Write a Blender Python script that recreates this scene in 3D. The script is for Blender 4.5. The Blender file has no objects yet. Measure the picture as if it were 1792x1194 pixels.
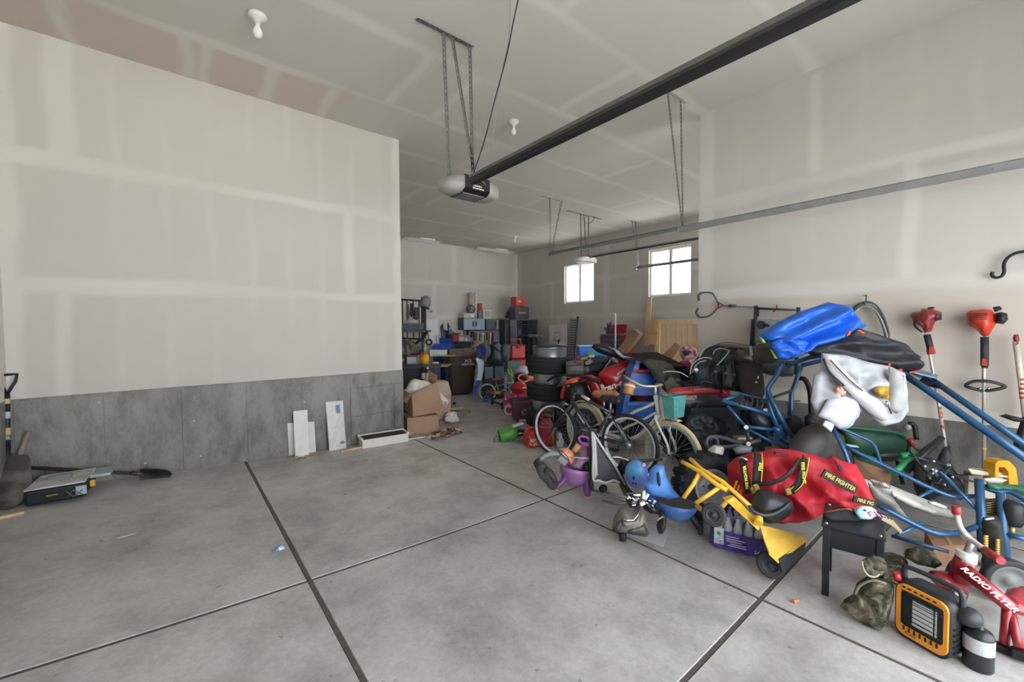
import bpy, bmesh, math, random
import numpy as np
from mathutils import Vector, Matrix
from mathutils.geometry import delaunay_2d_cdt
random.seed(7); rng = np.random.default_rng(7)
scene = bpy.context.scene
C = scene.collection

# ------------------------------------------------------------------ camera
CAM_H = 1.69; FPX = 721.0; PPX, PPY = 896.0, 597.0
_d1 = Vector((304-PPX, 575-PPY, FPX)).normalized()          # the room's depth direction (+Y)
_d2 = Vector((1776-PPX, 566-PPY, FPX)).normalized()         # the room's width direction (+X)
_up = _d1.cross(_d2).normalized()
if _up.y > 0: _up = -_up
_d2 = _d1.cross(_up)
if _d2.z < 0: _d2 = -_d2
RW = Matrix((_d2, _d1, _up))                                # camera (x right, y down, z forward) -> room
CAM = Vector((0, 0, CAM_H))
cam_data = bpy.data.cameras.new('camera'); cam = bpy.data.objects.new('camera', cam_data); C.objects.link(cam)
cam_data.sensor_width = 36; cam_data.lens = FPX/1792*36; cam_data.clip_start = .02; cam_data.clip_end = 300
_m = RW @ Matrix(((1,0,0),(0,-1,0),(0,0,-1)))
cam.matrix_world = Matrix.Translation(CAM) @ _m.to_4x4()
scene.camera = cam

# ------------------------------------------------------------------ light
# one bright sky, one sun on the paving outside; both reach the room only through the windows in view and the
# two overhead doors behind the viewer (the openers and tracks lead to them)
SKY, SUN = 12.0, 105.0
world = bpy.data.worlds.new('sky'); scene.world = world; world.use_nodes = True
_bg = world.node_tree.nodes['Background']; _bg.inputs[0].default_value = (.88, .94, 1.0, 1); _bg.inputs[1].default_value = SKY
def sun():
    l = bpy.data.lights.new('sun_offscreen', 'SUN'); l.energy = SUN; l.angle = .02; l.color = (1, .985, .96)
    o = bpy.data.objects.new('sun_offscreen', l); C.objects.link(o)
    o.rotation_euler = Vector((.4, -.35, -1)).to_track_quat('-Z', 'Y').to_euler()
sun()
def portal(name, center, size, direction):
    """guides the sky's light through an opening; gives no light of its own"""
    l = bpy.data.lights.new(name, 'AREA'); l.shape = 'RECTANGLE'; l.size, l.size_y = size; l.cycles.is_portal = True
    o = bpy.data.objects.new(name, l); C.objects.link(o); o.location = center
    o.rotation_euler = Vector(direction).to_track_quat('-Z', 'Y').to_euler()
YF = -1.7                                                    # inside face of the front wall with the doors
DOOR_A = (-.4, 4.7, 3.05); DOOR_B = (6.2, 10.1, 3.05)
XR, XW, YB, YL, ZC = 5.59, 10.53, 12.45, 6.0, 4.53
WIN = ((8.66, 9.95, 2.47, 3.79), (5.40, 6.66, 2.50, 3.83))
for _n, _d in (('door_front_offscreen', DOOR_A), ('door_front_bay_offscreen', DOOR_B)):
    portal(_n, ((_d[0]+_d[1])/2, YF-.1, _d[2]/2), (_d[1]-_d[0], _d[2]), (0, 1, 0))
for _w in WIN:
    portal('window_right_offscreen', (XW+.17, (_w[0]+_w[1])/2, (_w[2]+_w[3])/2), (_w[1]-_w[0], _w[3]-_w[2]), (-1, 0, 0))
vs = scene.view_settings
vs.view_transform = 'Standard'; vs.look = 'None'; vs.gamma = 1; vs.use_curve_mapping = False; vs.exposure = -0.75
scene.cycles.use_denoising = True; scene.cycles.max_bounces = 16; scene.cycles.diffuse_bounces = 14
scene.cycles.sample_clamp_indirect = 80; scene.cycles.caustics_reflective = False; scene.cycles.caustics_refractive = False

# ------------------------------------------------------------------ helpers
def ray(px, py): return RW @ Vector((px-PPX, py-PPY, FPX))
def FL(px, py, z=0.0):
    r = ray(px, py); return CAM + r*((z-CAM_H)/r.z)
def zfloor(x): return .0098*max(0, 2.755-x)**2             # the slab rises gently towards the left
def FG(px, py, dz=0.0):
    z = 0.0
    for _ in range(8):
        p = FL(px, py, z+dz); z = zfloor(p.x)
    return p
def V(px, py, d): return CAM + ray(px, py)*(d/FPX)
def OX(px, py, x):
    r = ray(px, py); return CAM + r*(x/r.x)
def OY(px, py, y):
    r = ray(px, py); return CAM + r*(y/r.y)
_f = RW @ Vector((0, 0, 1)); FWD = Vector((_f.x, _f.y, 0)).normalized(); RGT = Vector((FWD.y, -FWD.x, 0)); UP = Vector((0, 0, 1))
def depth(p): return (Vector(p)-CAM).dot(_f)
def frame(loc, rz=0, tilt=(0, 0)):
    return Matrix.Translation(Vector(loc)) @ Matrix.Rotation(rz, 4, 'Z') @ Matrix.Rotation(tilt[0], 4, 'X') @ Matrix.Rotation(tilt[1], 4, 'Y')
def axes(loc, x, y=None, z=None):
    x = Vector(x).normalized(); z = Vector(z or (0, 0, 1))
    y = Vector(y).normalized() if y is not None else z.cross(x).normalized()
    z = x.cross(y).normalized(); y = z.cross(x)
    m = Matrix((x, y, z)).transposed().to_4x4(); m.translation = Vector(loc); return m
def lin(h):
    h = h.lstrip('#'); v = [int(h[i:i+2], 16)/255 for i in (0, 2, 4)]
    return tuple(((c+.055)/1.055)**2.4 if c > .04045 else c/12.92 for c in v)+(1,)
_M = {}
def M(col, rough=.5, metal=0.0, var=.12, scale=6.0, bump=0.0, bscale=60.0, spec=.5, col2=None, coat=0.0, alpha=1.0, emit=0.0, wave=None):
    """procedural material: colour with noise variation, roughness, optional fine relief"""
    k = (col, rough, metal, var, scale, bump, bscale, spec, col2, coat, alpha, emit, wave)
    if k in _M: return _M[k]
    m = bpy.data.materials.new('mat_'+col.lstrip('#')); m.use_nodes = True; nt = m.node_tree; N = nt.nodes; L = nt.links
    b = N['Principled BSDF']; b.inputs['Roughness'].default_value = rough; b.inputs['Metallic'].default_value = metal
    b.inputs['Specular IOR Level'].default_value = spec; b.inputs['Coat Weight'].default_value = coat
    if alpha < 1: b.inputs['Alpha'].default_value = alpha
    c = lin(col)
    if emit: b.inputs['Emission Color'].default_value = c; b.inputs['Emission Strength'].default_value = emit
    tc = N.new('ShaderNodeTexCoord'); no = N.new('ShaderNodeTexNoise'); no.inputs['Scale'].default_value = scale; no.inputs['Detail'].default_value = 5
    L.new(tc.outputs['Object'], no.inputs['Vector'])
    if var or col2:
        r = N.new('ShaderNodeValToRGB'); L.new(no.outputs['Fac'], r.inputs['Fac'])
        if col2:
            a_, b_ = c, lin(col2); r.color_ramp.elements[0].position = .42; r.color_ramp.elements[1].position = .58
        else:
            a_ = tuple(x*(1-var) for x in c[:3])+(1,); b_ = tuple(min(1, x*(1+var)) for x in c[:3])+(1,)
            r.color_ramp.elements[0].position = .3; r.color_ramp.elements[1].position = .7
        r.color_ramp.elements[0].color = a_; r.color_ramp.elements[1].color = b_
        L.new(r.outputs['Color'], b.inputs['Base Color'])
    else: b.inputs['Base Color'].default_value = c
    if bump:
        n2 = N.new('ShaderNodeTexNoise'); n2.inputs['Scale'].default_value = bscale; n2.inputs['Detail'].default_value = 3
        L.new(tc.outputs['Object'], n2.inputs['Vector'])
        bp = N.new('ShaderNodeBump'); bp.inputs['Strength'].default_value = bump; bp.inputs['Distance'].default_value = .01
        L.new(n2.outputs['Fac'], bp.inputs['Height']); L.new(bp.outputs['Normal'], b.inputs['Normal'])
    _M[k] = m; return m
def wood(col, col2, scale=14.0, rough=.6, stretch=(1, 1, .08)):
    k = ('wood', col, col2, scale, stretch)
    if k in _M: return _M[k]
    m = bpy.data.materials.new('mat_wood'); m.use_nodes = True; nt = m.node_tree; N = nt.nodes; L = nt.links
    b = N['Principled BSDF']; b.inputs['Roughness'].default_value = rough
    tc = N.new('ShaderNodeTexCoord'); mp = N.new('ShaderNodeMapping'); mp.inputs['Scale'].default_value = stretch
    no = N.new('ShaderNodeTexNoise'); no.inputs['Scale'].default_value = scale; no.inputs['Detail'].default_value = 6
    r = N.new('ShaderNodeValToRGB'); r.color_ramp.elements[0].color = lin(col); r.color_ramp.elements[1].color = lin(col2)
    r.color_ramp.elements[0].position = .35; r.color_ramp.elements[1].position = .65
    L.new(tc.outputs['Object'], mp.inputs['Vector']); L.new(mp.outputs['Vector'], no.inputs['Vector'])
    L.new(no.outputs['Fac'], r.inputs['Fac']); L.new(r.outputs['Color'], b.inputs['Base Color'])
    _M[k] = m; return m

def smooth_path(pts, n=6, closed=False):
    P = [Vector(p) for p in pts]; out = []; N = len(P)
    rngi = range(N) if closed else range(N-1)
    for i in rngi:
        p0 = P[(i-1) % N] if closed or i > 0 else P[0]*2-P[1]
        p1 = P[i]; p2 = P[(i+1) % N]
        p3 = P[(i+2) % N] if closed or i+2 < N else P[-1]*2-P[-2]
        for k in range(n):
            t = k/n
            out.append(.5*((2*p1)+(p2-p0)*t+(2*p0-5*p1+4*p2-p3)*t*t+(3*p1-p0-3*p2+p3)*t**3))
    if not closed: out.append(P[-1].copy())
    return out

class MB:
    """collects shapes of one part, in room coordinates"""
    def __init__(s): s.v = []; s.f = []; s.sm = []
    def add(s, vs, fs, smooth=False, m=None):
        o = len(s.v)
        s.v += [tuple(m @ Vector(p)) if m is not None else tuple(p) for p in vs]
        s.f += [tuple(i+o for i in f) for f in fs]; s.sm += [smooth]*len(fs); return s
    def box(s, c, size, m=None, bev=0.0, taper=(1, 1)):
        x, y, z = (a/2 for a in size); c = Vector(c); tx, ty = taper
        if not bev:
            P = [Vector((-x, -y, -z)), Vector((x, -y, -z)), Vector((x, y, -z)), Vector((-x, y, -z)),
                 Vector((-x*tx, -y*ty, z)), Vector((x*tx, -y*ty, z)), Vector((x*tx, y*ty, z)), Vector((-x*tx, y*ty, z))]
            return s.add([c+p for p in P], [(3, 2, 1, 0), (4, 5, 6, 7), (0, 1, 5, 4), (1, 2, 6, 5), (2, 3, 7, 6), (3, 0, 4, 7)], False, m)
        b = min(bev, x*.98, y*.98, z*.98); rings = []
        for zz, e in ((-z, b), (-z+b*.3, b*.3), (-z+b, 0), (z-b, 0), (z-b*.3, b*.3), (z, b)):
            t = (zz+z)/(2*z); kx = 1+(tx-1)*t; ky = 1+(ty-1)*t; X = (x-e)*kx; Y = (y-e)*ky; q = b*.999; ring = []
            for sx, sy, a0 in ((1, 1, 0), (-1, 1, 90), (-1, -1, 180), (1, -1, 270)):
                for a in (0, 30, 60, 90):
                    a_ = math.radians(a0+a); r_ = max(q-e, .0005)
                    ring.append(c+Vector((sx*(X-r_)+r_*math.cos(a_), sy*(Y-r_)+r_*math.sin(a_), zz)))
            rings.append(ring)
        return s.loft(rings, m=m, cap=True, smooth=False)
    def loft(s, rings, m=None, cap=True, smooth=True, closed=True):
        n = len(rings[0]); V_ = [p for r in rings for p in r]; F = []
        for i in range(len(rings)-1):
            for j in range(n if closed else n-1):
                k = (j+1) % n; F.append((i*n+j, i*n+k, (i+1)*n+k, (i+1)*n+j))
        s.add(V_, F, smooth, m)
        if cap:
            s.add(rings[0], [tuple(reversed(range(n)))], False, m); s.add(rings[-1], [tuple(range(n))], False, m)
        return s
    def tube(s, pts, r, n=8, m=None, closed=False, smooth=0, cap=True, flat=1.0):
        if smooth: pts = smooth_path(pts, smooth, closed)
        P = [Vector(p) for p in pts]; N = len(P)
        R = r if isinstance(r, (list, tuple)) else None
        rings = []; prev = None
        for i in range(N):
            if closed: t = P[(i+1) % N]-P[i-1]
            else: t = P[min(i+1, N-1)]-P[max(i-1, 0)]
            if t.length < 1e-9: t = Vector((0, 0, 1))
            t.normalize()
            if prev is None:
                a = Vector((0, 0, 1)) if abs(t.z) < .9 else Vector((1, 0, 0))
                u = t.cross(a).normalized()
            else:
                u = prev-t*prev.dot(t)
                u = u.normalized() if u.length > 1e-6 else t.orthogonal().normalized()
            prev = u; w = t.cross(u)
            rr = (R[0]+(R[-1]-R[0])*i/(N-1) if len(R) == 2 else R[min(int(i*len(R)/N), len(R)-1)]) if R else r
            rings.append([P[i]+u*(rr*math.cos(2*math.pi*k/n))+w*(rr*flat*math.sin(2*math.pi*k/n)) for k in range(n)])
        if closed: rings.append(rings[0]); cap = False
        return s.loft(rings, m, cap, True)
    def cyl(s, a, b, r, n=16, r2=None, m=None):
        return s.tube([a, b], [r, r2 if r2 is not None else r], n, m)
    def lathe(s, prof, m=None, n=24, a0=0, a1=2*math.pi, smooth=True):
        """prof: (radius, height) pairs turned about local z"""
        full = abs(a1-a0-2*math.pi) < 1e-6; k = n if full else n+1
        rings = [[Vector((r*math.cos(a0+(a1-a0)*j/n), r*math.sin(a0+(a1-a0)*j/n), h)) for j in range(k)] for r, h in prof]
        return s.loft(rings, m, False, smooth, full)
    def torus(s, R, r, m=None, n=32, k=8, flat=1.0):
        prof = [(R+r*math.cos(2*math.pi*i/k), r*flat*math.sin(2*math.pi*i/k)) for i in range(k+1)]
        return s.lathe(prof, m, n)
    def ball(s, c, r, m=None, n=16, k=10, wob=0, seed=0):
        r = r if isinstance(r, (list, tuple)) else (r, r, r); c = Vector(c); rings = []
        rr = np.random.default_rng(seed); ph = rr.uniform(0, 6, 6)
        for i in range(k+1):
            th = math.pi*i/k; ring = []
            for j in range(n):
                a = 2*math.pi*j/n
                w = 1+wob*(math.sin(3*a+ph[0]+2*th)+math.sin(5*a+ph[1]-3*th)+math.sin(4*th+ph[2]+a))/3*math.sin(th)
                ring.append(c+Vector((r[0]*math.sin(th)*math.cos(a)*w, r[1]*math.sin(th)*math.sin(a)*w, -r[2]*math.cos(th)*w)))
            rings.append(ring)
        return s.loft(rings, m, False, True)
    def prism(s, pts, ext, smooth=False):
        """outline (room points) pushed along ext"""
        P = [Vector(p) for p in pts]; e = Vector(ext); n = len(P)
        q = [p+e for p in P]
        s.add(P+q, [tuple(range(n)), tuple(reversed(range(n, 2*n)))]+[(i, i+n, (i+1) % n+n, (i+1) % n) for i in range(n)])
        return s
    def pris(s, px, d, th, ext=None):
        """outline given in photograph pixels at a distance d (number or per point), thickness th away from the viewer"""
        P = [V(p[0], p[1], p[2] if len(p) > 2 else d) for p in px]
        return s.prism(P, (ext or FWD)*th)
    def quad(s, a, b, c, d): return s.add([a, b, c, d], [(0, 1, 2, 3)])
    def puff(s, P3, th, res=None, wr=0.0, seed=0, back=.5, nrm=None, edge=.5, rim=.006, fold=None):
        """soft closed body: an outline in space, swollen on both sides, with wrinkles"""
        P = [Vector(p) for p in P3]; c = sum(P, Vector())/len(P)
        if nrm is None:
            nrm = Vector()
            for i in range(len(P)): nrm += (P[i]-c).cross(P[(i+1) % len(P)]-c)
            nrm.normalize()
            if nrm.dot(CAM-c) < 0: nrm = -nrm
        u = (Vector((0, 0, 1)).cross(nrm)); u = u.normalized() if u.length > .05 else Vector((1, 0, 0)); w = nrm.cross(u)
        o2 = np.array([[(p-c).dot(u), (p-c).dot(w)] for p in P]); off = np.array([(p-c).dot(nrm) for p in P])
        A = np.c_[o2, np.ones(len(o2))]; pl = np.linalg.lstsq(A, off, rcond=None)[0]
        size = (o2.max(0)-o2.min(0)); res = res or float(min(size))/9
        # resample outline
        out = []
        for i in range(len(o2)):
            a, b = o2[i], o2[(i+1) % len(o2)]; k = max(1, int(np.hypot(*(b-a))/res))
            for j in range(k): out.append(a+(b-a)*j/k)
        out = np.array(out); n = len(out)
        gx, gy = np.meshgrid(np.arange(o2[:, 0].min(), o2[:, 0].max(), res), np.arange(o2[:, 1].min(), o2[:, 1].max(), res*.87))
        gx[1::2] += res/2; g = np.c_[gx.ravel(), gy.ravel()]
        def dist(q):
            a = out[None]; b = np.roll(out, -1, 0)[None]; ab = b-a; qa = q[:, None]-a
            t = np.clip((qa*ab).sum(2)/np.maximum((ab*ab).sum(2), 1e-12), 0, 1)
            return np.sqrt(((qa-t[..., None]*ab)**2).sum(2)).min(1)
        def inside(q):
            x, y = q[:, 0:1], q[:, 1:2]; a = out; b = np.roll(out, -1, 0)
            cnd = ((a[:, 1] > y) != (b[:, 1] > y)); den = b[:, 1]-a[:, 1]; den = np.where(abs(den) < 1e-12, 1e-12, den)
            return ((cnd & (x < (b[:, 0]-a[:, 0])*(y-a[:, 1])/den+a[:, 0])).sum(1) % 2) == 1
        if len(g):
            g = g[inside(g)]
            if len(g): g = g[dist(g) > res*.45]
        pts = np.vstack([out, g]) if len(g) else out
        res_ = delaunay_2d_cdt([Vector(p) for p in pts], [], [tuple(range(n))], 1, 1e-6)
        vv = np.array([list(p) for p in res_[0]]); tri = res_[2]
        dd = dist(vv); R = max(dd.max(), 1e-6)*edge*2
        t = np.clip(dd/R, 0, 1); h = np.sqrt(np.maximum(0, 1-(1-t)**2))
        rr = np.random.default_rng(seed); wz = np.zeros(len(vv))
        if wr:
            sc = max(size)
            for _ in range(7):
                a = rr.uniform(0, math.pi) if fold is None else math.radians(fold[0]+rr.uniform(-fold[1], fold[1])); fq = rr.uniform(6, 22)/sc; ph = rr.uniform(0, 6); wp = rr.uniform(2, 5)/sc
                k_ = vv[:, 0]*math.cos(a)+vv[:, 1]*math.sin(a); l_ = -vv[:, 0]*math.sin(a)+vv[:, 1]*math.cos(a)
                wz += (1-np.abs(np.sin(k_*fq+ph+1.3*np.sin(l_*wp+ph*2))))-.5
            wz *= wr*th/2.2*np.clip(t*2, 0, 1)
        base = np.c_[vv, np.ones(len(vv))] @ pl
        f3 = [c+u*float(a)+w*float(b)+nrm*float(z) for (a, b), z in zip(vv, base+h*th+wz+rim)]
        b3 = [c+u*float(a)+w*float(b)+nrm*float(z) for (a, b), z in zip(vv, base-h*th*back-rim)]
        T = []
        for q in tri:
            a, b, d_ = (vv[i] for i in q[:3]); cr = (b[0]-a[0])*(d_[1]-a[1])-(b[1]-a[1])*(d_[0]-a[0])
            T.append(tuple(q) if cr > 0 else tuple(reversed(q)))
        s.add(f3, T, True); s.add(b3, [tuple(reversed(q)) for q in T], True)
        ed = {}
        for q in T:
            for i in range(len(q)): ed[(q[i], q[(i+1) % len(q)])] = 1
        o = len(s.v)-2*len(vv); m_ = len(vv)
        for (a, b) in ed:
            if (b, a) not in ed: s.f.append((o+b, o+a, o+m_+a, o+m_+b)); s.sm.append(True)
        return s
    def pufx(s, px, d, th, **k):
        return s.puff([V(p[0], p[1], p[2] if len(p) > 2 else d) for p in px], th, **k)

def mesh(name, mb, material, origin=Vector()):
    me = bpy.data.meshes.new(name)
    a = np.array(mb.v, dtype=np.float64).reshape(-1, 3)-np.array(origin)
    me.from_pydata(a.tolist(), [], mb.f); me.materials.append(material)
    me.polygons.foreach_set('use_smooth', mb.sm); me.update()
    bm = bmesh.new(); bm.from_mesh(me); bmesh.ops.remove_doubles(bm, verts=bm.verts, dist=1e-5)
    bmesh.ops.recalc_face_normals(bm, faces=bm.faces); bm.to_mesh(me); bm.free()
    o = bpy.data.objects.new(name, me); C.objects.link(o); o.location = origin; return o
def tag(o, label, cat, group=None, kind=None):
    if label: o['label'] = label
    if cat: o['category'] = cat
    if group: o['group'] = group
    if kind: o['kind'] = kind
    return o
def thing(name, label, cat, parts, group=None):
    """parts: [part name, shape, material, [sub-parts in the same form], part label]"""
    allv = np.vstack([np.array(q[1].v) for q in _walk(parts)]); lo, hi = allv.min(0), allv.max(0)
    org = Vector(((lo[0]+hi[0])/2, (lo[1]+hi[1])/2, lo[2]))
    if len(parts) == 1 and not (len(parts[0]) > 3 and parts[0][3]):
        o = mesh(name, parts[0][1], parts[0][2], org); return tag(o, label, cat, group)
    root = bpy.data.objects.new(name, None); root.empty_display_size = .1; C.objects.link(root); root.location = org
    tag(root, label, cat, group)
    for q in parts: _part(q, root, org)
    return root
def _walk(parts):
    for q in parts:
        yield q
        if len(q) > 3 and q[3]:
            yield from _walk(q[3])
def _part(q, par, porg):
    a = np.array(q[1].v); lo, hi = a.min(0), a.max(0); org = Vector(((lo+hi)/2).tolist())
    o = mesh(q[0], q[1], q[2], org); o.parent = par; o.location = org-porg
    if len(q) > 4 and q[4]: o['label'] = q[4]
    for s_ in (q[3] if len(q) > 3 and q[3] else []): _part(s_, o, org)
def copy_thing(root, delta, label=None, rz=None, group=None):
    r = root.copy(); C.objects.link(r); r.location = root.location+Vector(delta)
    if rz is not None: r.rotation_euler.z = rz
    if label: r['label'] = label
    if group: r['group'] = group
    for ch in list(root.children):
        c = ch.copy(); C.objects.link(c); c.parent = r
        for g in list(ch.children):
            e = g.copy(); C.objects.link(e); e.parent = c
    return r
def struct(name, mb, mat_): return tag(mesh(name, mb, mat_), None, None, kind='structure')
def text_mb(txt, m, size, ext=.0006, bold=0.0, shear=0.0, xscale=1.0):
    """flat lettering standing on the local xy plane of m, centred"""
    cu = bpy.data.curves.new('t', 'FONT'); cu.body = txt; cu.size = size; cu.align_x = 'CENTER'; cu.align_y = 'CENTER'
    cu.extrude = ext; cu.offset = bold; cu.shear = shear; cu.resolution_u = 3
    o = bpy.data.objects.new('t', cu); C.objects.link(o); dg = bpy.context.evaluated_depsgraph_get()
    me = bpy.data.meshes.new_from_object(o.evaluated_get(dg)); mb = MB()
    mb.add([Vector((v.co.x*xscale, v.co.y, v.co.z)) for v in me.vertices], [tuple(p.vertices) for p in me.polygons], False, m)
    bpy.data.objects.remove(o); bpy.data.curves.remove(cu); bpy.data.meshes.remove(me); return mb
def perf_strap(mb, a, b, w, side, th=.003, pitch=.05):
    """slotted steel strap from a to b"""
    a, b = Vector(a), Vector(b); L = (b-a).length; t = (b-a)/L; s_ = Vector(side); s_ = (s_-t*s_.dot(t)).normalized(); n = t.cross(s_)*th
    k = max(2, int(L/pitch)); p = L/k
    def bar(c0, c1, x0, x1):
        P = [a+t*c0+s_*x0, a+t*c0+s_*x1, a+t*c1+s_*x1, a+t*c1+s_*x0]; mb.prism(P, n)
    bar(0, L, -w/2, -w*.2); bar(0, L, w*.2, w/2)
    for i in range(k): bar(i*p, i*p+p*.42, -w*.2, w*.2)
    return mb

# ------------------------------------------------------------------ the room
def drywall_mat():
    m = bpy.data.materials.new('mat_taped_drywall'); m.use_nodes = True; nt = m.node_tree; N = nt.nodes; L = nt.links
    b = N['Principled BSDF']; b.inputs['Roughness'].default_value = .85; b.inputs['Specular IOR Level'].default_value = .2
    at = N.new('ShaderNodeAttribute'); at.attribute_name = 'paint'
    tc = N.new('ShaderNodeTexCoord'); no = N.new('ShaderNodeTexNoise'); no.inputs['Scale'].default_value = 1.3; no.inputs['Detail'].default_value = 6
    L.new(tc.outputs['Object'], no.inputs['Vector'])
    mx = N.new('ShaderNodeMix'); mx.data_type = 'RGBA'; mx.blend_type = 'MULTIPLY'; mx.inputs[0].default_value = 1
    r = N.new('ShaderNodeMapRange'); r.inputs['To Min'].default_value = .95; r.inputs['To Max'].default_value = 1.04
    L.new(no.outputs['Fac'], r.inputs['Value'])
    L.new(at.outputs['Color'], mx.inputs['A']); L.new(r.outputs['Result'], mx.inputs['B']); L.new(mx.outputs['Result'], b.inputs['Base Color'])
    n2 = N.new('ShaderNodeTexNoise'); n2.inputs['Scale'].default_value = 30; L.new(tc.outputs['Object'], n2.inputs['Vector'])
    bp = N.new('ShaderNodeBump'); bp.inputs['Strength'].default_value = .08; bp.inputs['Distance'].default_value = .01
    L.new(n2.outputs['Fac'], bp.inputs['Height']); L.new(bp.outputs['Normal'], b.inputs['Normal'])
    return m
DRY = drywall_mat()
PAPER = np.array(lin('#c8c5bf')[:3]); MUD = np.array(lin('#d7d4ce')[:3]); PINK = np.array(lin('#c9bab3')[:3]); TAN = np.array(lin('#c6bcb1')[:3])
WHITE = np.array(lin('#d8d3c9')[:3])
def wob(a, seed, amp, sc):
    rr = np.random.default_rng(seed); y = 0
    for k in range(4): y = y+np.sin(a*rr.uniform(.6, 3)*sc+rr.uniform(0, 6))*amp/(k+1)
    return y
def wall(name, o, u, v, lu, lv, res, paint, th=.12, holes=(), kind='structure'):
    """taped plasterboard surface: o + u*a + v*b, seams carry joint compound"""
    o, u, v = Vector(o), Vector(u), Vector(v)
    nu, nv = max(2, int(round(lu/res))), max(2, int(round(lv/res)))
    U = np.linspace(0, lu, nu+1); W = np.linspace(0, lv, nv+1)
    for h in holes:
        for q, arr in ((h[0], U), (h[1], U), (h[2], W), (h[3], W)): arr[np.argmin(abs(arr-q))] = q
    gu, gv = np.meshgrid(U, W, indexing='ij'); P = np.array(o)+gu[..., None]*np.array(u)+gv[..., None]*np.array(v)
    idx = np.arange((nu+1)*(nv+1)).reshape(nu+1, nv+1)
    F = np.stack([idx[:-1, :-1], idx[1:, :-1], idx[1:, 1:], idx[:-1, 1:]], -1)
    keep = np.ones((nu, nv), bool); cu = (U[:-1]+U[1:])/2; cv = (W[:-1]+W[1:])/2
    for h in holes: keep &= ~((cu[:, None] > h[0]) & (cu[:, None] < h[1]) & (cv[None] > h[2]) & (cv[None] < h[3]))
    F = F[keep]
    me = bpy.data.meshes.new(name); me.from_pydata(P.reshape(-1, 3).tolist(), [], F.tolist()); me.materials.append(DRY)
    col = paint(gu, gv); at = me.attributes.new('paint', 'FLOAT_COLOR', 'POINT')
    at.data.foreach_set('color', np.concatenate([col, np.ones(col.shape[:2]+(1,))], -1).astype(np.float32).ravel())
    bm = bmesh.new(); bm.from_mesh(me)
    bmesh.ops.delete(bm, geom=[q for q in bm.verts if not q.link_faces], context='VERTS'); bm.to_mesh(me); bm.free()
    ob = bpy.data.objects.new(name, me); C.objects.link(ob); ob['kind'] = kind
    md = ob.modifiers.new('thickness', 'SOLIDIFY'); md.thickness = th; md.offset = -1
    return ob
def seam(x, c, w, soft=.03): return np.clip((w/2-np.abs(x-c))/soft+.5, 0, 1)
def paint_rows(h_seams, v_seams, studs=None, tan=None, pink=None, white=None, seed=1, hw=.13, vw=.16, stud_amt=.25, base=PAPER, mud=MUD):
    def f(a, b):
        m = np.zeros_like(a)
        for i, h in enumerate(h_seams):
            m = np.maximum(m, seam(b+wob(a, seed+i, .012, 2.2), h, hw*(1+.3*np.sin(a*1.7+i)), .04)*(.72+.28*np.sin(a*2.3+i*2)))
        for i, (x, b0, b1, w) in enumerate(v_seams):
            m = np.maximum(m, seam(a+wob(b, seed+40+i, .012, 3), x, w, .05)*((b > b0) & (b < b1))*.8)
        if studs:
            for i, x in enumerate(np.arange(studs[0], a.max(), studs[1])):
                m = np.maximum(m, seam(a+wob(b, seed+80+i, .01, 3), x, .07, .04)*stud_amt*(.6+.4*np.sin(b*3+i)))
        col = base*(1-m[..., None])+mud*m[..., None]
        if tan:
            t = np.clip((tan-b+wob(a, seed+7, .02, 3))/.06, 0, 1)[..., None]*.8; col = col*(1-t)+TAN*t
        if white:
            t = np.clip((white-b+wob(a, seed+9, .015, 4))/.03, 0, 1)[..., None]; col = col*(1-t)+WHITE*t
        if pink is not None:
            t = pink(a, b)[..., None]; col = col*(1-t*(1-m[..., None]))+PINK*t*(1-m[..., None])
        return col
    return f
# left wall: back wall of the near bay (faces -Y)
wl = wall('wall_left', (-1.23, YL, 1.0), (1, 0, 0), (0, 0, 1), 3.95, ZC-1.0, .035,
     paint_rows([1.13, 2.34], [(.42, 2.4, 3.6, .2), (.38, 0, 1.1, .1), (3.18, 1.18, 2.3, .14), (3.91, 0, 3.6, .14), (0.02, 0, 3.6, .2)], (.8, .405), stud_amt=.32, seed=3))
# right wall: partition (faces -X)
wr = wall('wall_right', (XR, 2.77, .78), (0, -1, 0), (0, 0, 1), 2.77-YF, ZC-.78, .035,
     paint_rows([1.31, 2.52], [(.1, 0, 3.8, .2), (2.1, 1.35, 2.5, .12), (1.3, 2.6, 3.7, .1), (3.0, 0, 1.2, .14)], (.5, .405), tan=1.26, white=.15, stud_amt=.22, seed=11))
# deep back wall, window wall, return wall, side wall
wb = wall('wall_back', (2.72, YB, 0), (1, 0, 0), (0, 0, 1), XW-2.72, ZC, .06,
     paint_rows([.8, 2.02, 3.17], [(4.9, 3.2, 4.5, .2), (4.1, 2.05, 3.15, .16), (6.4, .8, 2, .15), (7.7, 0, 4.5, .2)], (.2, .405), seed=21, stud_amt=.2))
ww = wall('wall_far_right', (XW, YB, 0), (0, -1, 0), (0, 0, 1), YB-YF, ZC, .06,
     paint_rows([.8, 2.02, 3.22], [(4.3, .8, 4.4, .22), (.1, 0, 4.5, .22), (1.9, 2, 3.2, .12), (2.2, .4, 2.0, .12), (7.9, 2, 4.4, .2), (4.9, 0, .8, .15)], (.25, .405), seed=31, stud_amt=.2),
     holes=[(YB-w[1], YB-w[0], w[2], w[3]) for w in WIN], th=.2)
wall('wall_return', (2.72, YL+.12, 0), (0, 1, 0), (0, 0, 1), YB-YL-.12, ZC, .2, paint_rows([.8, 2.02, 3.17], [], None, seed=41), th=.12)
wall('wall_side', (-1.23, YF, 0), (0, 1, 0), (0, 0, 1), YL-YF, ZC, .1, paint_rows([2.13, 3.34], [(7.6, 0, 4.5, .3)], (.3, .405), seed=51), th=.15)
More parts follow.
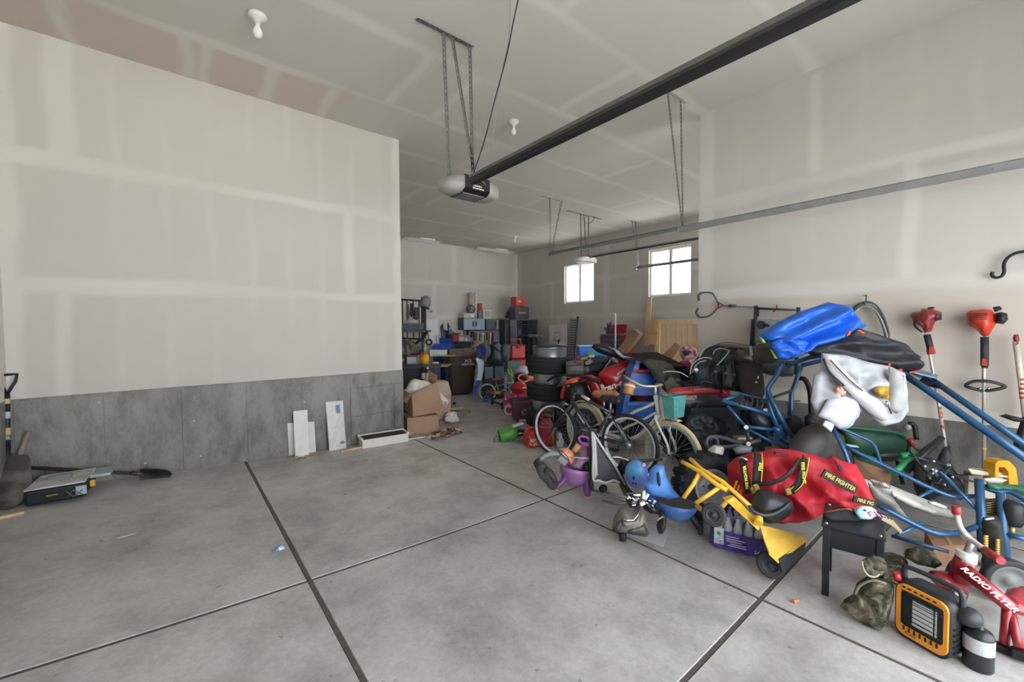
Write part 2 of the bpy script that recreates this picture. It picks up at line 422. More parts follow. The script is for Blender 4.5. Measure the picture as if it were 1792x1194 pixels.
# front wall behind the viewer, with the two open doorways
wall('wall_front', (XW, YF, 0), (-1, 0, 0), (0, 0, 1), XW+1.17, ZC, .25, paint_rows([2.13, 3.34], [], None, seed=61), th=.2,
     holes=[(XW-DOOR_B[1], XW-DOOR_B[0], 0, DOOR_B[2]), (XW-DOOR_A[1], XW-DOOR_A[0], 0, DOOR_A[2])])
def ceil_pink(a, b): return np.clip((b-(YL-YF)+.86)/.03, 0, 1)*np.clip((3.0-a)/.15, 0, 1)*.8*((b < YL-YF+.1))
cs = [YL-YF-.86+1.22*k for k in range(-5, 10)]
cv = []
for k, y in enumerate(cs):
    for j in range(5): cv.append(((.9+1.83*(k % 2)+3.66*j-.6) % 11.6, y+.05, y+1.17, .11))
cv += [(x, YL-YF-.83, YL-YF, .12) for x in (.45, 1.35, 2.1, 2.75)]
wall('ceiling', (-1.17, YF, ZC), (1, 0, 0), (0, 1, 0), XW+1.17, YB-YF, .045,
     paint_rows(cs, cv, None, pink=ceil_pink, seed=71, hw=.12), th=-.1)

def concrete(name, c1, c2, c3, scale=1.0, dark=.5, streak=False):
    m = bpy.data.materials.new(name); m.use_nodes = True; nt = m.node_tree; N = nt.nodes; L = nt.links
    b = N['Principled BSDF']; b.inputs['Roughness'].default_value = .62; b.inputs['Specular IOR Level'].default_value = .55
    g = N.new('ShaderNodeNewGeometry'); mp = N.new('ShaderNodeMapping'); L.new(g.outputs['Position'], mp.inputs['Vector'])
    if streak: mp.inputs['Scale'].default_value = (1, 1, .45)
    def noise(s, d, rough=.6, dist=0):
        n = N.new('ShaderNodeTexNoise'); n.inputs['Scale'].default_value = s*scale; n.inputs['Detail'].default_value = d
        n.inputs['Roughness'].default_value = rough; n.inputs['Distortion'].default_value = dist; L.new(mp.outputs['Vector'], n.inputs['Vector']); return n
    def ramp(src, p0, p1, a, b_):
        r = N.new('ShaderNodeValToRGB'); r.color_ramp.elements[0].position = p0; r.color_ramp.elements[1].position = p1
        r.color_ramp.elements[0].color = a; r.color_ramp.elements[1].color = b_; L.new(src, r.inputs['Fac']); return r
    def mix(a, b_, f, mode='MIX', fac=None):
        x = N.new('ShaderNodeMix'); x.data_type = 'RGBA'; x.blend_type = mode
        if fac is not None: x.inputs[0].default_value = fac
        else: L.new(f, x.inputs[0])
        L.new(a, x.inputs['A']); L.new(b_, x.inputs['B']); return x.outputs['Result']
    big = noise(.7, 6, .6, .2); mid = noise(2.4, 9, .72, .1); fine = noise(45, 4, .7)
    a = ramp(big.outputs['Fac'], .36, .64, lin(c1), lin(c2))
    st = ramp(mid.outputs['Fac'], .34, .56, lin(c3), (1, 1, 1, 1))
    c = mix(a.outputs['Color'], st.outputs['Color'], None, 'MULTIPLY', dark)
    fr = ramp(fine.outputs['Fac'], .3, .6, (.82, .82, .82, 1), (1.0, 1.0, 1.0, 1))
    c = mix(c, fr.outputs['Color'], None, 'MULTIPLY', .9)
    sp = noise(17, 2, .5); spr = ramp(sp.outputs['Fac'], .245, .28, (.35, .34, .33, 1), (1, 1, 1, 1)); c = mix(c, spr.outputs['Color'], None, 'MULTIPLY', .6)
    L.new(c, b.inputs['Base Color'])
    rr = N.new('ShaderNodeMapRange'); rr.inputs['To Min'].default_value = .36; rr.inputs['To Max'].default_value = .62
    L.new(mid.outputs['Fac'], rr.inputs['Value']); L.new(rr.outputs['Result'], b.inputs['Roughness'])
    bp = N.new('ShaderNodeBump'); bp.inputs['Strength'].default_value = .25; bp.inputs['Distance'].default_value = .006
    L.new(fine.outputs['Fac'], bp.inputs['Height']); L.new(bp.outputs['Normal'], b.inputs['Normal'])
    return m
SLAB = concrete('mat_slab', '#b0aeab', '#cbc9c6', '#a3a19e', .8, .6)
STEM = concrete('mat_footing', '#7c7a75', '#92908a', '#6f6c66', 1.6, .7, True)
# floor: poured slabs with sawn joints
fl = struct('floor', MB().box((4.68, 5.4, -.11), (11.8, 14.4, .16)), M('#5a544c', .9))
XJ = FG(545, 1022).x
gx = [-1.23, XJ, 2.755, 4.85, 6.95, 8.9, XW]; gy = [YF-.2, .955, 2.875, 6.0, 9.1, YB]
g = .0105
for i in range(len(gx)-1):
    for j in range(len(gy)-1):
        if gx[i+1] < 2.8 and gy[j] >= 5.9: continue
        if gx[i] > 2.7 and gy[j] > 2.8: continue
        mb = MB(); x0, x1, y0, y1 = gx[i]+g, gx[i+1]-g, gy[j]+g, gy[j+1]-g
        e = .006
        mb.loft([[Vector((x0, y0, -.06)), Vector((x1, y0, -.06)), Vector((x1, y1, -.06)), Vector((x0, y1, -.06))],
                 [Vector((x0, y0, -.012)), Vector((x1, y0, -.012)), Vector((x1, y1, -.012)), Vector((x0, y1, -.012))],
                 [Vector((x0+e, y0+e, 0)), Vector((x1-e, y0+e, 0)), Vector((x1-e, y1-e, 0)), Vector((x0+e, y1-e, 0))]], smooth=False)
        if x0 < 2.7:                                          # follows the slope of the pour
            n = 8; mb = MB(); rows = []
            for (e_, zz) in ((0, -.06), (0, -.012), (e, 0)):
                ring = [Vector((x0+e_+(x1-x0-2*e_)*k/n, y0+e_, zz)) for k in range(n+1)]+[Vector((x1-e_-(x1-x0-2*e_)*k/n, y1-e_, zz)) for k in range(n+1)]
                rows.append([Vector((p.x, p.y, p.z+zfloor(p.x))) for p in ring])
            mb.loft(rows, cap=False, smooth=False)
            t = rows[-1]; mb.add(t, [(k, k+1, 2*n-k, 2*n+1-k) for k in range(n)], False)
        o = mesh('slab', mb, SLAB); o.parent = fl
mb = MB(); a_, b_ = 2.755+g, 2.875+g                        # the far bay is one large pour
mb.box(((a_+XW)/2, (b_+YB)/2, -.03), (XW-a_, YB-b_, .06)); o = mesh('slab', mb, SLAB); o.parent = fl
FILL = M('#5a544b', .95, var=.3, scale=40)
for x in gx[1:-1]:
    y1 = 5.98 if x < 2.8 else 2.87
    mb = MB().box((x, (YF+y1)/2, zfloor(x)-.028), (g*2+.001, y1-YF, .05)); o = mesh('joint_dirt', mb, FILL); o.parent = fl
for y in gy[1:3]:
    mb = MB(); xs = [gx[0]+(2.755-gx[0])*k/12 for k in range(13)]+[XW]
    if y > 5.9: xs = [2.8, XW]
    mb.loft([[Vector((x, y-g, zfloor(x)-.05)), Vector((x, y+g, zfloor(x)-.05)), Vector((x, y+g, zfloor(x)-.0035)), Vector((x, y-g, zfloor(x)-.0035))] for x in xs], smooth=False); o = mesh('joint_dirt', mb, FILL); o.parent = fl
# concrete stem walls under the drywall
def kid(name, mb, mat_, par):
    o = mesh(name, mb, mat_); o.parent = par; o.matrix_parent_inverse = par.matrix_world.inverted(); return o
mb = MB()
mb.box((.745, YL+.06, .5), (3.95, .145, 1.055))
kid('concrete_footing', mb, STEM, wl)
bx_ = [-1.2]+[OY(px, 740, YL).x for px in (182, 318, 432, 528, 613)]
pan = [(bx_[k], bx_[k+1], .02, 1.015, (.006, .004, .007, .004, .006)[k]) for k in range(5)]
xr_ = bx_[-1]; pan += [(xr_, 2.712, .83, 1.015, .004), (xr_, 2.56, .42, .82, .016), (2.57, 2.712, .42, .82, .013), (xr_, 2.56, .02, .41, .014), (2.57, 2.712, .02, .41, .012)]
for (x0, x1, z0, z1, t) in pan:
    kid('form_panel', MB().box(((x0+x1)/2, YL-.0135-t/2, (z0+z1)/2), (x1-x0-.008, t, z1-z0-.006), bev=.003), STEM, wl)
for (x, z) in ((-.62, .93), (-.28, .22), (.15, .62), (1.3, .2), (1.32, .7), (.2, .2)):
    kid('form_tie', MB().ball((x, YL-.018, z), (.014, .008, .012)), M('#b9b4aa', .8), wl)
kid('concrete_footing', MB().box((XR+.06, (2.77+YF)/2, .39), (.145, 2.77-YF, .79)), STEM, wr)
kid('concrete_footing', MB().box((2.66, (YL+YB)/2, .5), (.145, YB-YL, 1.04)), STEM, wl)
kid('concrete_footing', MB().box((-1.3, (YL+YF)/2, .5), (.15, YL-YF, 1.05)), STEM, wl)
kid('concrete_footing', MB().box(((2.72+XW)/2, YB-.01, .22), (XW-2.72, .03, .44)), STEM, wb)
kid('concrete_footing', MB().box((XW-.01, (YB+YF)/2, .22), (.03, YB-YF, .44)), STEM, ww)
# windows
GLASS = bpy.data.materials.new('mat_glass'); GLASS.use_nodes = True
_n = GLASS.node_tree; _n.nodes.clear(); _o = _n.nodes.new('ShaderNodeOutputMaterial'); _x = _n.nodes.new('ShaderNodeMixShader'); _t = _n.nodes.new('ShaderNodeBsdfTransparent'); _g = _n.nodes.new('ShaderNodeBsdfGlossy')
_g.inputs['Roughness'].default_value = .02; _x.inputs[0].default_value = .06
_n.links.new(_t.outputs[0], _x.inputs[1]); _n.links.new(_g.outputs[0], _x.inputs[2]); _n.links.new(_x.outputs[0], _o.inputs[0])
VINYL = M('#e8e8e6', .4, var=.03)
for k, (y0, y1, z0, z1) in enumerate(WIN):
    mb = MB(); t = .05; x = XW+.10
    for (a, b, c, d) in ((y0, y0+t, z0, z1), (y1-t, y1, z0, z1), (y0+t, y1-t, z0, z0+t), (y0+t, y1-t, z1-t, z1)):
        mb.box((x, (a+b)/2, (c+d)/2), (.08, b-a, d-c))
    w = struct('window_%d' % (k+1), mb, VINYL); ym = (y0+y1)/2
    kid('meeting_stile', MB().box((x, ym, (z0+z1)/2), (.06, .055, z1-z0-2*t)), VINYL, w)
    for (a, b) in ((y0+t, ym-.03), (ym+.03, y1-t)):
        sm = MB(); s_ = .018
        for (p, q, r, u) in ((a, a+s_, z0+t, z1-t), (b-s_, b, z0+t, z1-t), (a, b, z0+t, z0+t+s_), (a, b, z1-t-s_, z1-t)): sm.box((x, (p+q)/2, (r+u)/2), (.035, q-p, u-r))
        sash = kid('sash', sm, VINYL, w)
        kid('pane', MB().box((x, (a+b)/2, (z0+z1)/2), (.006, b-a-.03, z1-z0-2*t-.03)), GLASS, sash)
# ground outside
struct('ground', MB().box((4.7, -14.2, -.12), (60, 24, .2)).box((24, 14, -.12), (26, 40, .2)).box((-14, 8, -.12), (25, 40, .2)).box((.6, 13.5, -.12), (4.1, 14.6, .2)), M('#bcbbb8', .9, scale=.6))
struct('roof', MB().box(((XW-1.23)/2, (YB+YF)/2, 4.78), (XW+1.23+.9, YB-YF+.9, .16)), M('#6d675f', .9))  # unseen slab added over the ceiling so the sun cannot leak in

# ------------------------------------------------------------------ materials shared by many things
BLK = M('#202124', .5); DBLK = M('#141517', .6); RUB = M('#26272a', .85, bump=.3, bscale=80); STEEL = M('#9b9da0', .35, .85); GALV = M('#a6a9ab', .42, .75)
CHR = M('#c9cacb', .18, 1.0, var=.05); CARD = M('#a78a70', .85, var=.06, scale=3, bump=.1, bscale=25); WHT = M('#dddcd8', .5, var=.05); GREY = M('#8b8d90', .5); DGREY = M('#4a4c50', .55)
RED = M('#b3262c', .4); BLUE = M('#1f3fae', .45); YEL = M('#e0b04a', .45); ORG = M('#e08a2a', .45); BOARDW = M('#dcdad4', .6, var=.05)

STRAP = M('#63635f', .55, .3)
# ------------------------------------------------------------------ overhead: openers, tracks, lamps
def opener(label, Y, bar_px, straps, body_px, rail_px, rail_from, big=True):
    parts = []; ax = Vector((1, 0, 0))
    a, b = FL(*bar_px[0], ZC-.02), FL(*bar_px[1], ZC-.02); a.y = b.y = Y
    br = MB(); perf_strap(br, a, b, .04, (0, 1, 0), .004); perf_strap(br, a+Vector((0, .02, .02)), b+Vector((0, .02, .02)), .035, (0, 0, 1), .004)
    parts.append(['ceiling_bar', br, STRAP])
    for (p, q) in straps:
        m = MB(); A, B = OY(p[0], p[1], Y), OY(q[0], q[1], Y); perf_strap(m, A, B, .038, (1, 0, 0), .003); perf_strap(m, A+Vector((.019, .011, 0)), B+Vector((.019, .011, 0)), .02, (0, 1, 0), .003)
        parts.append(['hanger_strap', m, STRAP])
    xl, xr, l, r, t, bt = body_px
    L_, R_ = OY(l, (t+bt)/2, Y), OY(r, (t+bt)/2, Y); c = (L_+R_)/2
    h = .155 if big else .13; dp = .16; w = abs(R_.x-L_.x); e = .2 if big else .16
    core = MB().loft([[Vector((c.x-w/2+w*i, c.y+y, c.z+z)) for (y, z) in ((-dp, h*.5), (dp, h*.5), (dp, -h*.1), (dp*.75, -h*.5), (-dp*.7, -h*.5), (-dp, -h*.28))] for i in (0, 1)], smooth=False)
    sub = []
    if big:
        fm = axes((c.x, c.y-dp-.002, c.z+.02), (1, 0, 0), (0, .0, 1))
        arch = MB(); k = 9; o_, i_ = [], []
        for j in range(k+1):
            an = math.radians(150-120*j/k); o_.append(fm @ Vector((.10*math.cos(an)*1.1, .10*math.sin(an)-.045, .0))); i_.append(fm @ Vector((.10*math.cos(an)*1.05, .075*math.sin(an)-.045, 0)))
        for j in range(k): arch.quad(o_[j], o_[j+1], i_[j+1], i_[j])
        sub.append(['logo_arch', arch, M('#8d4a4c', .5), None, 'dull red arched logo'])
        t_ = MB(); rq = random.Random(3)
        for row, x0 in ((-.033, -.05), (-.058, -.06)):
            x = x0
            while x < -x0: wd = rq.uniform(.006, .016); t_.box((x+wd/2, row, .001), (wd, .014, .001), fm); x += wd+.005
        sub.append(['printed_lines', t_, WHT])
        pl = MB().box((c.x-.01, c.y, c.z-h*.5-.004), (w*.85, dp*1.2, .008)); sub.append(['underside_plate', pl, M('#6c6d74', .5)])
    parts.append(['housing', core, M('#131316', .45) if big else WHT, sub])
    for s_ in (-1, 1):
        m = MB(); rings = []
        for i in range(9):
            t_ = i/8; sc = math.sqrt(max(0, 1-t_**2.2)); sc = max(sc, .03)
            rings.append([Vector((c.x+s_*(w/2+e*t_), c.y+y*sc, c.z-h*.1*t_+z*sc)) for (y, z) in ((-dp*.98, h*.42), (-dp*.6, h*.5), (dp*.6, h*.5), (dp*.98, h*.4), (dp*.98, -h*.2), (dp*.6, -h*.5), (-dp*.6, -h*.5), (-dp*.98, -h*.28))])
        m.loft(rings); parts.append(['light_lens', m, M('#94938f', .4) if big else M('#e6e6ea', .4)])
    # rail running towards the door
    A = OX(*rail_px, rail_from); B = Vector((A.x, YF+.05, A.z)); rm = MB(); rh = .036 if big else .025
    prof = [(-rh*.9, rh*.55), (rh*.9, rh*.55), (rh*.9, -rh*.2), (rh*.45, -rh*.2), (rh*.45, -rh), (-rh*.45, -rh), (-rh*.45, -rh*.2), (-rh*.9, -rh*.2)]
    rm.loft([[P+Vector((x, 0, z)) for (x, z) in prof] for P in (A, B)], smooth=False)
    be = MB().box(((A.x), (A.y+B.y)/2, A.z-rh-.004), (rh*1.5, A.y-B.y, rh*.9))
    parts.append(['rail', rm, M('#6b6967', .45, .3) if big else GALV, [['drive_belt', be, DBLK]]])
    return thing('garage_door_opener', label, 'door opener', parts)
opener('grey and black garage door opener on slotted straps with long dark rail', 3.54, ((733, 30), (830, 82)),
       [((776, 58), (786, 313)), ((791, 64), (829, 302)), ((822, 80), (827, 303))], (765, 852, 799, 841, 313, 350), (826, 312), 2.13)
opener('white garage door opener hanging before the window wall', 7.02, ((997, 368), (1054, 384)),
       [((1016, 375), (1017, 450)), ((1022, 376), (1026, 450)), ((1030, 378), (1030, 450))], (1010, 1040, 1016, 1033, 450, 462), (1030, 449), OY(1024, 452, 7.02).x, False)
def track(label, Y, X, bar_px, straps, end_px, hang2=None):
    parts = []; A = OY(*end_px, Y); z = A.z; x = A.x; m = MB(); h = .038
    prof = [(-.012, h), (.014, h), (.014, h-.006), (-.006, h-.006), (-.006, -h+.006), (.014, -h+.006), (.014, -h), (-.012, -h)]
    m.loft([[Vector((x-p, q, z+r)) for (p, r) in prof] for q in (Y+.05, YF+.3)], smooth=False)
    sub = [['end_plate', MB().box((x, Y+.055, z), (.05, .006, .11)), GALV]]
    for k in range(6):
        yy = Y-.5-k*.52; sub.append(['bolt', MB().cyl((x-.008, yy, z), (x-.022, yy, z), .008, 8), STEEL])
    parts.append(['channel', m, GALV, sub])
    a, b = FL(*bar_px[0], ZC-.02), FL(*bar_px[1], ZC-.02); a.y = b.y = Y
    parts.append(['ceiling_bar', perf_strap(MB(), a, b, .04, (0, 1, 0), .004), GALV])
    for (p, q) in straps:
        s = MB(); perf_strap(s, OY(*p, Y), OY(*q, Y), .036, (1, 0, 0), .003); parts.append(['hanger_strap', s, STRAP])
    return thing('door_track', label, 'door track', parts, 'overhead door tracks')
track('galvanised door track running in front of the taped partition wall', 2.72, None, ((1160, 152), (1203, 180)), [((1168, 160), (1194, 396)), ((1191, 176), (1195, 396))], (1195, 401))
track('door track hung on a V of straps beside the white opener', 6.58, None, ((950, 343), (985, 352)), [((962, 346), (963, 443)), ((983, 352), (964, 443))], (962, 445))
track('door track passing across the window nearest the partition wall', 6.62, None, ((1100, 385), (1126, 391)), [((1112, 389), (1118, 467)), ((1106, 387), (1117, 467))], (1117, 468))
m = MB().tube([FL(915, -40, ZC-.005), V(898, 40, 3.5), V(886, 100, 3.7), V(866, 175, 3.9), V(848, 245, 4.0), V(829, 303, 4.05)], .006, 6, smooth=6)
thing('power_cable', 'black cable drooping from the ceiling to the dark door opener', 'cable', [['cable', m, DBLK]])
m = MB().tube([FL(893, -40, ZC-.005), V(891, 60, 3.55), V(880, 120, 3.8), V(869, 180, 3.95), V(863, 240, 4.05), V(857, 276, 4.1), V(858, 282, 4.1), V(846, 315, 4.1)], .0035, 5, smooth=6)
thing('control_wire', 'thin grey wire beside the black cable of the opener', 'wire', [['wire', m, M('#8a8884', .6)]])
m = MB().tube([OY(1038, 366, 7.0), OY(1040, 378, 7.0), OY(1036, 388, 7.0), OY(1028, 391, 7.0), OY(1022, 386, 7.0)], .008, 5, smooth=5)
thing('power_cable', 'looped grey cable above the white door opener', 'cable', [['cable', m, DGREY]])
def bulb(px, py, label, sc=1.0, cfl=False):
    p = FL(px, py, ZC); m = Matrix.Translation(p) @ Matrix.Rotation(math.pi, 4, 'X')
    base = MB().lathe([(0, 0), (.062*sc, 0), (.062*sc, .012*sc), (.045*sc, .03*sc), (.024*sc, .036*sc), (.022*sc, .062*sc), (.0, .062*sc)], m, 20)
    b = MB().lathe([(.0, .06*sc), (.014*sc, .062*sc), (.016*sc, .082*sc), (.031*sc, .115*sc), (.031*sc, .135*sc), (.02*sc, .158*sc), (0, .165*sc)], m, 18)
    thing('ceiling_lamp', label, 'lamp', [['lampholder', base, WHT], ['bulb', b, M('#eceae4', .25, var=.02)]], 'bare ceiling bulbs')
bulb(450, 26, 'bare white bulb in a porcelain holder above the plain left wall', 1.25)
bulb(899, 212, 'bare white bulb on the ceiling beside the dark opener rail', 1.15)
bulb(901, 414, 'small bare bulb on the ceiling above the far shop light', 1.2)
def shoplight(a, b, Y, drop, label):
    A, B = OY(*a, Y), OY(*b, Y); z = (A.z+B.z)/2; L = B.x-A.x; c = Vector(((A.x+B.x)/2, Y, z)); m = MB()
    m.loft([[Vector((x, Y+y, z+q)) for (y, q) in ((-.16, 0), (-.06, .06), (.06, .06), (.16, 0), (.05, .02), (-.05, .02))] for x in (A.x, B.x)], smooth=False)
    parts = [['reflector', m, M('#e4e6ea', .4)], ['ballast_box', MB().box((c.x+L*.15, Y, z+.085), (.5, .1, .05)), M('#dfe0e2', .4)]]
    for s in (-.4, .4):
        parts.append(['tube_lamp' , MB().cyl((A.x+.04, Y+s*.16, z+.008), (B.x-.04, Y+s*.16, z+.008), .016, 10), WHT])
        parts.append(['chain', MB().tube([(c.x+L*s, Y, z+.06), (c.x+L*s, Y, ZC)], .006, 5), STEEL])
    thing('shop_light', label, 'light', parts, 'tube lights in the far bay')
shoplight((836, 434), (897, 445), 11.6, .2, 'white twin tube shop light hanging on chains above the grey cabinets')
shoplight((708, 416), (768, 428), 11.9, .05, 'pale tube light close to the far ceiling left of the cabinets')
A, B = OY(700, 321, 8.2), OY(719, 327, 8.2)
thing('shop_light', 'short pale strip light peeking out behind the left wall end', 'light', [['reflector', MB().box((A+B)/2+Vector((-.2, 0, 0)), ((B-A).length+.4, .14, .04), bev=.01) if False else MB().box((A+B)/2+Vector((-.2, 0, 0)), ((B-A).length+.4, .14, .04)), WHT], ['cord', MB().tube([B, B+Vector((-.1, 0, .1)), Vector((B.x-.2, B.y, ZC))], .006, 5, smooth=4), DGREY]])

# ------------------------------------------------------------------ builders shared by the clutter
def loc(px0, py0, px1, py1, d, rz=0):
    """local frame (x right, y away, z up) with its origin at the bottom middle of a thing's front, and its size in metres"""
    o = V((px0+px1)/2, py1, d); u = Matrix.Rotation(rz, 3, 'Z') @ RGT
    return axes(o, u), (px1-px0)*d/FPX, (py1-py0)*d/FPX
def locf(px0, py0, px1, py1, rz=0):
    p = FL((px0+px1)/2, py1); m, w, h = loc(px0, py0, px1, py1, depth(p), rz); return m, w, h
def rotz(c, axis): 
    return Matrix.Translation(Vector(c)) @ Vector(axis).to_track_quat('Z', 'Y').to_matrix().to_4x4()
def tyre_mb(c, axis, R, w, inner=None, tread=0, n=36):
    inner = inner or R*.62; e = w*.22
    prof = [(inner, -w*.42), (inner+(R-inner)*.35, -w*.52), (R-e*.7, -w*.5), (R-e*.15, -w*.4), (R, -w*.2), (R, w*.2), (R-e*.15, w*.4), (R-e*.7, w*.5), (inner+(R-inner)*.35, w*.52), (inner, w*.42)]
    m = rotz(c, axis); mb = MB().lathe(prof, m, n)
    if tread:
        for k in range(tread):
            for s in (-1, 1):
                a = 2*math.pi*(k+.25*s)/tread; mm = m @ Matrix.Rotation(a, 4, 'Z') @ Matrix.Translation((R+.004, 0, s*w*.27)) @ Matrix.Rotation(.5*s, 4, 'X')
                mb.box((0, 0, 0), (.03, 2*math.pi*R/tread*.55, w*.3), mm)
    return mb
def disc_rim(c, axis, R, w, depth_=.5):
    return MB().lathe([(0, w*.5*depth_), (R*.28, w*.5*depth_), (R*.3, w*.3*depth_), (R*.62, w*.12), (R*.72, w*.2), (R*.82, w*.44), (R*.98, w*.5), (R*1.03, w*.47), (R*1.0, w*.35), (R*.9, w*.1), (R*.9, -w*.3), (R*1.02, -w*.47), (0, -w*.3)], rotz(c, axis), 32)
def hoop(c, axis, R, r, n=40, k=8): return MB().torus(R, r, rotz(c, axis), n, k)
def spoked(c, axis, R, tw, tyre_m, rim_m, spoke_m, hub_m, nsp=28, stripe=None):
    """bicycle wheel: tyre > rim, spokes, hub"""
    m = rotz(c, axis); ty = MB().torus(R-tw*.5, tw*.5, m, 48, 10); rim = MB().lathe([(R-tw*1.0, -tw*.38), (R-tw*1.45, -tw*.33), (R-tw*1.6, 0), (R-tw*1.45, tw*.33), (R-tw*1.0, tw*.38)], m, 48)
    sp = []
    for k in range(nsp):
        a = 2*math.pi*k/nsp; s = 1 if k % 2 else -1; b = a+(.45 if (k//2) % 2 else -.45)
        sp.append(['spoke', MB().tube([m @ Vector((.02*math.cos(b), .02*math.sin(b), s*.025)), m @ Vector(((R-tw*1.4)*math.cos(a), (R-tw*1.4)*math.sin(a), 0))], .0022, 4), spoke_m])
    hub = MB().lathe([(0, -.045), (.012, -.045), (.024, -.03), (.014, -.02), (.014, .02), (.024, .03), (.012, .045), (0, .045)], m, 14)
    sub = [['rim', rim, rim_m], ['hub', hub, hub_m]]+sp
    if stripe: sub.append(['sidewall_stripe', MB().torus(R-tw*.95, tw*.2, m @ Matrix.Translation((0, 0, 0)), 44, 6, 2.3), stripe])
    return ['wheel', ty, tyre_m, sub]
def slat(mb, a, b, w, th, up=UP): 
    a, b = Vector(a), Vector(b); mb.box((0, 0, 0), ((b-a).length, w, th), axes((a+b)/2, b-a, None, up)); return mb

# ------------------------------------------------------------------ along the left wall
WOODL = wood('#b99a6c', '#d8bf92', 10); WOODP = wood('#c9ab84', '#dcc29c', 8)
def blade(mb, base, tip, side, w, curve=.04, n=9):
    """shovel blade, a pointed dished plate with thickness"""
    base, tip = Vector(base), Vector(tip); t = tip-base; L = t.length; t.normalize(); s = Vector(side); s = (s-t*s.dot(t)).normalized(); nn = t.cross(s)
    prof = [(0, .42), (.04, .92), (.1, 1), (.55, 1), (.8, .8), (.93, .45), (1, .06)]
    top, bot = [], []
    for (a, k) in prof:
        top.append([base+t*(L*a)+s*(w/2*k*(2*j/n-1))+nn*(curve*((2*j/n-1)**2*k*k)) for j in range(n+1)])
    F = lambda rows, off: [[p+nn*off for p in r] for r in rows]
    mb.loft(F(top, 0), cap=False, closed=False); mb.loft(F(top, -.004), cap=False, closed=False)
    return mb
# round point shovel with D grip
b0 = FG(16, 893); b0.z += .01; tp = OY(13, 662, YL-.05)
sh = OY(12, 798, YL-.12)
parts = [['shovel_blade', blade(MB(), sh, b0, (1, 0, 0), .27, -.035), M('#7d7c7a', .45, .6, col2='#5c5a58')],
         ['socket', MB().tube([OY(13, 782, YL-.11), OY(14, 815, YL-.125)], [.024, .012], 12), DBLK]]
shaft = MB().tube([OY(12, 690, YL-.06), OY(13, 790, YL-.112)], .021, 14)
bands = [['tape_band', MB().tube([OY(12.2, a, YL-.06-(a-690)*.00052), OY(12.4, b, YL-.06-(b-690)*.00052)], .0225, 14), c] for (a, b, c) in ((698, 707, M('#cbb98a', .7)), (749, 762, M('#cbb98a', .7)), (763, 770, M('#9a9ca0', .7)), (721, 733, M('#b9bcc2', .6)))]
parts.append(['shaft', shaft, M('#1e2333', .5), bands])
grip = MB().tube([OY(11, 690, YL-.06), OY(6, 680, YL-.058), OY(-4, 668, YL-.055), OY(-6, 657, YL-.05), OY(13, 656, YL-.05), OY(30, 655, YL-.05), OY(27, 668, YL-.055), OY(19, 680, YL-.058), OY(13, 690, YL-.06)], .012, 8)
parts.append(['grip', grip, DBLK])
thing('shovel', 'round point shovel with black D grip and cream taped shaft leaning on footing', 'shovel', parts)
thing('wooden_stake', 'short grey wooden handle leaning behind the standing shovel blade', 'stake', [['stick', MB().tube([OY(50, 755, YL-.05), OY(29, 812, YL-.1)], .021, 12), wood('#7b7468', '#8f887b')]])
# long shovel lying along the wall
A, B = OY(38, 818, YL-.05), OY(236, 829, YL-.17)
parts = [['shaft', MB().tube([A, B], .016, 10), M('#3a3632', .7)],
         ['socket', MB().tube([OY(230, 828, YL-.17), OY(252, 830, YL-.19)], [.022, .02], 10), M('#57534e', .5, .5)],
         ['shovel_blade', blade(MB(), OY(245, 830, YL-.19), OY(301, 830, YL-.25), (0, -.35, 1), .2, .05), M('#33312f', .5, .4, col2='#4d4a46')]]
thing('shovel', 'long handled dark shovel lying along the foot of the wall', 'shovel', parts)
# wet tile saw
c0, c1 = FG(42, 891), FG(149, 877); u = (c1-c0); u.z = 0; L = u.length; u.normalize(); w = Vector((-u.y, u.x, 0)); ms = axes((c0+c1)/2+w*.24, u, w)
h = .15
parts = [['tray', MB().box((0, 0, h/2+.01), (L, .44, h-.02), ms, .02, (1.03, 1.05)), M('#1f2225', .5)],
         ['table_plate', MB().box((0, 0, h+.012), (L*1.02, .46, .014), ms, .006), M('#d2d2ce', .6, 0, col2='#b5b7b6', scale=7)],
         ['blade_guard', MB().box((-.02, .02, h+.03), (.16, .05, .04), ms, .01), M('#7d7f80', .5)],
         ['side_fence', MB().box((L/2+.07, .1, h-.005), (.15, .26, .03), ms, .008), M('#b5bcc2', .4, .4)],
         ['yellow_clip', MB().box((L/2+.04, -.16, h*.8), (.035, .04, .06), ms, .008), M('#d9a53a', .5)]]
rb = MB()
for k in (-1, 1): rb.tube([ms @ Vector((L*.18, -.235, h*.5+k*.03)), ms @ Vector((L*.3, -.237, h*.5-k*.03)), ms @ Vector((L*.46, -.237, h*.5+k*.02))], .006, 6)
parts[0].append([['rib', rb, M('#5b6066', .5)], ['sticker', MB().box((L*.44, -.236, h*.62), (.07, .004, .08), ms), M('#a9b6c2', .5)], ['maker_plate', MB().box((-.02, -.234, h*.6), (.07, .004, .014), ms), M('#8a6f2a', .5)]])
thing('tile_saw', 'black tile saw tray with dusty white top and yellow clip', 'saw', parts)
a, b = FG(-12, 911), FG(40, 899)
thing('wood_strip', 'thin pale wood strip lying by the tile saw', 'wood', [['strip', MB().box((0, 0, .012), ((b-a).length, .05, .022), axes((a+b)/2, b-a)), WOODL]])
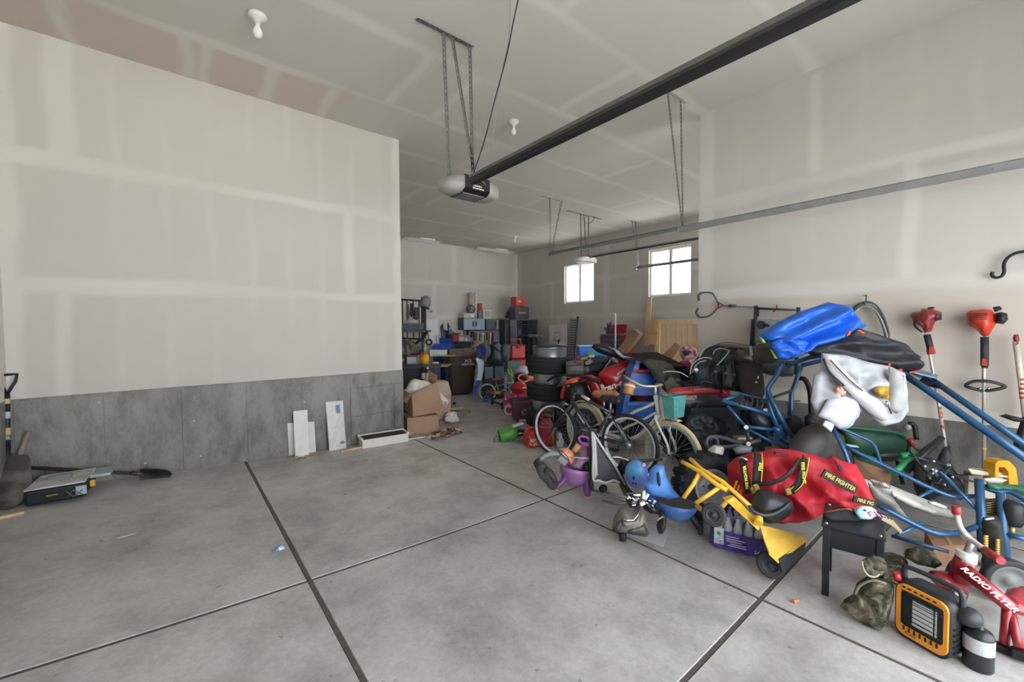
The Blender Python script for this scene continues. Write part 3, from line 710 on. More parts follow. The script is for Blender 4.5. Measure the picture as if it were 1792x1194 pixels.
# boards leaning on the footing
def lean(name, label, pts, th, mat_, extra=(), notch=None):
    P = [Vector(p) for p in pts]; n = (P[1]-P[0]).cross(P[3]-P[0]).normalized()
    if n.dot(CAM-P[0]) < 0: n = -n
    mb = MB().prism(P, -n*th); return thing(name, label, 'board', [['panel', mb, mat_, list(extra)]], 'white boards leaning on the left footing')
yw = YL-.022
lean('shelf_board', 'wide white board behind the narrow one against the footing', [FG(506, 797), FG(553, 791), OY(550, 738, yw), OY(503, 741, yw)], .018, BOARDW)
a, b = FG(517, 801), FG(541, 798)
lean('shelf_board', 'narrow white board leaning on a wider white board', [a, b, OY(538, 717, yw-.03), OY(513, 720, yw-.03)], .018, M('#e0dfda', .55, var=.05))
P = [FG(577, 790), FG(606, 784), OY(600, 701, yw), OY(570, 704, yw)]; P2 = [P[0], P[1], P[2], P[3]]
def onb(s, t): return P[0].lerp(P[1], s).lerp(P[3].lerp(P[2], s), t)+Vector((0, -.014, 0))
st = MB().quad(onb(.55, .75), onb(.78, .75), onb(.78, .92), onb(.55, .92)); hole = MB()
k = 12; hole.add([onb(.78+.12*math.cos(2*math.pi*i/k)*(1.3), .13+.03*math.sin(2*math.pi*i/k)) for i in range(k)], [tuple(range(k))])
lean('shelf_board', 'white marbled board with blue sticker and oval cut out', P2, .018, M('#dedcd6', .55, scale=16, var=.03, col2='#d2cfc8'), [['sticker', st, M('#5b7fae', .5)], ['hand_hole', hole, M('#8a877f', .8)]])
# planter
a, b = FG(629, 781), FG(708, 769); u = b-a; u.z = 0; L = u.length; w = Vector((-u.y, u.x, 0)).normalized(); mp = axes((a+b)/2-Vector((0, .06, 0)), u)
mb = MB(); hh = .14
for (c, s) in (((0, -.085, hh*.4), (L, .012, hh*.8)), ((0, .135, hh/2), (L, .012, hh)), ((-L/2+.006, .025, hh*.45), (.012, .22, hh*.9)), ((L/2-.006, .025, hh*.45), (.012, .22, hh*.9)), ((0, .02, .006), (L, .22, .012))): mb.box(c, s, mp)
rim = MB()
for (c, s) in (((0, -.09, hh*.8), (L+.02, .022, .014)), ((0, .14, hh), (L+.02, .03, .014)), ((-L/2, .025, hh*.9), (.035, .22, .014)), ((L/2, .025, hh*.9), (.035, .22, .014))): rim.box(c, s, mp)
thing('planter_box', 'long white planter box with dark brown inside', 'planter', [['trough', mb, BOARDW], ['rim', rim, BOARDW], ['soil', MB().prism([mp @ Vector(q) for q in ((-L/2+.015, -.078, hh*.74), (L/2-.015, -.078, hh*.74), (L/2-.015, .128, hh*.92), (-L/2+.015, .128, hh*.92))], (0, 0, -.02)), M('#3e2a20', .9, bump=.5, bscale=50)]])
a, b = FG(596, 792), FG(641, 782)
thing('wood_strip', 'yellowish wood stick lying in front of the planter', 'wood', [['strip', MB().box((0, 0, .014), ((b-a).length, .045, .025), axes((a+b)/2, b-a)), WOODL]])
for k, (x, y, l, an) in enumerate(((512, 801, .13, .3), (528, 803, .1, -.2), (545, 798, .16, .1), (556, 796, .1, .5), (520, 806, .08, .9))):
    p = FG(x, y); thing('wood_splinter', 'brown splinter of wood on the floor by the white boards', 'debris', [['chip', MB().box((0, 0, .008), (l, .03, .014), frame(p, an-.5), .003), wood('#7d6a52', '#9a866a')]], 'splinters below the white boards')
# scraps on the slab
def scrap(px, py, label, col, l, w, seed, h=.012):
    p = FG(px, py); rr = np.random.default_rng(seed); k = 9
    P = [p+Vector((l/2*math.cos(2*math.pi*i/k)*rr.uniform(.6, 1.1), w/2*math.sin(2*math.pi*i/k)*rr.uniform(.6, 1.1), .004)) for i in range(k)]
    thing('paper_scrap', label, 'scrap', [['scrap', MB().puff(P, h, res=l/8, wr=.9, seed=seed, nrm=Vector((0, 0, 1)), back=.1, rim=.001), col]])
scrap(222, 938, 'torn off-white scrap lying on the left slab', M('#b5b2aa', .8), .16, .05, 1)
scrap(487, 962, 'crumpled blue and white wrapper beside the slab joint', M('#5f7fc0', .5, scale=40, col2='#dfe3ea'), .1, .07, 2, .03)
p = FG(1393, 1055)
thing('ear_plug', 'small orange foam plug lying on the floor', 'plug', [['plug', MB().tube([p+Vector((-.02, .01, .011)), p+Vector((.022, -.008, .009))], [.011, .008], 10), M('#d98a5a', .8)]])

# ------------------------------------------------------------------ the far left: boxes, shelves, bins
SCR = M('#8d7a68', .8)
def carton(name, label, corners, h_vec, dpt, mat_, flaps=(), tape=None, open_top=False, parts_extra=()):
    """corrugated carton: bottom front-left, bottom front-right, then up vector and depth vector"""
    a, b = Vector(corners[0]), Vector(corners[1]); u = Vector(h_vec); w = Vector(dpt); t = .006
    mb = MB(); n = (b-a).normalized()
    mb.prism([a, b, b+u, a+u], w.normalized()*t); mb.prism([a+w, b+w, b+w+u, a+w+u], -w.normalized()*t)
    mb.prism([a, a+w, a+w+u, a+u], n*t); mb.prism([b, b+w, b+w+u, b+u], -n*t); mb.prism([a, b, b+w, a+w], u.normalized()*t)
    sub = []
    if not open_top: sub.append(['lid', MB().prism([a+u, b+u, b+u+w, a+u+w], -u.normalized()*t), mat_])
    for (s0, s1, dv) in flaps:
        sub.append(['flap', MB().prism([s0, s1, s1+Vector(dv), s0+Vector(dv)], Vector((.003, .003, .003))), mat_])
    if tape: sub.append(['tape', MB().prism([a+(b-a)*tape[0]-w.normalized()*.001, a+(b-a)*tape[1]-w.normalized()*.001, a+(b-a)*tape[1]+u*tape[2]-w.normalized()*.001, a+(b-a)*tape[0]+u*tape[2]-w.normalized()*.001], w.normalized()*.0005), M('#8d6f55', .5)])
    return thing(name, label, 'box', [['carton', mb, mat_, sub]]+list(parts_extra))
a, b = FL(712, 763), FL(768, 757.5); w = Vector((.0, .36, 0)); a = Vector((2.80, 5.80, 0)); b = Vector((3.27, 5.80, 0)); a = FL(713, 764); b = FL(768, 757)
w = Vector((-(b-a).y, (b-a).x, 0)).normalized()*.36
carton('cardboard_box', 'closed brown carton on the floor under a tilted one', (a, b), (0, 0, .285), w, CARD, tape=(.2, .27, .14))
z = .29
pts = [V(715, 730.5, depth(a)+.02), V(770, 721, depth(b)+.02)]
up = V(712, 692, depth(a)-.02)-pts[0]; up2 = V(757, 669, depth(b))-pts[1]
pts = [p+Vector((.08, .0, 0)) for p in pts]; mb = MB(); A0, B0, A1, B1 = pts[0], pts[1], pts[0]+up, pts[1]+up2; bw = Vector((.0, .30, .04)); t = Vector((.005, .005, 0))
mb.prism([A0, B0, B1, A1], bw.normalized()*.006); mb.prism([A0+bw, B0+bw, B1+bw, A1+bw], -bw.normalized()*.006)
mb.prism([A0, A0+bw, A1+bw, A1], (B0-A0).normalized()*.006); mb.prism([B0, B0+bw, B1+bw, B1], -(B0-A0).normalized()*.006); mb.prism([A0, B0, B0+bw, A0+bw], Vector((0, 0, .006)))
fl_ = MB().prism([A1, A1+bw*.9, A1+bw*.9+Vector((-.1, -.02, -.12)), A1+Vector((-.1, -.02, -.12))], Vector((.004, .002, 0)))
fr_ = MB().prism([B1, B1+bw, B1+bw+Vector((.03, .03, .12)), B1+Vector((.02, .02, .09))], Vector((.004, .002, 0)))
thing('cardboard_box', 'torn open brown carton tilted on top of another carton', 'box', [['carton', mb, M('#a4866c', .85, var=.08, scale=4), [['flap', fl_, CARD], ['flap', fr_, CARD]]]])
bagm = M('#dad6cf', .45, var=.06, scale=8)
thing('plastic_bag', 'full white plastic bag bulging out of the tilted carton', 'bag', [['bag', MB().pufx([(709, 690), (712, 676), (718, 666), (726, 663), (738, 666), (748, 668), (755, 671), (757, 680), (748, 690), (730, 697), (716, 696)], 6.72, .12, wr=.35, seed=4, res=.035), bagm]])
thing('plastic_bag', 'white plastic bag spilling down beside the tilted carton', 'bag', [['bag', MB().pufx([(761, 682), (768, 684), (775, 692), (783, 699), (786, 704), (781, 712), (772, 714), (768, 703), (763, 692)], 6.75, .09, wr=.4, seed=5, res=.03), bagm, [['print', MB().pufx([(779, 703), (783, 704), (782, 710), (778, 710)], 6.62, .01, res=.02), M('#dca68c', .6)]]]])
d = 7.3; P = [V(762, 669, d), V(779, 668, d), V(792, 685, d-.15), V(787, 706, d-.15)]
m, w_, h_ = loc(760, 668, 790, 700, 7.25, .5); h_ = V(775, 668, 7.25).z; m.translation.z = 0
thing('cardboard_box', 'creased pale carton with sloping lid behind the white bags', 'box', [['carton', MB().box((0, .2, h_*.3), (w_*.95, .34, h_*.6+.1), m, .008, (1.12, 1.1)), M('#b59d88', .85), [['lid', MB().box((0, .19, h_*.82), (w_*1.12, .4, h_*.34), m, .01, (.72, .7)), M('#bfa995', .85)]]]])
# floor planks, crumpled paper, chips by the cartons
for k, (x0, y0, x1, y1, dz, lab) in enumerate(((770, 726, 806, 722, .0, 'lowest grey laminate plank of the offcut heap'), (772, 719, 808, 715.5, .085, 'upper grey laminate plank behind the crumpled paper'), (800, 730, 817, 722, .0, 'short grey laminate offcut with a square end'), (764, 741, 790, 736, .0, 'grey laminate plank half hidden by the carton'))):
    a, b = FL(x0, y0, dz), FL(x1, y1, dz); thing('laminate_plank', lab, 'plank', [['plank', MB().box((0, .0, .03+(.0)), ((b-a).length, .19, .055), axes((a+b)/2, b-a), .004), wood('#8f7f73', '#a99a8c', 9, .6, (.1, 1, 1))]], 'grey offcuts beside the cartons')
p = FL(790, 741)
thing('crumpled_paper', 'crumpled pinkish paper ball on the plank offcuts', 'paper', [['wad', MB().ball(p+Vector((0, 0, .1)), (.11, .1, .1), n=26, k=18, wob=.55, seed=3), M('#dccdc9', .8, scale=20, var=.1, bump=1, bscale=22)]])
p = FL(795, 708)
thing('rubber_stopper', 'small black rubber stopper on the floor behind the planks', 'stopper', [['stopper', MB().cyl(p, p+Vector((0, 0, .04)), .035, 12), DBLK]])
rr = random.Random(4); labs = ['broken brown shard in the heap of chips by the carton']
for k in range(64):
    t = rr.random(); x = 752+54*t+rr.uniform(-4, 4); y = 767-13*t+rr.uniform(-8, 3); p = FL(x, y, rr.uniform(0, .05)*(1-abs(t-.5)))
    m = Matrix.Translation(p+Vector((0, 0, .015))) @ Matrix.Rotation(rr.uniform(0, 6), 4, 'Z') @ Matrix.Rotation(rr.uniform(-.5, .5), 4, 'X')
    l = rr.uniform(.06, .12); thing('bark_chip', labs[0], 'chip', [['chip', MB().loft([[Vector((l*.5*sx, l*.3*sy*(1 if sx > 0 else .5), z)) for sx, sy in ((-1, -1), (1, -1), (1.2, .2), (.6, 1), (-1, 1))] for z in (-.008, .008)], m, smooth=False), M(rr.choice(['#6d4c3c', '#8a6a58', '#4e3a30', '#b39a88', '#d3c6ba']), .85)]], 'heap of brown chips on the floor')
for k, (x0, y0, x1, y1, lb) in enumerate(((714, 770, 752, 764, 'flat white trim offcut in front of the cartons'), (735, 763, 760, 768, 'short grey trim offcut crossing the white one'))):
    a, b = FL(x0, y0), FL(x1, y1); thing('trim_offcut', lb, 'wood', [['strip', MB().box((0, 0, .01+.014*k), ((b-a).length, .05, .014), axes((a+b)/2, b-a)), BOARDW if k == 0 else M('#9c958c', .7)]])

# ---- dark storage bench and what stands on it
D = 8.15
m, w_, h_ = loc(690, 641, 764, 701, D); zb = V(727, 701, D).z
m = axes(Vector((m.translation.x, m.translation.y, 0)), RGT); H = V(727, 641, D).z
body = MB().box((0, .25, H/2-.02), (w_, .5, H-.04), m, .02); lid = MB().box((0, .25, H-.03), (w_+.04, .54, .06), m, .02)
thing('storage_bench', 'dark grey plastic storage bench behind the cartons', 'bench', [['body', body, M('#3a3c40', .5)], ['lid', lid, M('#45474b', .5)]])
def can(px0, py0, px1, py1, d, label, cols, group=None, neck=.5, name='bottle', cat='bottle', cap=None, th=None):
    m, w, h = loc(px0, py0, px1, py1, d); r = w/2
    body = MB().lathe([(0, 0), (r*.95, 0), (r, h*.03), (r, h*.66), (r*neck*1.2, h*.8), (r*neck, h*.84), (0, h*.84)], m, 18)
    parts = [['body', body, cols[0]], ['cap', MB().lathe([(0, h*.83), (r*neck*1.1, h*.83), (r*neck*1.0, h), (0, h)], m, 14), cols[1]]]
    if len(cols) > 2: parts[0].append([['label_wrap', MB().lathe([(r*1.01, h*.18), (r*1.015, h*.2), (r*1.015, h*.55), (r*1.01, h*.57)], m, 18), cols[2]]])
    return thing(name, label, cat, parts, group)
can(737, 642, 745, 667, D-.1, 'tall black bottle with pale bands on the storage bench', (M('#22201f', .3), DBLK, M('#b8ada6', .5)), neck=.45)
can(745, 642, 752, 667, D-.1, 'slim bottle with a pinkish label beside the black bottle', (M('#2b2325', .3), WHT, M('#c9a8ae', .5)), neck=.45)
D2 = 8.9
sh1 = MB().box((0, 0, 0), (1.15, .45, .03), axes(V(738, 641, D2)+FWD*.2, RGT)); legs = []
p1 = V(738, 641, D2)+FWD*.2
for sx in (-.55, .55):
    for sy in (-.2, .2): legs.append(['leg', MB().box((sx, sy, -p1.z/2-.01), (.035, .035, p1.z-.02), axes(p1, RGT)), DBLK])
sh2p = V(742, 624, D2)+FWD*.25
for sx in (-.5, .5): legs.append(['upright', MB().box((sx, .2, 0), (.035, .035, .5), axes((p1+sh2p)/2+Vector((0, 0, .0)), RGT)), DBLK])
thing('work_bench', 'small wooden work bench crowded with tools behind the storage bench', 'bench', [['top_board', sh1, wood('#a5845c', '#bf9b70')], ['raised_shelf', MB().box((.22, 0, 0), (.8, .28, .025), axes(sh2p, RGT)), wood('#b07d4c', '#c08f5c')]]+legs)
can(735, 616, 751, 639, D2-.05, 'squat yellow bottle with amber neck on the work bench', (M('#d99a1e', .35), M('#a8672a', .4)), neck=.5)
def crate(px0, py0, px1, py1, d, th, label, mat_, name='storage_box', cat='box', rz=0, lid=None, extra=(), group=None, bev=.01):
    m, w, h = loc(px0, py0, px1, py1, d, rz); parts = [['body', MB().box((0, th/2, h*(.42 if lid else .5)), (w, th, h*(.84 if lid else 1)), m, bev), mat_, [[e[0], MB().box((e[1]*w, -.003, e[2]*h), (e[3]*w, .006, e[4]*h), m), e[5]] for e in extra]]]
    if lid: parts.append(['lid', MB().box((0, th/2, h*.92), (w*1.03, th*1.03, h*.16), m, bev*.6), lid])
    return thing(name, label, cat, parts, group)
crate(712, 622, 728, 641, D2, .2, 'pale grey tool case with red top on the work bench', M('#b9bcc8', .4), rz=.2, lid=M('#8c3436', .5))
crate(699, 623, 709, 640, D2-.02, .15, 'dark box with a green label at the bench end', M('#3c443f', .5), extra=[('sticker', 0, .55, .6, .3, M('#8fa58a', .5))])
crate(752, 613, 780, 623.5, D2+.1, .2, 'white box with bright green base on the raised shelf', M('#c8cdd0', .5), lid=WHT, extra=[('green_base', .1, .12, .8, .24, M('#6fbf4a', .4))])
can(754, 634, 768, 640, D2+.02, 'tan putty tub lying low on the bench', (M('#c9ab83', .5), WHT), neck=.9, name='tub', cat='tub')
# grey tarpaulin and clothes on the bench
thing('folded_tarp', 'heap of grey and olive tarps on the work bench', 'tarp', [['tarp', MB().pufx([(700, 596), (712, 592), (722, 596), (733, 604), (738, 614), (736, 623), (715, 624), (700, 622)], D2+.36, .14, wr=.5, seed=8, res=.04), M('#7d7a72', .8, scale=5, col2='#4a4f58')]])
thing('folded_tarp', 'brown cloth draped over the grey tarps', 'cloth', [['cloth', MB().pufx([(713, 600), (722, 596), (732, 602), (731, 607), (719, 606)], D2+.19, .05, wr=.4, seed=9, res=.03), M('#8d7c66', .85)]])
# black railed rack
D3 = 10.2; rk = []; zt = 525.5
p = lambda x, y: V(x, y, D3)
rk.append(['top_rail', MB().tube([p(696, 524), p(741, 527)], .022, 8), DBLK])
for x in (704, 712, 723, 733): rk.append(['bar', MB().tube([p(x, 526), Vector((p(x, 526).x, p(x, 526).y, p(x, 594).z))], .014, 8), DBLK])
for x in (739, 743): rk.append(['post', MB().tube([p(x, 520), Vector((p(x, 520).x, p(x, 520).y, 0))], .035, 10), M('#3a3d42', .45)])
rk.append(['lower_rail', MB().tube([p(696, 592), p(741, 594)], .02, 8), DBLK])
rk.append(['post', MB().tube([p(696, 524), Vector((p(696, 524).x, p(696, 524).y, 0))], .03, 10), DBLK])
thing('metal_rack', 'tall black metal rack with vertical bars near the wall end', 'rack', rk)
mh = Matrix.Translation(V(744.5, 530, D3)) @ Matrix.Rotation(.35, 4, 'Y')
thing('helmet', 'grey hard hat hung on the top of the black rack', 'helmet', [['shell', MB().lathe([(0, .17), (.06, .165), (.1, .13), (.13, .06), (.135, -.02), (.12, -.1), (.1, -.12), (0, -.11)], mh, 20), M('#7f7f84', .6)], ['brim', MB().lathe([(.12, -.1), (.15, -.12), (.13, -.125), (.1, -.11)], mh, 20), M('#6a6a70', .6)]])
crate(703, 566, 736, 578, 9.7, .35, 'grey metal tool tray on the rack shelf', M('#6f7478', .4, .4), lid=M('#83888c', .4, .4))
thing('shelf_board', 'grey steel shelf across the black rack', 'shelf', [['shelf', MB().box((0, .2, 0), (.8, .5, .05), axes(V(718, 580, 9.65), RGT), .008), M('#6a6e72', .45, .5), [['bracket', MB().tube([V(748, 580, 9.7), V(753, 604, 9.7)], .015, 6), M('#4d5156', .5)]]]])
thing('cloth_bundle', 'pale rag bundle on the metal tool tray', 'cloth', [['rag', MB().pufx([(711, 560), (722, 558), (730, 561), (730, 567), (712, 567)], 9.8, .06, wr=.3, seed=2, res=.03), M('#b9b6b8', .8)]])
for (x0, x1, y0, y1, c, lb) in ((712, 716, 533, 559, '#7c7a7c', 'grey hanging strap behind the rack bars'), (718, 722, 531, 556, '#4d4a4a', 'dark hanging strap behind the rack bars'), (725, 732, 538, 562, '#6a5a52', 'brown glove hanging behind the rack bars')):
    thing('hanging_strap', lb, 'strap', [['strap', MB().pufx([(x0, y0), (x1, y0), (x1+1, y1-4), ((x0+x1)/2, y1), (x0-1, y1-5)], D3+.25, .04, wr=.2, seed=x0, res=.03), M(c, .7)]])
# white cabinet and box
m, w_, h_ = loc(745, 559, 767, 640, 12.2, .15); m.translation.z = 0; hh = V(756, 559, 12.2).z
thing('white_cabinet', 'narrow white appliance cabinet beside the black rack', 'cabinet', [['body', MB().box((0, .2, hh/2), (w_*1.05, .4, hh), m, .012), M('#d8dadd', .4, var=.03), [['door', MB().box((0, -.012, hh*.5), (w_*.98, .02, hh*.9), m, .008), M('#dddfe2', .4, var=.03)], ['handle', MB().tube([m @ Vector((w_*.38, -.03, hh*.55)), m @ Vector((w_*.38, -.03, hh*.75))], .012, 6), GREY]]]])
crate(745, 543, 759, 559, 12.25, .3, 'pale stacked cartons on the white cabinet', M('#cfc8c2', .7), lid=M('#c4bcb5', .7), rz=.2, extra=[('label', .2, .85, .3, .14, M('#6a6560', .6))])
thing('hand_tool', 'black angle grinder with pale disc leaning on the bench', 'tool', [['grip', MB().tube([V(727, 602, D2), V(741, 590, D2), V(748, 580, D2)], .03, 10, smooth=3), DBLK], ['disc', MB().cyl(V(751, 599, D2), V(751, 599, D2)+Vector((-.02, -.03, 0)), .075, 20), DBLK, [['hub', MB().cyl(V(751, 599, D2)+Vector((-.02, -.03, 0)), V(751, 599, D2)+Vector((-.03, -.045, 0)), .03, 14), M('#c8b8b0', .4)]]]])
can(741, 592, 747, 618, D2+.2, 'slim spray bottle with yellowish tint on the bench', (M('#a8ad8c', .3), M('#c9b25a', .4)), neck=.4)
# blue tool bucket with long tools
m, w_, h_ = loc(771, 592, 795, 606, 12.5); rr = random.Random(5); z0 = m.translation.z
parts = [['tub', MB().lathe([(0, -z0), (.2, -z0), (.24, h_), (.22, h_), (.2, h_*.3), (0, h_*.3)], m, 24), M('#2f58b8', .45)]]
for k in range(11):
    x = -.16+.032*k; hh = rr.uniform(.18, .5); c = rr.choice(['#1d2840', '#5d80a8', '#2b2e33', '#8fa6be', '#35537a', '#565a60'])
    parts.append(['tool', MB().tube([m @ Vector((x, .02, h_*.3)), m @ Vector((x*1.15+rr.uniform(-.03, .03), .02, h_+hh))], .022, 8), M(c, .5)])
    parts.append(['tool_head', MB().box((x*1.15, .02, h_+hh*.75), (.07, .05, rr.uniform(.08, .16)), m, .015), M(rr.choice(['#35465f', '#23252a', '#6c8cb0', '#7c6a58']), .5)])
thing('tool_bucket', 'blue tub packed with dark and pale blue long tools', 'tub', parts)
# bins
def wheelie(px0, py0, px1, py1, rz, label, col, lidc, text=None, d=None):
    if d: m, w, h = loc(px0, py0, px1, py1, d, rz); m.translation.z = 0; h = V((px0+px1)/2, py0, d).z
    else: m, w, h = locf(px0, py0, px1, py1, rz)
    w *= .93; dp = w*1.05
    def ring(z, k, r=.03):
        X, Y = w/2*k, dp/2*k; out = []
        for sx, sy, a0 in ((1, 1, 0), (-1, 1, 90), (-1, -1, 180), (1, -1, 270)):
            for a in (0, 45, 90): out.append(Vector((sx*(X-r)+r*math.cos(math.radians(a0+a)), dp/2+sy*(Y-r)+r*math.sin(math.radians(a0+a)), z)))
        return out
    body = MB().loft([ring(.03, .74), ring(h*.06, .78), ring(h*.62, .92), ring(h*.64, .95), ring(h*.9, 1.0), ring(h*.9, .96), ring(h*.3, .8)], m, smooth=False)
    sub = [['rim', MB().loft([ring(h*.865, 1.03), ring(h*.9, 1.05), ring(h*.925, 1.05), ring(h*.925, .98), ring(h*.865, .98)], m, cap=False, smooth=False), lidc],
           ['grip_recess', MB().box((-w*.47, dp*.35, h*.72), (.03, .16, .1), m, .01), DBLK], ['catch_bar', MB().box((-w*.43, dp*.3, h*.4), (.05, .14, .12), m, .01), DBLK]]
    if text:
        fm = m @ Matrix.Translation((w*.16, .0-.006, h*.76)) @ Matrix.Rotation(math.radians(86), 4, 'X')
        t = MB()
        for i, (tx, sz) in enumerate(text): q = text_mb(tx, fm @ Matrix.Translation((0, -.085*i, .004)), sz, bold=.002); t.add(q.v, q.f)
        sub.append(['lettering', t, WHT])
    parts = [['body', body, col, sub], ['lid', MB().loft([ring(h*.925, 1.06), ring(h*.95, 1.06), ring(h*1.0, .85), ring(h*1.0, .8)], m, smooth=False), lidc], ['handle', MB().tube([m @ Vector((x, dp*1.08, h*.95)) for x in (-w*.4, -w*.2, w*.2, w*.4)], .016, 8), lidc]]
    for s in (-1, 1): parts.append(['wheel', tyre_mb(m @ Vector((s*w*.4, dp*.95, .11)), m.to_3x3() @ Vector((1, 0, 0)), .11, .05, .03, n=20), RUB])
    return thing('wheelie_bin', label, 'bin', parts, 'wheeled refuse bins')
wheelie(785, 613, 839, 692, .42, 'brown wheeled refuse bin with white lettering', M('#4d3b37', .5), M('#7b6456', .55), (('ACE', .1), ('DISPOSAL', .075)))
wheelie(757, 603, 790, 672, .1, 'royal blue wheeled bin beside the brown one', M('#12309c', .45), M('#2c55c8', .45), d=11.25)
crate(797, 598, 824, 607, 11.3, .3, 'black tool box behind the refuse bins', M('#23262c', .45), lid=M('#2f3238', .4))
crate(792, 583, 803, 598, 11.95, .25, 'red parts organiser stacked behind the bins', M('#b03a38', .5), lid=M('#7d2a2c', .5))
crate(803, 588, 812, 598, 11.95, .2, 'white jug shaped box behind the bins', M('#cfd0d4', .4), lid=M('#d3822c', .5))
can(812, 590, 818, 599, 11.95, 'small orange topped bottle behind the bins', (M('#c2c4c8', .3), M('#dc8a2e', .4)), neck=.6)
thing('boot', 'tan boot lying on the brown bin lid', 'boot', [['boot', MB().pufx([(824, 606), (829, 602), (833, 600), (838, 596), (843, 599), (840, 605), (832, 609), (825, 610)], 10.3, .06, res=.03), M('#b39a86', .7)]])

pb = V(810, 598.5, 11.95); mbk = axes((pb.x, pb.y, 0), RGT)
thing('tool_stand', 'dark steel stand behind the refuse bins carrying tool boxes', 'stand', [['top_plate', MB().box((0, .1, pb.z-.02), (.6, .4, .04), mbk), DGREY]]+[['leg', MB().box((sx, sy, pb.z/2-.02), (.04, .04, pb.z-.04), mbk), DGREY] for sx in (-.28, .28) for sy in (-.1, .3)])
# ---- grey steel cabinets on the deep back wall
CABL = M('#9fb0bf', .4, .2, var=.04); CABD = M('#4d5157', .45, .2); yc = YB-.39; yq = 11.35
def cab(px0, px1, py0, py1, label, mat_, side, doors=2, name='wall_cabinet', dp=.34, zfloor_=False):
    a, b, t = OY(px0, py0, yc), OY(px1, py0, yc), OY(px0, py1, yc); w = b.x-a.x; z1 = a.z; z0 = 0 if zfloor_ else t.z; h = z1-z0; c = Vector(((a.x+b.x)/2, yc+dp/2, (z0+z1)/2))
    sub = []
    for k in range(doors):
        x0 = a.x+w*k/doors; cx = x0+w/doors/2
        hd = MB().box((cx+(w/doors*.36)*(1 if k == 0 and doors > 1 else -1 if doors > 1 else 1), yc-.035, c.z+h*.02), (.035, .025, min(.28, h*.45)), bev=.008)
        sub.append(['door', MB().box((cx, yc-.012, c.z), (w/doors-.012, .022, h-.02), bev=.006), mat_, [['handle', hd, DBLK]]])
    return thing(name, label, 'cabinet', [['carcass', MB().box(c, (w, dp, h)), side]]+sub)
cab(811, 848, 557, 578, 'light steel wall cabinet with two dark handles', CABL, CABD)
cab(850, 869, 559, 577, 'dark steel wall cabinet next to the light one', M('#666b72', .4, .2), CABD, 1)
cab(883, 903, 560, 602, 'tall grey steel cabinet with closed door', M('#8d97a0', .4, .2), CABD, 1, 'tall_cabinet', zfloor_=True)
# tall open cabinet
yc0 = yc; yc = yq; a, b = OY(904, 560, yc), OY(925, 560, yc); zt = a.z; xm = (a.x+b.x)/2; w_ = b.x-a.x; op = MB()
op.box((a.x+.015, yc+.17, zt/2), (.03, .34, zt)).box((b.x-.015, yc+.17, zt/2), (.03, .34, zt)).box((xm, yc+.33, zt/2), (w_, .02, zt)).box((xm, yc+.17, zt-.015), (w_, .34, .03))
thing('tall_cabinet', 'tall dark open cabinet with pale side panel in the back corner', 'cabinet', [['carcass', op, CABD], ['side_panel', MB().box((a.x-.006, yc+.17, zt/2), (.012, .345, zt-.01)), M('#97a1a9', .45)]]+[['shelf', MB().box((xm, yc+.17, z), (w_-.06, .32, .025)), CABD] for z in (.3, .8, 1.35, 1.75)]+[['open_door', MB().box((b.x+.02, yc-.22, zt/2), (.025, .45, zt)), M('#5c6167', .4, .3)]])
for k, (x, z, r, c, lb) in enumerate(((907.5, 573, .11, '#3e5a78', 'blue ball shaped can inside the open cabinet'), (910, 582, .08, '#7a8087', 'grey tin on the middle shelf of the open cabinet'), (907, 592, .09, '#1d1f24', 'black tub low in the open cabinet'))):
    p = OY(x, z, yc+.15); p.z = (1.35, .8, .3)[k]+.0125+r; thing('tin', lb, 'tin', [['tin', MB().lathe([(0, -r), (r*.9, -r), (r, -r*.9), (r, r*.7), (r*.8, r), (0, r)], Matrix.Translation(p), 18), M(c, .4)], ['lid', MB().cyl(p+Vector((0, 0, r)), p+Vector((0, 0, r*1.15)), r*.7, 16), GREY]], 'tins in the open cabinet')
yc = yc0
# pegboard and tools
a, b = OY(812, 579, YB-.04), OY(880, 610, YB-.04)
peg = []
for k, (x, y, l, c) in enumerate(((831.5, 585, .3, '#b03238'), (836, 584, .35, '#c9c9c6'), (841, 586, .4, '#7f9f9a'), (845, 585, .4, '#d6d8da'), (848.8, 587, .35, '#b78a4c'), (853, 584, .3, '#b03238'), (858, 585, .5, '#c9ccd0'), (863, 584, .4, '#ba2f34'), (826.5, 583, .2, '#2b3036'), (819, 581, .15, '#2b3036'))):
    p = OY(x, y, YB-.11); q = p-Vector((.02, 0, l*.78)); t = MB().tube([p, q], [.03, .045], 8); t.box(p+Vector((0, 0, .02)), (.12, .03, .05))
    thing('hand_tool', {0: 'red handled tool hanging on the pegboard', 1: 'silver wrench hanging on the pegboard', 2: 'teal handled tool on the pegboard', 3: 'long pale wrench on the pegboard', 4: 'wood handled hammer on the pegboard', 5: 'red pliers beside the wooden hammer', 6: 'longest steel bar on the pegboard', 7: 'red bar at the pegboard end', 8: 'small black tool at the pegboard start', 9: 'tiny black hook tool under the light cabinet'}[k], 'tool', [['tool', t, M(c, .45)]], 'tools on the far pegboard')
thing('pegboard', 'grey pegboard on the back wall under the steel cabinets', 'pegboard', [['board', MB().box(((a.x+b.x)/2, YB-.045, (a.z+b.z)/2-.2), (b.x-a.x, .025, a.z-b.z+.4)), M('#8d98a0', .6, var=.15, scale=60)], ['frame', MB().box(((a.x+b.x)/2, YB-.05, a.z+.01), (b.x-a.x, .035, .03)), DGREY]])
m, w_, h_ = loc(812, 604, 884, 640, 14.6)
wbz = OY(850, 606, yc-.2).z
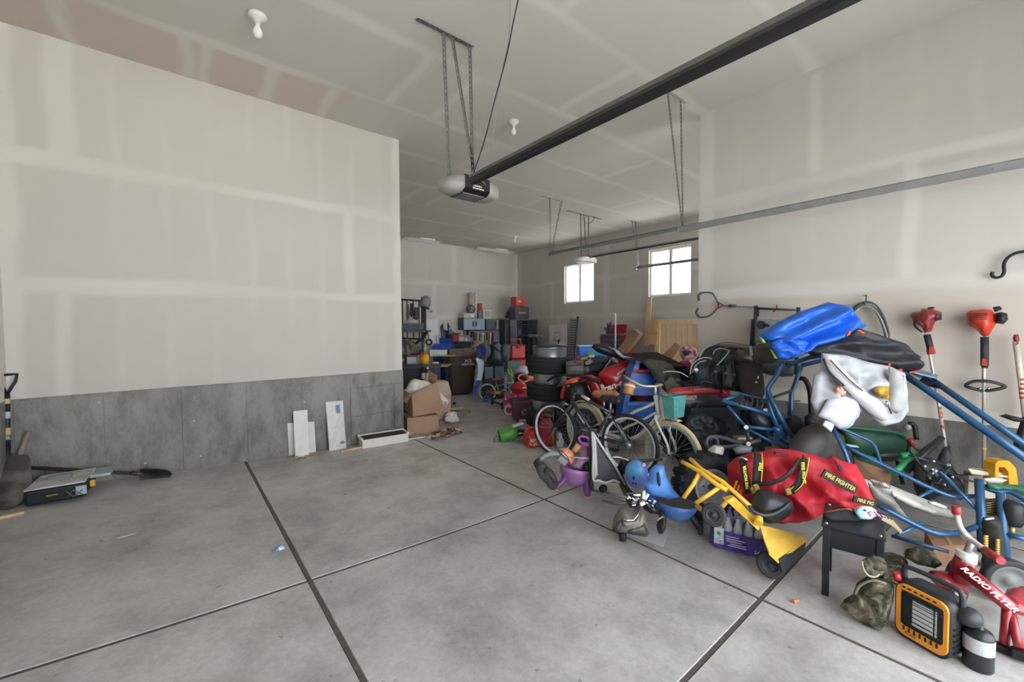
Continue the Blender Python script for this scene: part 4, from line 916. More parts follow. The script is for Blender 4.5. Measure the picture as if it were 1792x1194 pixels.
thing('work_counter', 'long dark work counter under the pegboard', 'counter', [['worktop', MB().box((OY(848, 606, yc-.1).x-.14, yc, wbz), (1.8, .65, .05)), M('#3c3e42', .5)]]+[['leg', MB().box((OY(848, 606, yc-.1).x-.14+s*.84, yc, wbz/2), (.06, .55, wbz-.05)), CABD] for s in (-1, 1)])
# things on top of the cabinets
def stand(px0, px1, py0, py1, Y, label, name, cat, mat_, dp=.2, round_=False, sub=()):
    a, b, c = OY(px0, py0, Y), OY(px1, py1, Y), OY((px0+px1)/2, py1, Y); w, h = b.x-a.x, a.z-b.z
    mb = MB().cyl((c.x, Y+dp/2, c.z), (c.x, Y+dp/2, c.z+h), w/2, 18) if round_ else MB().box((c.x, Y+dp/2, c.z+h/2), (w, dp, h), bev=.01)
    return thing(name, label, cat, [[name.split('_')[-1], mb, mat_, [[s[0], MB().box((c.x+s[1]*w, Y-.004, c.z+s[2]*h), (s[3]*w, .008, s[4]*h)), s[5]] for s in sub]]])
Y0 = YB-.3
Y0 = yc+.04
stand(822, 829, 512, 557, Y0+.05, 'beige roll standing on the light wall cabinet', 'paper_roll', 'roll', M('#b3a78e', .8), .12, True)
stand(832, 835.5, 512, 557, Y0, 'white tube standing on the light wall cabinet', 'white_tube', 'tube', WHT, .06, True)
stand(836.5, 845, 531, 543, Y0, 'red drum on a grey tin above the cabinet', 'red_drum', 'tin', M('#c0463e', .5), .14, True)
stand(837, 843, 543, 557, Y0, 'grey tin under the red drum', 'grey_tin', 'tin', M('#8b8a88', .5), .12, True)
stand(846, 860, 542, 557.3, Y0+.02, 'white framed picture leaning above the dark cabinet', 'picture_frame', 'frame', WHT, .03, False, [('print', 0, .5, .7, .7, M('#b3bdb2', .6, col2='#98a39c', scale=30))])
stand(812, 832, 548, 557, Y0-.02, 'pale appliance box on the light wall cabinet', 'appliance_box', 'box', M('#c6c2ba', .6), .3, False, [('label', .25, .5, .3, .5, M('#e5e5e2', .5)), ('button', .42, .4, .08, .2, DBLK)])
p = OY(824, 541, Y0); thing('desk_fan', 'round dark fan lying on the appliance box', 'fan', [['cage', MB().torus(.14, .015, rotz(p, (-.3, -1, .3)), 24, 6), BLK], ['hub', MB().cyl(p, p+Vector((0, -.03, 0)), .05, 14), M('#5d6676', .4)]]+[['blade', MB().box((0, .07, 0), (.06, .1, .01), rotz(p, (-.3, -1, .3)) @ Matrix.Rotation(k*2.1, 4, 'Z') @ Matrix.Rotation(.4, 4, 'Y')), M('#3e4c66', .4)] for k in range(3)])
stand(903, 920, 519, 535.8, yq, 'red drill case on top of the black case', 'drill_case', 'case', M('#c2453c', .45), .3, False, [('logo', -.15, .5, .35, .2, M('#e2b0a2', .5))])
stand(902, 926, 536.5, 558.5, yq, 'black tool case on the open corner cabinet', 'tool_case', 'case', M('#4a4d52', .5), .34, False, [('latch', .0, .5, .5, .12, M('#b9924e', .5))])
thing('folded_bag', 'brown and blue bag slumped on the tall cabinet', 'bag', [['bag', MB().puff([OY(*q, yc-.02) for q in ((884, 556.5), (889, 544), (894, 540), (900, 541), (903, 547), (903, 557))], .1, wr=.3, seed=3, res=.04), M('#6f5f52', .8, scale=6, col2='#4b5c80')]])
thing('flat_board', 'thin wood board laid over the tall cabinet tops', 'board', [['board', MB().box((OY(897, 557, yc).x-.1, yc+.1, OY(893, 558.5, yc).z), (.9, .45, .03)), wood('#b0936c', '#c8ac84')]])
# steel vise stand and step ladder beside the corner cabinet
p = OX(934, 588, XW-.9); parts = [['post', MB().cyl((p.x, p.y, 0), (p.x, p.y, p.z-.05), .05, 12), M('#4c4a48', .5)], ['base_plate', MB().box((p.x, p.y, .015), (.4, .4, .03)), DGREY], ['jaw', MB().box(p, (.16, .42, .1), bev=.02), M('#9d9a94', .5, .4)], ['screw', MB().tube([p+Vector((0, -.2, 0)), p+Vector((0, -.42, 0))], .02, 8), STEEL]]
thing('bench_vise', 'grey bench vise on a post in the back corner', 'vise', parts)
m, w_, h_ = loc(895, 597, 921, 646, 10.4, .25); z0 = m.translation.z; m.translation.z = 0; h = V(908, 597, 10.4).z; parts = []
for k, (a, b) in enumerate(((.04, .36), (.37, .66), (.67, .93))):
    bx = MB().box((0, .2, h*(a+b)/2), (w_*(1-.03*k), .38, h*(b-a)), m, .02)
    parts.append(['tool_module', bx, M('#c23a34', .45), [['dark_seam', MB().box((0, .19, h*b-.02), (w_*1.02, .4, .03), m, .008), M('#3a2424', .5)], ['latch', MB().box((0, -.01, h*b-.06), (.1, .03, .08), m, .008), M('#7a2422', .5)]]])
parts.append(['handle', MB().tube([m @ Vector((x, .3, z)) for x, z in ((-w_*.35, h*.9), (-w_*.35, h*1.03), (w_*.35, h*1.03), (w_*.35, h*.9))], .015, 8), M('#b6463e', .5)])
for s in (-1, 1): parts.append(['wheel', tyre_mb(m @ Vector((s*w_*.5, .35, .1)), m.to_3x3() @ Vector((1, 0, 0)), .1, .05, .03, n=18), RUB])
thing('rolling_toolbox', 'red rolling tool box stacked in three modules', 'toolbox', parts)

# ------------------------------------------------------------------ children's things in front of the bins
def BPf(o, u):
    """a vertical plane through o along u; pixels are read on it"""
    o = Vector(o); u = Vector((u[0], u[1], 0)).normalized(); n = Vector((u.y, -u.x, 0))
    def f(px, py):
        r = ray(px, py); return CAM+r*((o-CAM).dot(n)/r.dot(n))
    return f, u, n
rc = FL(853, 702); fc = FL(889, 702.5); u = (fc-rc); u.z = 0; u = u.normalized(); fc = rc+u*.72; ax = Vector((u.y, -u.x, 0)); R = .2; up = UP
rh, fh = rc+up*R, fc+up*R; bb = rc+u*.27+up*.2; st = rc+u*.2+up*.42; ht = rc+u*.55+up*.5; hb = rc+u*.6+up*.4
G = M('#8b8f92', .35, .4)
parts = [spoked(rh, ax, R, .045, M('#9fb08a', .7), BLK, GREY, GREY, 16), spoked(fh, ax, R, .045, M('#9fb08a', .7), BLK, GREY, GREY, 16),
         ['frame', MB().tube([bb, hb], .02, 8).tube([bb, st], .016, 8).tube([st+(bb-st)*.35, hb+up*.04], .016, 8).tube([bb, rh+ax*.04], .012, 6).tube([st+(bb-st)*.3, rh+ax*.04], .012, 6).tube([hb, ht], .02, 8), G],
         ['fork', MB().tube([hb, fh+ax*.04], .013, 6).tube([hb, fh-ax*.04], .013, 6), M('#c23c3c', .4)],
         ['saddle', MB().puff([st+up*.07+u*a+ax*b for a, b in ((-.1, .06), (-.1, -.06), (0, -.04), (.12, -.012), (.12, .012), (0, .04))], .03, nrm=UP, back=.4), M('#b32a30', .5)],
         ['seat_post', MB().tube([st, st+up*.08], .012, 6), CHR],
         ['chain_guard', MB().box((0, 0, 0), (.3, .02, .09), axes(bb+ax*.05-u*.05, u), .01), M('#a83244', .4), [['badge', MB().box((.02, -.013, 0), (.12, .006, .05), axes(bb+ax*.05-u*.05, u)), M('#7cc24a', .4)]]],
         ['handlebar', MB().tube([ht+up*.02, ht+up*.1+u*.02], .014, 6).tube([ht+up*.25-ax*.22-u*.06, ht+up*.12-ax*.12, ht+up*.1+u*.02, ht+up*.12+ax*.12, ht+up*.25+ax*.22-u*.06], .012, 6, smooth=3), M('#8fd84a', .4)],
         ['training_wheel', tyre_mb(rh+ax*.16-up*.12, ax, .075, .03, .03, n=18), M('#2b4da0', .5)]]
thing('childs_bicycle', 'small grey child bicycle with red saddle and green handlebar', 'bicycle', parts)
# toy slide piece
d = 9.15
thing('toy_slide', 'curved white and blue plastic slide piece by the brown bin', 'slide', [['upper_section', MB().pris([(832, 628), (836, 627), (846, 634), (845, 650), (842, 666), (834, 666), (836, 650), (836, 637)], d, .28), M('#c4cede', .4)], ['lower_section', MB().pris([(834, 666), (842, 666), (839, 676), (834, 684), (832, 692.5), (826, 692.5), (828, 680)], d, .28), M('#1c3f9e', .4)]])
# upturned ride-on with blue wheels, on a dark tote
m, w_, h_ = loc(846, 636, 883, 692, 9.58, .12); m.translation.z = 0; hh = V(864, 634, 9.58).z
thing('storage_tote', 'tall black tote with blue grey front panels', 'tote', [['body', MB().box((0, .3, hh*.46), (w_, .55, hh*.92), m, .03, (1.04, 1.04)), M('#20242a', .5), [['front_panel', MB().box((s*w_*.24, -.01, hh*.72), (w_*.42, .03, hh*.34), m, .02), M('#46586a', .45)] for s in (-1, 1)]], ['lid', MB().box((0, .3, hh*.95), (w_*1.06, .6, hh*.1), m, .02), M('#2a2f36', .45)]])
c1, c2 = V(846, 615, 9.25), V(886, 617, 9.55); ax = (c2-c1).normalized(); parts = []
for c, r, s in ((c1, .175, -1), (c2, .2, 1)):
    parts.append(['wheel', tyre_mb(c, ax*s+FWD*-.6, r, .15, r*.55, tread=0), M('#54565c', .7), [['hub', disc_rim(c, ax*s+FWD*-.6, r*.56, .14, .8), M('#2a4fc0', .4) if s < 0 else DGREY]]])
parts.append(['body', MB().pufx([(852, 628), (855, 606), (862, 599), (870, 598), (877, 606), (882, 622), (880, 638), (866, 641), (855, 638)], 9.45, .16, res=.05, back=1), M('#23282e', .4)])
parts.append(['axle', MB().tube([c1, c2], .02, 8), GREY]); parts.append(['light_bar', MB().pufx([(860, 604), (869, 601), (876, 612), (872, 616), (864, 607)], 9.25, .03, res=.03), M('#3f5568', .3)])
thing('toy_car', 'upturned black ride-on car with blue hubbed wheels', 'toy car', parts)
crate(889, 633, 912, 696, 9.78, .3, 'grey green lidded tote behind the toys', M('#5d6c6a', .5), lid=M('#6a7a78', .5), name='storage_tote', cat='tote')
# little scooter
a, b = FL(862, 708), FL(880, 716); ax = Vector((.6, -.8, 0))
thing('kick_scooter', 'small folded black scooter by the pink car', 'scooter', [['deck', MB().tube([a+up*.07, b+up*.08], .03, 8, flat=.5), BLK]]+[['wheel', tyre_mb(c+up*.075, ax, .075, .035, .04, n=20), RUB, [['hub', MB().cyl(c+up*.075-ax*.02, c+up*.075+ax*.02, .035, 12), GREY]]] for c in (a, b)]+[['steering_tube', MB().tube([a+up*.08, a+up*.28+RGT*.28], .014, 8), DGREY]])
# pink ride on car
d = 7.95; c = FL(892, 722); pw = M('#e04a86', .4); parts = []
parts.append(['body', MB().pufx([(879, 712), (881, 699), (887, 691), (896, 688), (910, 689), (923, 692), (932, 700), (934, 714), (915, 719), (900, 718), (897, 709), (889, 705)], d+.05, .17, res=.05, back=1.2), pw, [['dot', MB().ball(V(x, y, d-.12), .018, n=8, k=5), WHT] for x, y in ((885, 699), (893, 696), (902, 694), (907, 700), (915, 697), (898, 702))]])
for (x, y, dd) in ((891, 712, d-.12), (925, 708, d+.05)):
    cc = V(x, y, dd); cc.z = .1; axw = (RGT*-.35-FWD).normalized(); parts.append(['wheel', tyre_mb(cc, axw, .1, .06, .055, n=24), M('#ddd6d4', .5), [['hub', disc_rim(cc, axw, .058, .06, 1), M('#c23a72', .4)]]])
thing('ride_on_car', 'pink ride-on car with white dots and white walled wheels', 'toy car', parts)
mr = Matrix.Translation(V(908, 679, 7.95))
thing('helmet', 'shiny red child helmet resting on the pink car', 'helmet', [['shell', MB().ball((0, 0, 0), (.17, .16, .12), mr, 20, 12), M('#b5242c', .25, coat=.5)], ['stripe', MB().box((.03, -.155, .02), (.12, .012, .014), mr @ Matrix.Rotation(.1, 4, 'Y')), WHT]])
thing('steering_wheel', 'orange toy steering ring above the red helmet', 'steering wheel', [['ring', MB().torus(.1, .018, rotz(V(916, 662, 7.9), (-.3, -.6, .9)), 28, 8), M('#ee7a35', .4)], ['column', MB().tube([V(924, 660, 7.95), V(932, 662, 8.0)], .03, 8), M('#ee8a50', .4)]])
thing('plastic_toy', 'bright orange plastic toy seat beside the tyre stack', 'toy', [['seat', MB().pufx([(914, 699), (918, 686), (923, 679), (926, 690), (932, 696), (941, 698), (939, 703), (918, 703)], 7.8, .04, res=.03), M('#ee6a22', .4)]])
thing('helmet', 'pale lavender helmet behind the orange ring', 'helmet', [['shell', MB().ball(V(914, 649, 8.5), (.14, .13, .12), None, 18, 10), M('#b7b4d4', .4)], ['visor', MB().pufx([(900, 655), (912, 652), (922, 655), (921, 664), (902, 666)], 8.35, .05, res=.04), M('#22262b', .4)]])
crate(900, 664, 926, 716, 8.45, .25, 'black toy box under the lavender helmet', M('#1d1f23', .5), name='toy_box', lid=M('#2a2d32', .5))
# maroon recycling crate
m, w_, h_ = locf(899, 701, 938, 738, .18); mb = MB()
def rr4(w, dp, z, y0=0): return [Vector((-w/2, y0, z)), Vector((w/2, y0, z)), Vector((w/2, y0+dp, z)), Vector((-w/2, y0+dp, z))]
mb.loft([rr4(w_*.84, .3, 0, .03), rr4(w_, .38, h_), rr4(w_*.94, .35, h_, .015), rr4(w_*.78, .27, .03, .045)], m, cap=True, smooth=False)
rim = MB()
for (c, s) in (((0, -.01, h_-.02), (w_*1.06, .025, .04)), ((0, .39, h_-.02), (w_*1.06, .025, .04)), ((-w_*.51, .19, h_-.02), (.025, .4, .04)), ((w_*.51, .19, h_-.02), (.025, .4, .04))): rim.box(c, s, m, .006)
ar = MB(); fm = m @ Matrix.Translation((0, .01, h_*.45)) @ Matrix.Rotation(math.radians(97), 4, 'X')
for k in range(3):
    a0 = k*2.094; ar.lathe([(.035, .006), (.055, .006)], fm, 6, a0+.2, a0+1.6, False); ar.add([fm @ Vector((r_*math.cos(a0+aa), r_*math.sin(a0+aa), .007)) for r_, aa in ((.028, 1.6), (.062, 1.6), (.045, 2.0))], [(0, 1, 2)])
thing('recycling_crate', 'maroon recycling crate with arrow emblem', 'crate', [['tub', mb, M('#5a3c49', .5), [['recycling_emblem', ar, M('#c9c2c6', .5)]]], ['rim', rim, M('#6a4a58', .5)]])
m, w_, h_ = locf(941, 705, 971, 742)
thing('waste_basket', 'dark grey bucket lined with clear plastic beside the crate', 'bucket', [['bucket', MB().lathe([(0, 0), (w_*.42, 0), (w_*.5, h_), (w_*.47, h_), (w_*.4, .03), (0, .03)], m @ Matrix.Translation((0, .25, 0)), 24), M('#3d4043', .5)], ['liner', MB().lathe([(w_*.52, h_*.8), (w_*.53, h_), (w_*.5, h_*1.04), (w_*.4, h_*1.0), (w_*.3, h_*.85)], m @ Matrix.Translation((0, .25, 0)), 24), M('#9aa2a8', .25)]])
a, b = FL(909, 739), FL(930, 741)
thing('wooden_brush', 'short tan wooden brush in front of the maroon crate', 'brush', [['handle', MB().tube([a+up*.03, (a+b)/2+up*.035, b+up*.03], .025, 8, smooth=3), WOODL], ['bristles', MB().tube([b+up*.03, b+up*.035+RGT*.07], .03, 8), M('#4e4a44', .9)]])
# ---- wheels stacked beside the ATV
p = V(962, 700, 6.65); cx, cy = p.x, p.y; labs = ('bottom wheel of the stack, partly hidden by the bicycle', 'middle car wheel of the stack of three', 'top car wheel of the stack with bare bright rim')
for k, z0 in enumerate((.12, .537, .955)):
    c = Vector((cx+.02*(k-1), cy, z0+.125)); m = Matrix.Translation(c); R = .372
    ty = MB().lathe([(.27, -.11), (.3, -.125), (R-.03, -.125), (R-.006, -.11), (R, -.08), (R, .08), (R-.006, .11), (R-.03, .125), (.3, .125), (.27, .11)], m, 48)
    gr = [['tread_groove', MB().lathe([(R+.0005, zz-.006), (R+.002, zz-.005), (R+.002, zz+.005), (R+.0005, zz+.006)], m, 48), M('#0d0d0e', .9)] for zz in (-.055, -.018, .018, .055)]
    rim = MB().lathe([(0, -.02), (.2, -.02), (.235, .05), (.245, .28), (.262, .29), (.27, .275), (.262, .262), (.26, .1), (.262, -.1), (.262, -.125), (.2, -.123), (0, -.1)], m, 40)
    thing('car_wheel', labs[k], 'wheel', [['tyre', ty, M('#1f2022', .8), gr], ['rim', rim, M('#aeb4ba', .28, .85), [['dark_lip', MB().torus(.265, .012, m @ Matrix.Translation((0, 0, .285)), 40, 8), M('#33373b', .4, .5)]]]], 'stacked car wheels')
thing('wheel_cover', 'dark round lid lying on the top wheel', 'lid', [['lid', MB().lathe([(0, .02), (.2, .02), (.235, .01), (.235, 0), (0, 0)], Matrix.Translation((cx+.02, cy, 1.376)), 32), M('#2e3135', .4)]])
# ---- fuel cans and blower
def jerry(px0, py0, px1, py1, dd, label, col, rz, spout=True, lab=False):
    p = FL((px0+px1)/2, py1); m, w, h = loc(px0, py0, px1, py1, depth(p) if dd is None else dd, rz); m.translation.z = 0
    body = MB().box((0, .13, h*.36), (w, .26, h*.72), m, .04); sub = [['shoulder', MB().box((0, .13, h*.78), (w*.96, .24, h*.14), m, .03, (.55, .7)), col], ['handle', MB().tube([m @ Vector((-w*.3, .13, h*.82)), m @ Vector((-w*.22, .13, h*.98)), m @ Vector((w*.2, .13, h*.98)), m @ Vector((w*.3, .13, h*.82))], .02, 8, smooth=3), col],
        ['emboss', MB().box((0, -.002, h*.34), (w*.7, .012, h*.45), m, .02), col]]
    if lab: sub.append(['label', MB().box((-w*.1, -.006, h*.34), (w*.6, .008, h*.4), m), M('#d3c9a8', .6, scale=40, col2='#a84a3c')])
    parts = [['body', body, col, sub]]
    if spout: parts.append(['cap', MB().cyl(m @ Vector((w*.32, .13, h*.8)), m @ Vector((w*.36, .13, h*.93)), .035, 12), DBLK])
    return thing('fuel_can', label, 'can', parts, 'red fuel cans')
jerry(924, 752, 947, 785, None, 'bright red fuel can with paper label on the floor', M('#c33b36', .4), .3, True, True)
jerry(942, 729, 970, 783, None, 'large dark red fuel can behind the bicycle wheel', M('#8f1f22', .4), -.1)
c = FL(888, 772); ax = (RGT*1.0+FWD*.25+UP*.22).normalized(); c = c+up*.1
m = rotz(c, ax)
thing('leaf_blower', 'green garden blower lying with its white label up', 'blower', [['nozzle', MB().lathe([(.085, -.12), (.1, -.125), (.1, -.11), (.085, -.1), (.1, -.02), (.105, .06), (.09, .12), (.05, .15), (0, .15)], m, 26), M('#4f8f3a', .4)], ['hook', MB().tube([c-ax*.1-up*.07, c-ax*.18-up*.08, c-ax*.2+up*.0, c-ax*.12+up*.03], .015, 8, smooth=3), M('#4f8f3a', .4)], ['white_label', MB().box((.0, 0, 0), (.17, .1, .02), axes(c+ax*.16+up*.1, ax, None), .006), M('#c6d0d8', .5)],
    ['black_tube', MB().tube([c+ax*.1, c+ax*.2+up*.0, c+RGT*.42+up*.02], .022, 8), DBLK], ['black_tube', MB().tube([c-up*.07+ax*.05, c+RGT*.45+up*.03+FWD*.1], .018, 8), DBLK], ['stand_foot', MB().box((0, 0, 0), (.09, .05, .02), axes(c+ax*.05-up*.09, RGT)), DBLK]])
a = FL(975, 772); thing('paper_bag', 'white printed paper sack standing behind the bicycle', 'bag', [['sack', MB().pris([(973, 775), (975, 762), (982, 758), (987, 775), (985, 782), (975, 782)], depth(FL(977, 782)), .12), M('#c6c9cc', .7), [['print', MB().pris([(973, 770), (976, 766), (978, 770), (976, 773)], depth(FL(977, 782))-.006, .003), M('#2f3236', .7)]]]])

# ------------------------------------------------------------------ against the window wall
XP = XW-.22
P = [OX(960, 570, XP+.1), OX(991, 567, XP+.1), OX(992, 608, XP), OX(962, 611, XP)]; bp_ = (P[2]+P[3])/2; n_ = Vector((1, 0, 0))
def onq(P, s, t): return P[3].lerp(P[2], s).lerp(P[0].lerp(P[1], s), t)+Vector((-.004, 0, 0))
sq = MB()
for (s0, s1, t0, t1) in ((.32, .66, .3, .33), (.32, .66, .66, .69), (.32, .35, .33, .66), (.63, .66, .33, .66)): sq.quad(onq(P, s0, t0), onq(P, s1, t0), onq(P, s1, t1), onq(P, s0, t1))
thing('backboard', 'white basketball backboard with square leaning on window wall', 'backboard', [['board', MB().prism(P, (.04, 0, 0)), M('#d6d4d2', .5), [['target_square', sq, M('#6a6a6c', .5)]]], ['mast', MB().tube([bp_+Vector((.06, 0, .3)), Vector((bp_.x+.06, bp_.y, .03))], .05, 10), BLK], ['base', MB().box((bp_.x+.02, bp_.y, .03), (.3, .6, .06), bev=.02), BLK]])
lp = []; a0, a1, b0, b1 = OX(995, 612, XP), OX(999, 557, XP+.12), OX(1006, 612, XP), OX(1011, 556, XP+.12); a0 = a1+(a0-a1)*(a1.z/(a1.z-a0.z)); b0 = b1+(b0-b1)*(b1.z/(b1.z-b0.z))
lp.append(['side_rail', MB().tube([a0, a1], .03, 6), GREY]); lp.append(['side_rail', MB().tube([b0, b1], .03, 6), M('#5c5c5e', .5, .4)])
for k in range(1, 24): lp.append(['rung', MB().tube([a0.lerp(a1, k/24), b0.lerp(b1, k/24)], .016, 6), M('#55575b', .5, .4)])
lp.append(['foot', MB().ball(b1, .04, n=8, k=5), DBLK])
thing('ladder', 'narrow grey ladder leaning beside the white backboard', 'ladder', lp)
xq = XW-.75; A, B = OX(1050, 613, xq), OX(1095, 609, xq); zt = OX(1050, 586, xq).z; y0, y1 = B.y, A.y; z0 = A.z-.1
sub = [['drawer', MB().box((xq-.012, (y0+y1)/2+.06, z0+.14+.13*k), (.02, abs(y1-y0)*.8, .1), bev=.006), M('#6c7c94', .35, .5), [['pull', MB().box((xq-.03, (y0+y1)/2+.06, z0+.17+.13*k), (.02, abs(y1-y0)*.7, .02)), STEEL]]] for k in range(4)]
parts = [['chest', MB().box((xq+.2, (y0+y1)/2, (z0+zt)/2), (.4, abs(y1-y0), zt-z0), bev=.01), M('#b52a36', .4)]]+sub
parts.append(['open_lid', MB().prism([OX(1060, 586, xq+.38), OX(1095, 583, xq+.38), OX(1096, 568, xq+.42), OX(1062, 569, xq+.42)], (.03, 0, 0)), M('#a3243a', .4)])
parts.append(['stand', MB().box((xq+.2, (y0+y1)/2, z0/2), (.4, abs(y1-y0)*.96, z0), bev=.01), M('#7d2028', .5)])
thing('tool_chest', 'red tool chest with open lid below the window wall', 'tool chest', parts)
for k, (x, y, l) in enumerate(((1058, 574, 0), (1063, 566, 0), (1068, 564, 0), (1072, 566, 0))):
    p0 = OX(1065, 584, xq+.1); p1 = OX(x, y, xq+.15); thing('hand_tool', ['pliers sticking sideways out of the red chest', 'grey clamp handle standing in the red chest', 'dark clamp handle standing in the red chest', 'short bar beside the clamps in the red chest'][k], 'tool', [['handle', MB().tube([p0, p0.lerp(p1, .6), p1], .03, 8), M(['#7c7f84', '#5b5f66', '#4b4e55', '#6d7076'][k], .45, .5)]], 'tools standing in the red chest')
p = OX(1077, 613, xq-.2); thing('white_pole', 'thin white pole standing before the red chest', 'pole', [['pole', MB().cyl((p.x, p.y, 0), OX(1077, 548, xq-.2), .022, 10), WHT]])
xb = XW-1.0; P = [OX(1079, 614, xb), OX(1107, 576, xb), OX(1119, 585, xb), OX(1093, 619, xb)]
thing('cardboard_box', 'long narrow cardboard box leaning at a slant', 'box', [['carton', MB().prism(P, (.25, .05, .0)), CARD, [['end_flap', MB().prism([P[1], P[2], P[2]+Vector((-.1, 0, .06)), P[1]+Vector((-.1, 0, .06))], (.004, 0, 0)), M('#8d6f55', .85)]]]])
PINE = wood('#d9bf9a', '#e6d0ae', 7, .6, (1, 1, .15))
thing('pine_plank', 'tall pale pine plank leaning under the window', 'plank', [['plank', MB().prism([OX(1127, 606, XW-.2), OX(1133, 520, XW-.06), OX(1140, 520, XW-.06), OX(1135, 606, XW-.2)], (.04, 0, 0)), PINE]])
thing('pine_plank', 'short wide pine offcut in front of the wood panel', 'plank', [['plank', MB().prism([OX(1134, 603, XW-.46), OX(1136, 561, XW-.37), OX(1152, 561, XW-.37), OX(1149, 603, XW-.46)], (.04, 0, 0)), wood('#c39c70', '#d2ae84', 7, .6, (1, 1, .15)), [['cross_groove', MB().prism([OX(1135, 583, XW-.418), OX(1151, 583, XW-.418), OX(1151, 585, XW-.423), OX(1135, 585, XW-.423)], (-.004, 0, 0)), M('#a88660', .7)]]]])
xp = XW-.28; pa = []
zt_ = OX(1160, 560, xp).z; yA, yB = OX(1148, 580, xp).y, OX(1232, 580, xp).y; nb = 9
for k in range(nb):
    ya = yA+(yB-yA)*k/nb; yb = yA+(yB-yA)*(k+1)/nb-.0; pa.append(['board', MB().box((xp+.02, (ya+yb)/2, (zt_-.12)/2), (.03, abs(ya-yb)-.012, zt_-.12), bev=.004), PINE])
pa.append(['top_rail', MB().box((xp, (yA+yB)/2, zt_-.06), (.05, abs(yA-yB), .14), bev=.004), PINE]); pa.append(['stile', MB().box((xp-.005, yB+.05, zt_/2), (.05, .14, zt_), bev=.004), PINE]); pa.append(['stile', MB().box((xp-.005, yA-.05, zt_/2), (.05, .14, zt_), bev=.004), PINE])
thing('wood_door', 'pale pine boarded door leaning on the window wall', 'door', pa)
P = [OX(1166, 615, XW-1.3), OX(1181, 600, XW-1.3), OX(1191, 607, XW-1.3), OX(1179, 624, XW-1.3)]; k_ = P[0].z/(P[1].z-P[0].z)
P[0] = P[0]+(P[0]-P[1])*k_*.98; P[3] = P[2]+(P[3]-P[2])*(1+k_*.9)
thing('cardboard_box', 'small brown carton tipped up behind the dark board', 'box', [['carton', MB().prism(P, (.3, .1, -.05)), M('#a98468', .85), [['flap', MB().prism([P[0], P[3], P[3]+Vector((-.05, 0, -.12)), P[0]+Vector((-.05, 0, -.12))], (.004, .004, 0)), M('#c9b39a', .85)]]]])

# ------------------------------------------------------------------ red quad bike and what is heaped on it
CAN = M('#b51f2c', .28, coat=.4, var=.06); d = 6.0
tank = MB().pufx([(1046, 655), (1058, 644), (1078, 637), (1100, 635), (1112, 640), (1110, 662), (1100, 682), (1082, 692), (1064, 694), (1055, 674)], d, .16, res=.05, back=2.2)
nrm_ = (RGT*.0-FWD); tm = axes(V(1078, 673, d-.19), (V(1096, 664, d-.19)-V(1062, 681, d-.16)), None, UP)
fmx = Matrix.Translation(V(1078.5, 673.5, d-.24)) @ Matrix((RGT, UP, -FWD)).transposed().to_4x4() @ Matrix.Rotation(.36, 4, 'Z')
txt = text_mb('can-am', fmx, .12, .004, .004, .25, 1.15)
swo = MB().pufx([(1079, 655), (1092, 645), (1105, 640), (1094, 649), (1086, 656), (1080, 661)], d-.165, .012, res=.03, back=.3)
swu = MB().pufx([(1064, 684), (1080, 678), (1092, 672), (1080, 684), (1068, 691)], d-.155, .01, res=.03, back=.3)
fend = MB().pufx([(1010, 664), (1020, 657), (1036, 656), (1048, 663), (1056, 676), (1064, 698), (1056, 708), (1044, 706), (1036, 690), (1030, 675), (1020, 668)], d-.08, .13, res=.05, back=1.5)
parts = [['tank_shroud', tank, CAN, [['lettering', txt, M('#d8cfc6', .4)], ['decal_swoosh', swo, M('#b9aaa6', .4)], ['decal_stripe', swu, M('#8f3038', .4)]]],
         ['front_fender', fend, CAN, [['silver_decal', MB().pufx([(1049, 673), (1056, 673), (1063, 689), (1057, 691)], d-.25, .012, res=.03), M('#c9c2b8', .4)]]],
         ['nose_grille', MB().pufx([(985, 676), (992, 668), (1012, 664), (1026, 670), (1034, 690), (1038, 708), (1010, 714), (988, 704)], d-.02, .14, res=.05, back=1.5), M('#17181a', .45)],
         ['turn_lamp', MB().pufx([(991, 673), (998, 668), (1010, 664), (1013, 669), (1001, 674), (993, 678)], d-.2, .03, res=.02), M('#e89020', .25)],
         ['fender_lip', MB().tube([V(1015, 662, d-.17), V(1000, 665, d-.2), V(990, 672, d-.2), V(985, 684, d-.18), V(983, 698, d-.15)], .024, 8, smooth=4), CAN],
         ['seat', MB().pufx([(1095, 634), (1118, 636), (1150, 640), (1150, 656), (1112, 656)], d+.15, .14, res=.06, back=1.5), BLK],
         ['engine', MB().box((0, 0, 0), (.7, .5, .5), axes(V(1075, 715, d+.3), RGT), .06), M('#1c1d20', .5)]]
for (x, dd) in ((1012, 5.95), (1085, 6.05), (1120, 6.6)):
    c = V(x, 730, dd); c.z = .29; parts.append(['wheel', tyre_mb(c, (RGT*.3-FWD).normalized(), .29, .22, .14, tread=16), RUB, [['rim', disc_rim(c, (RGT*.3-FWD).normalized(), .15, .2), DGREY]]])
c = V(1030, 660, d-.1)
parts.append(['handlebar', MB().tube([V(958, 667, d+.2), V(975, 657, d), V(1000, 658, d-.1), V(1030, 663, d-.25), V(1052, 672, d-.35)], .016, 8, smooth=4), DBLK, [['grip', MB().tube([V(1026, 661, d-.27), V(1046, 668, d-.35)], .024, 10), DBLK]]])
parts.append(['front_rack', MB().tube([V(1000, 662, d-.1), V(1030, 655, d), V(1055, 655, d+.3)], .014, 6).tube([V(992, 664, d+.2), V(1020, 657, d+.3), V(1045, 656, d+.5)], .014, 6).tube([V(1000, 662, d-.1), V(992, 664, d+.2)], .012, 6), BLK])
thing('quad_bike', 'red quad bike with black nose and white lettering', 'quad bike', parts)
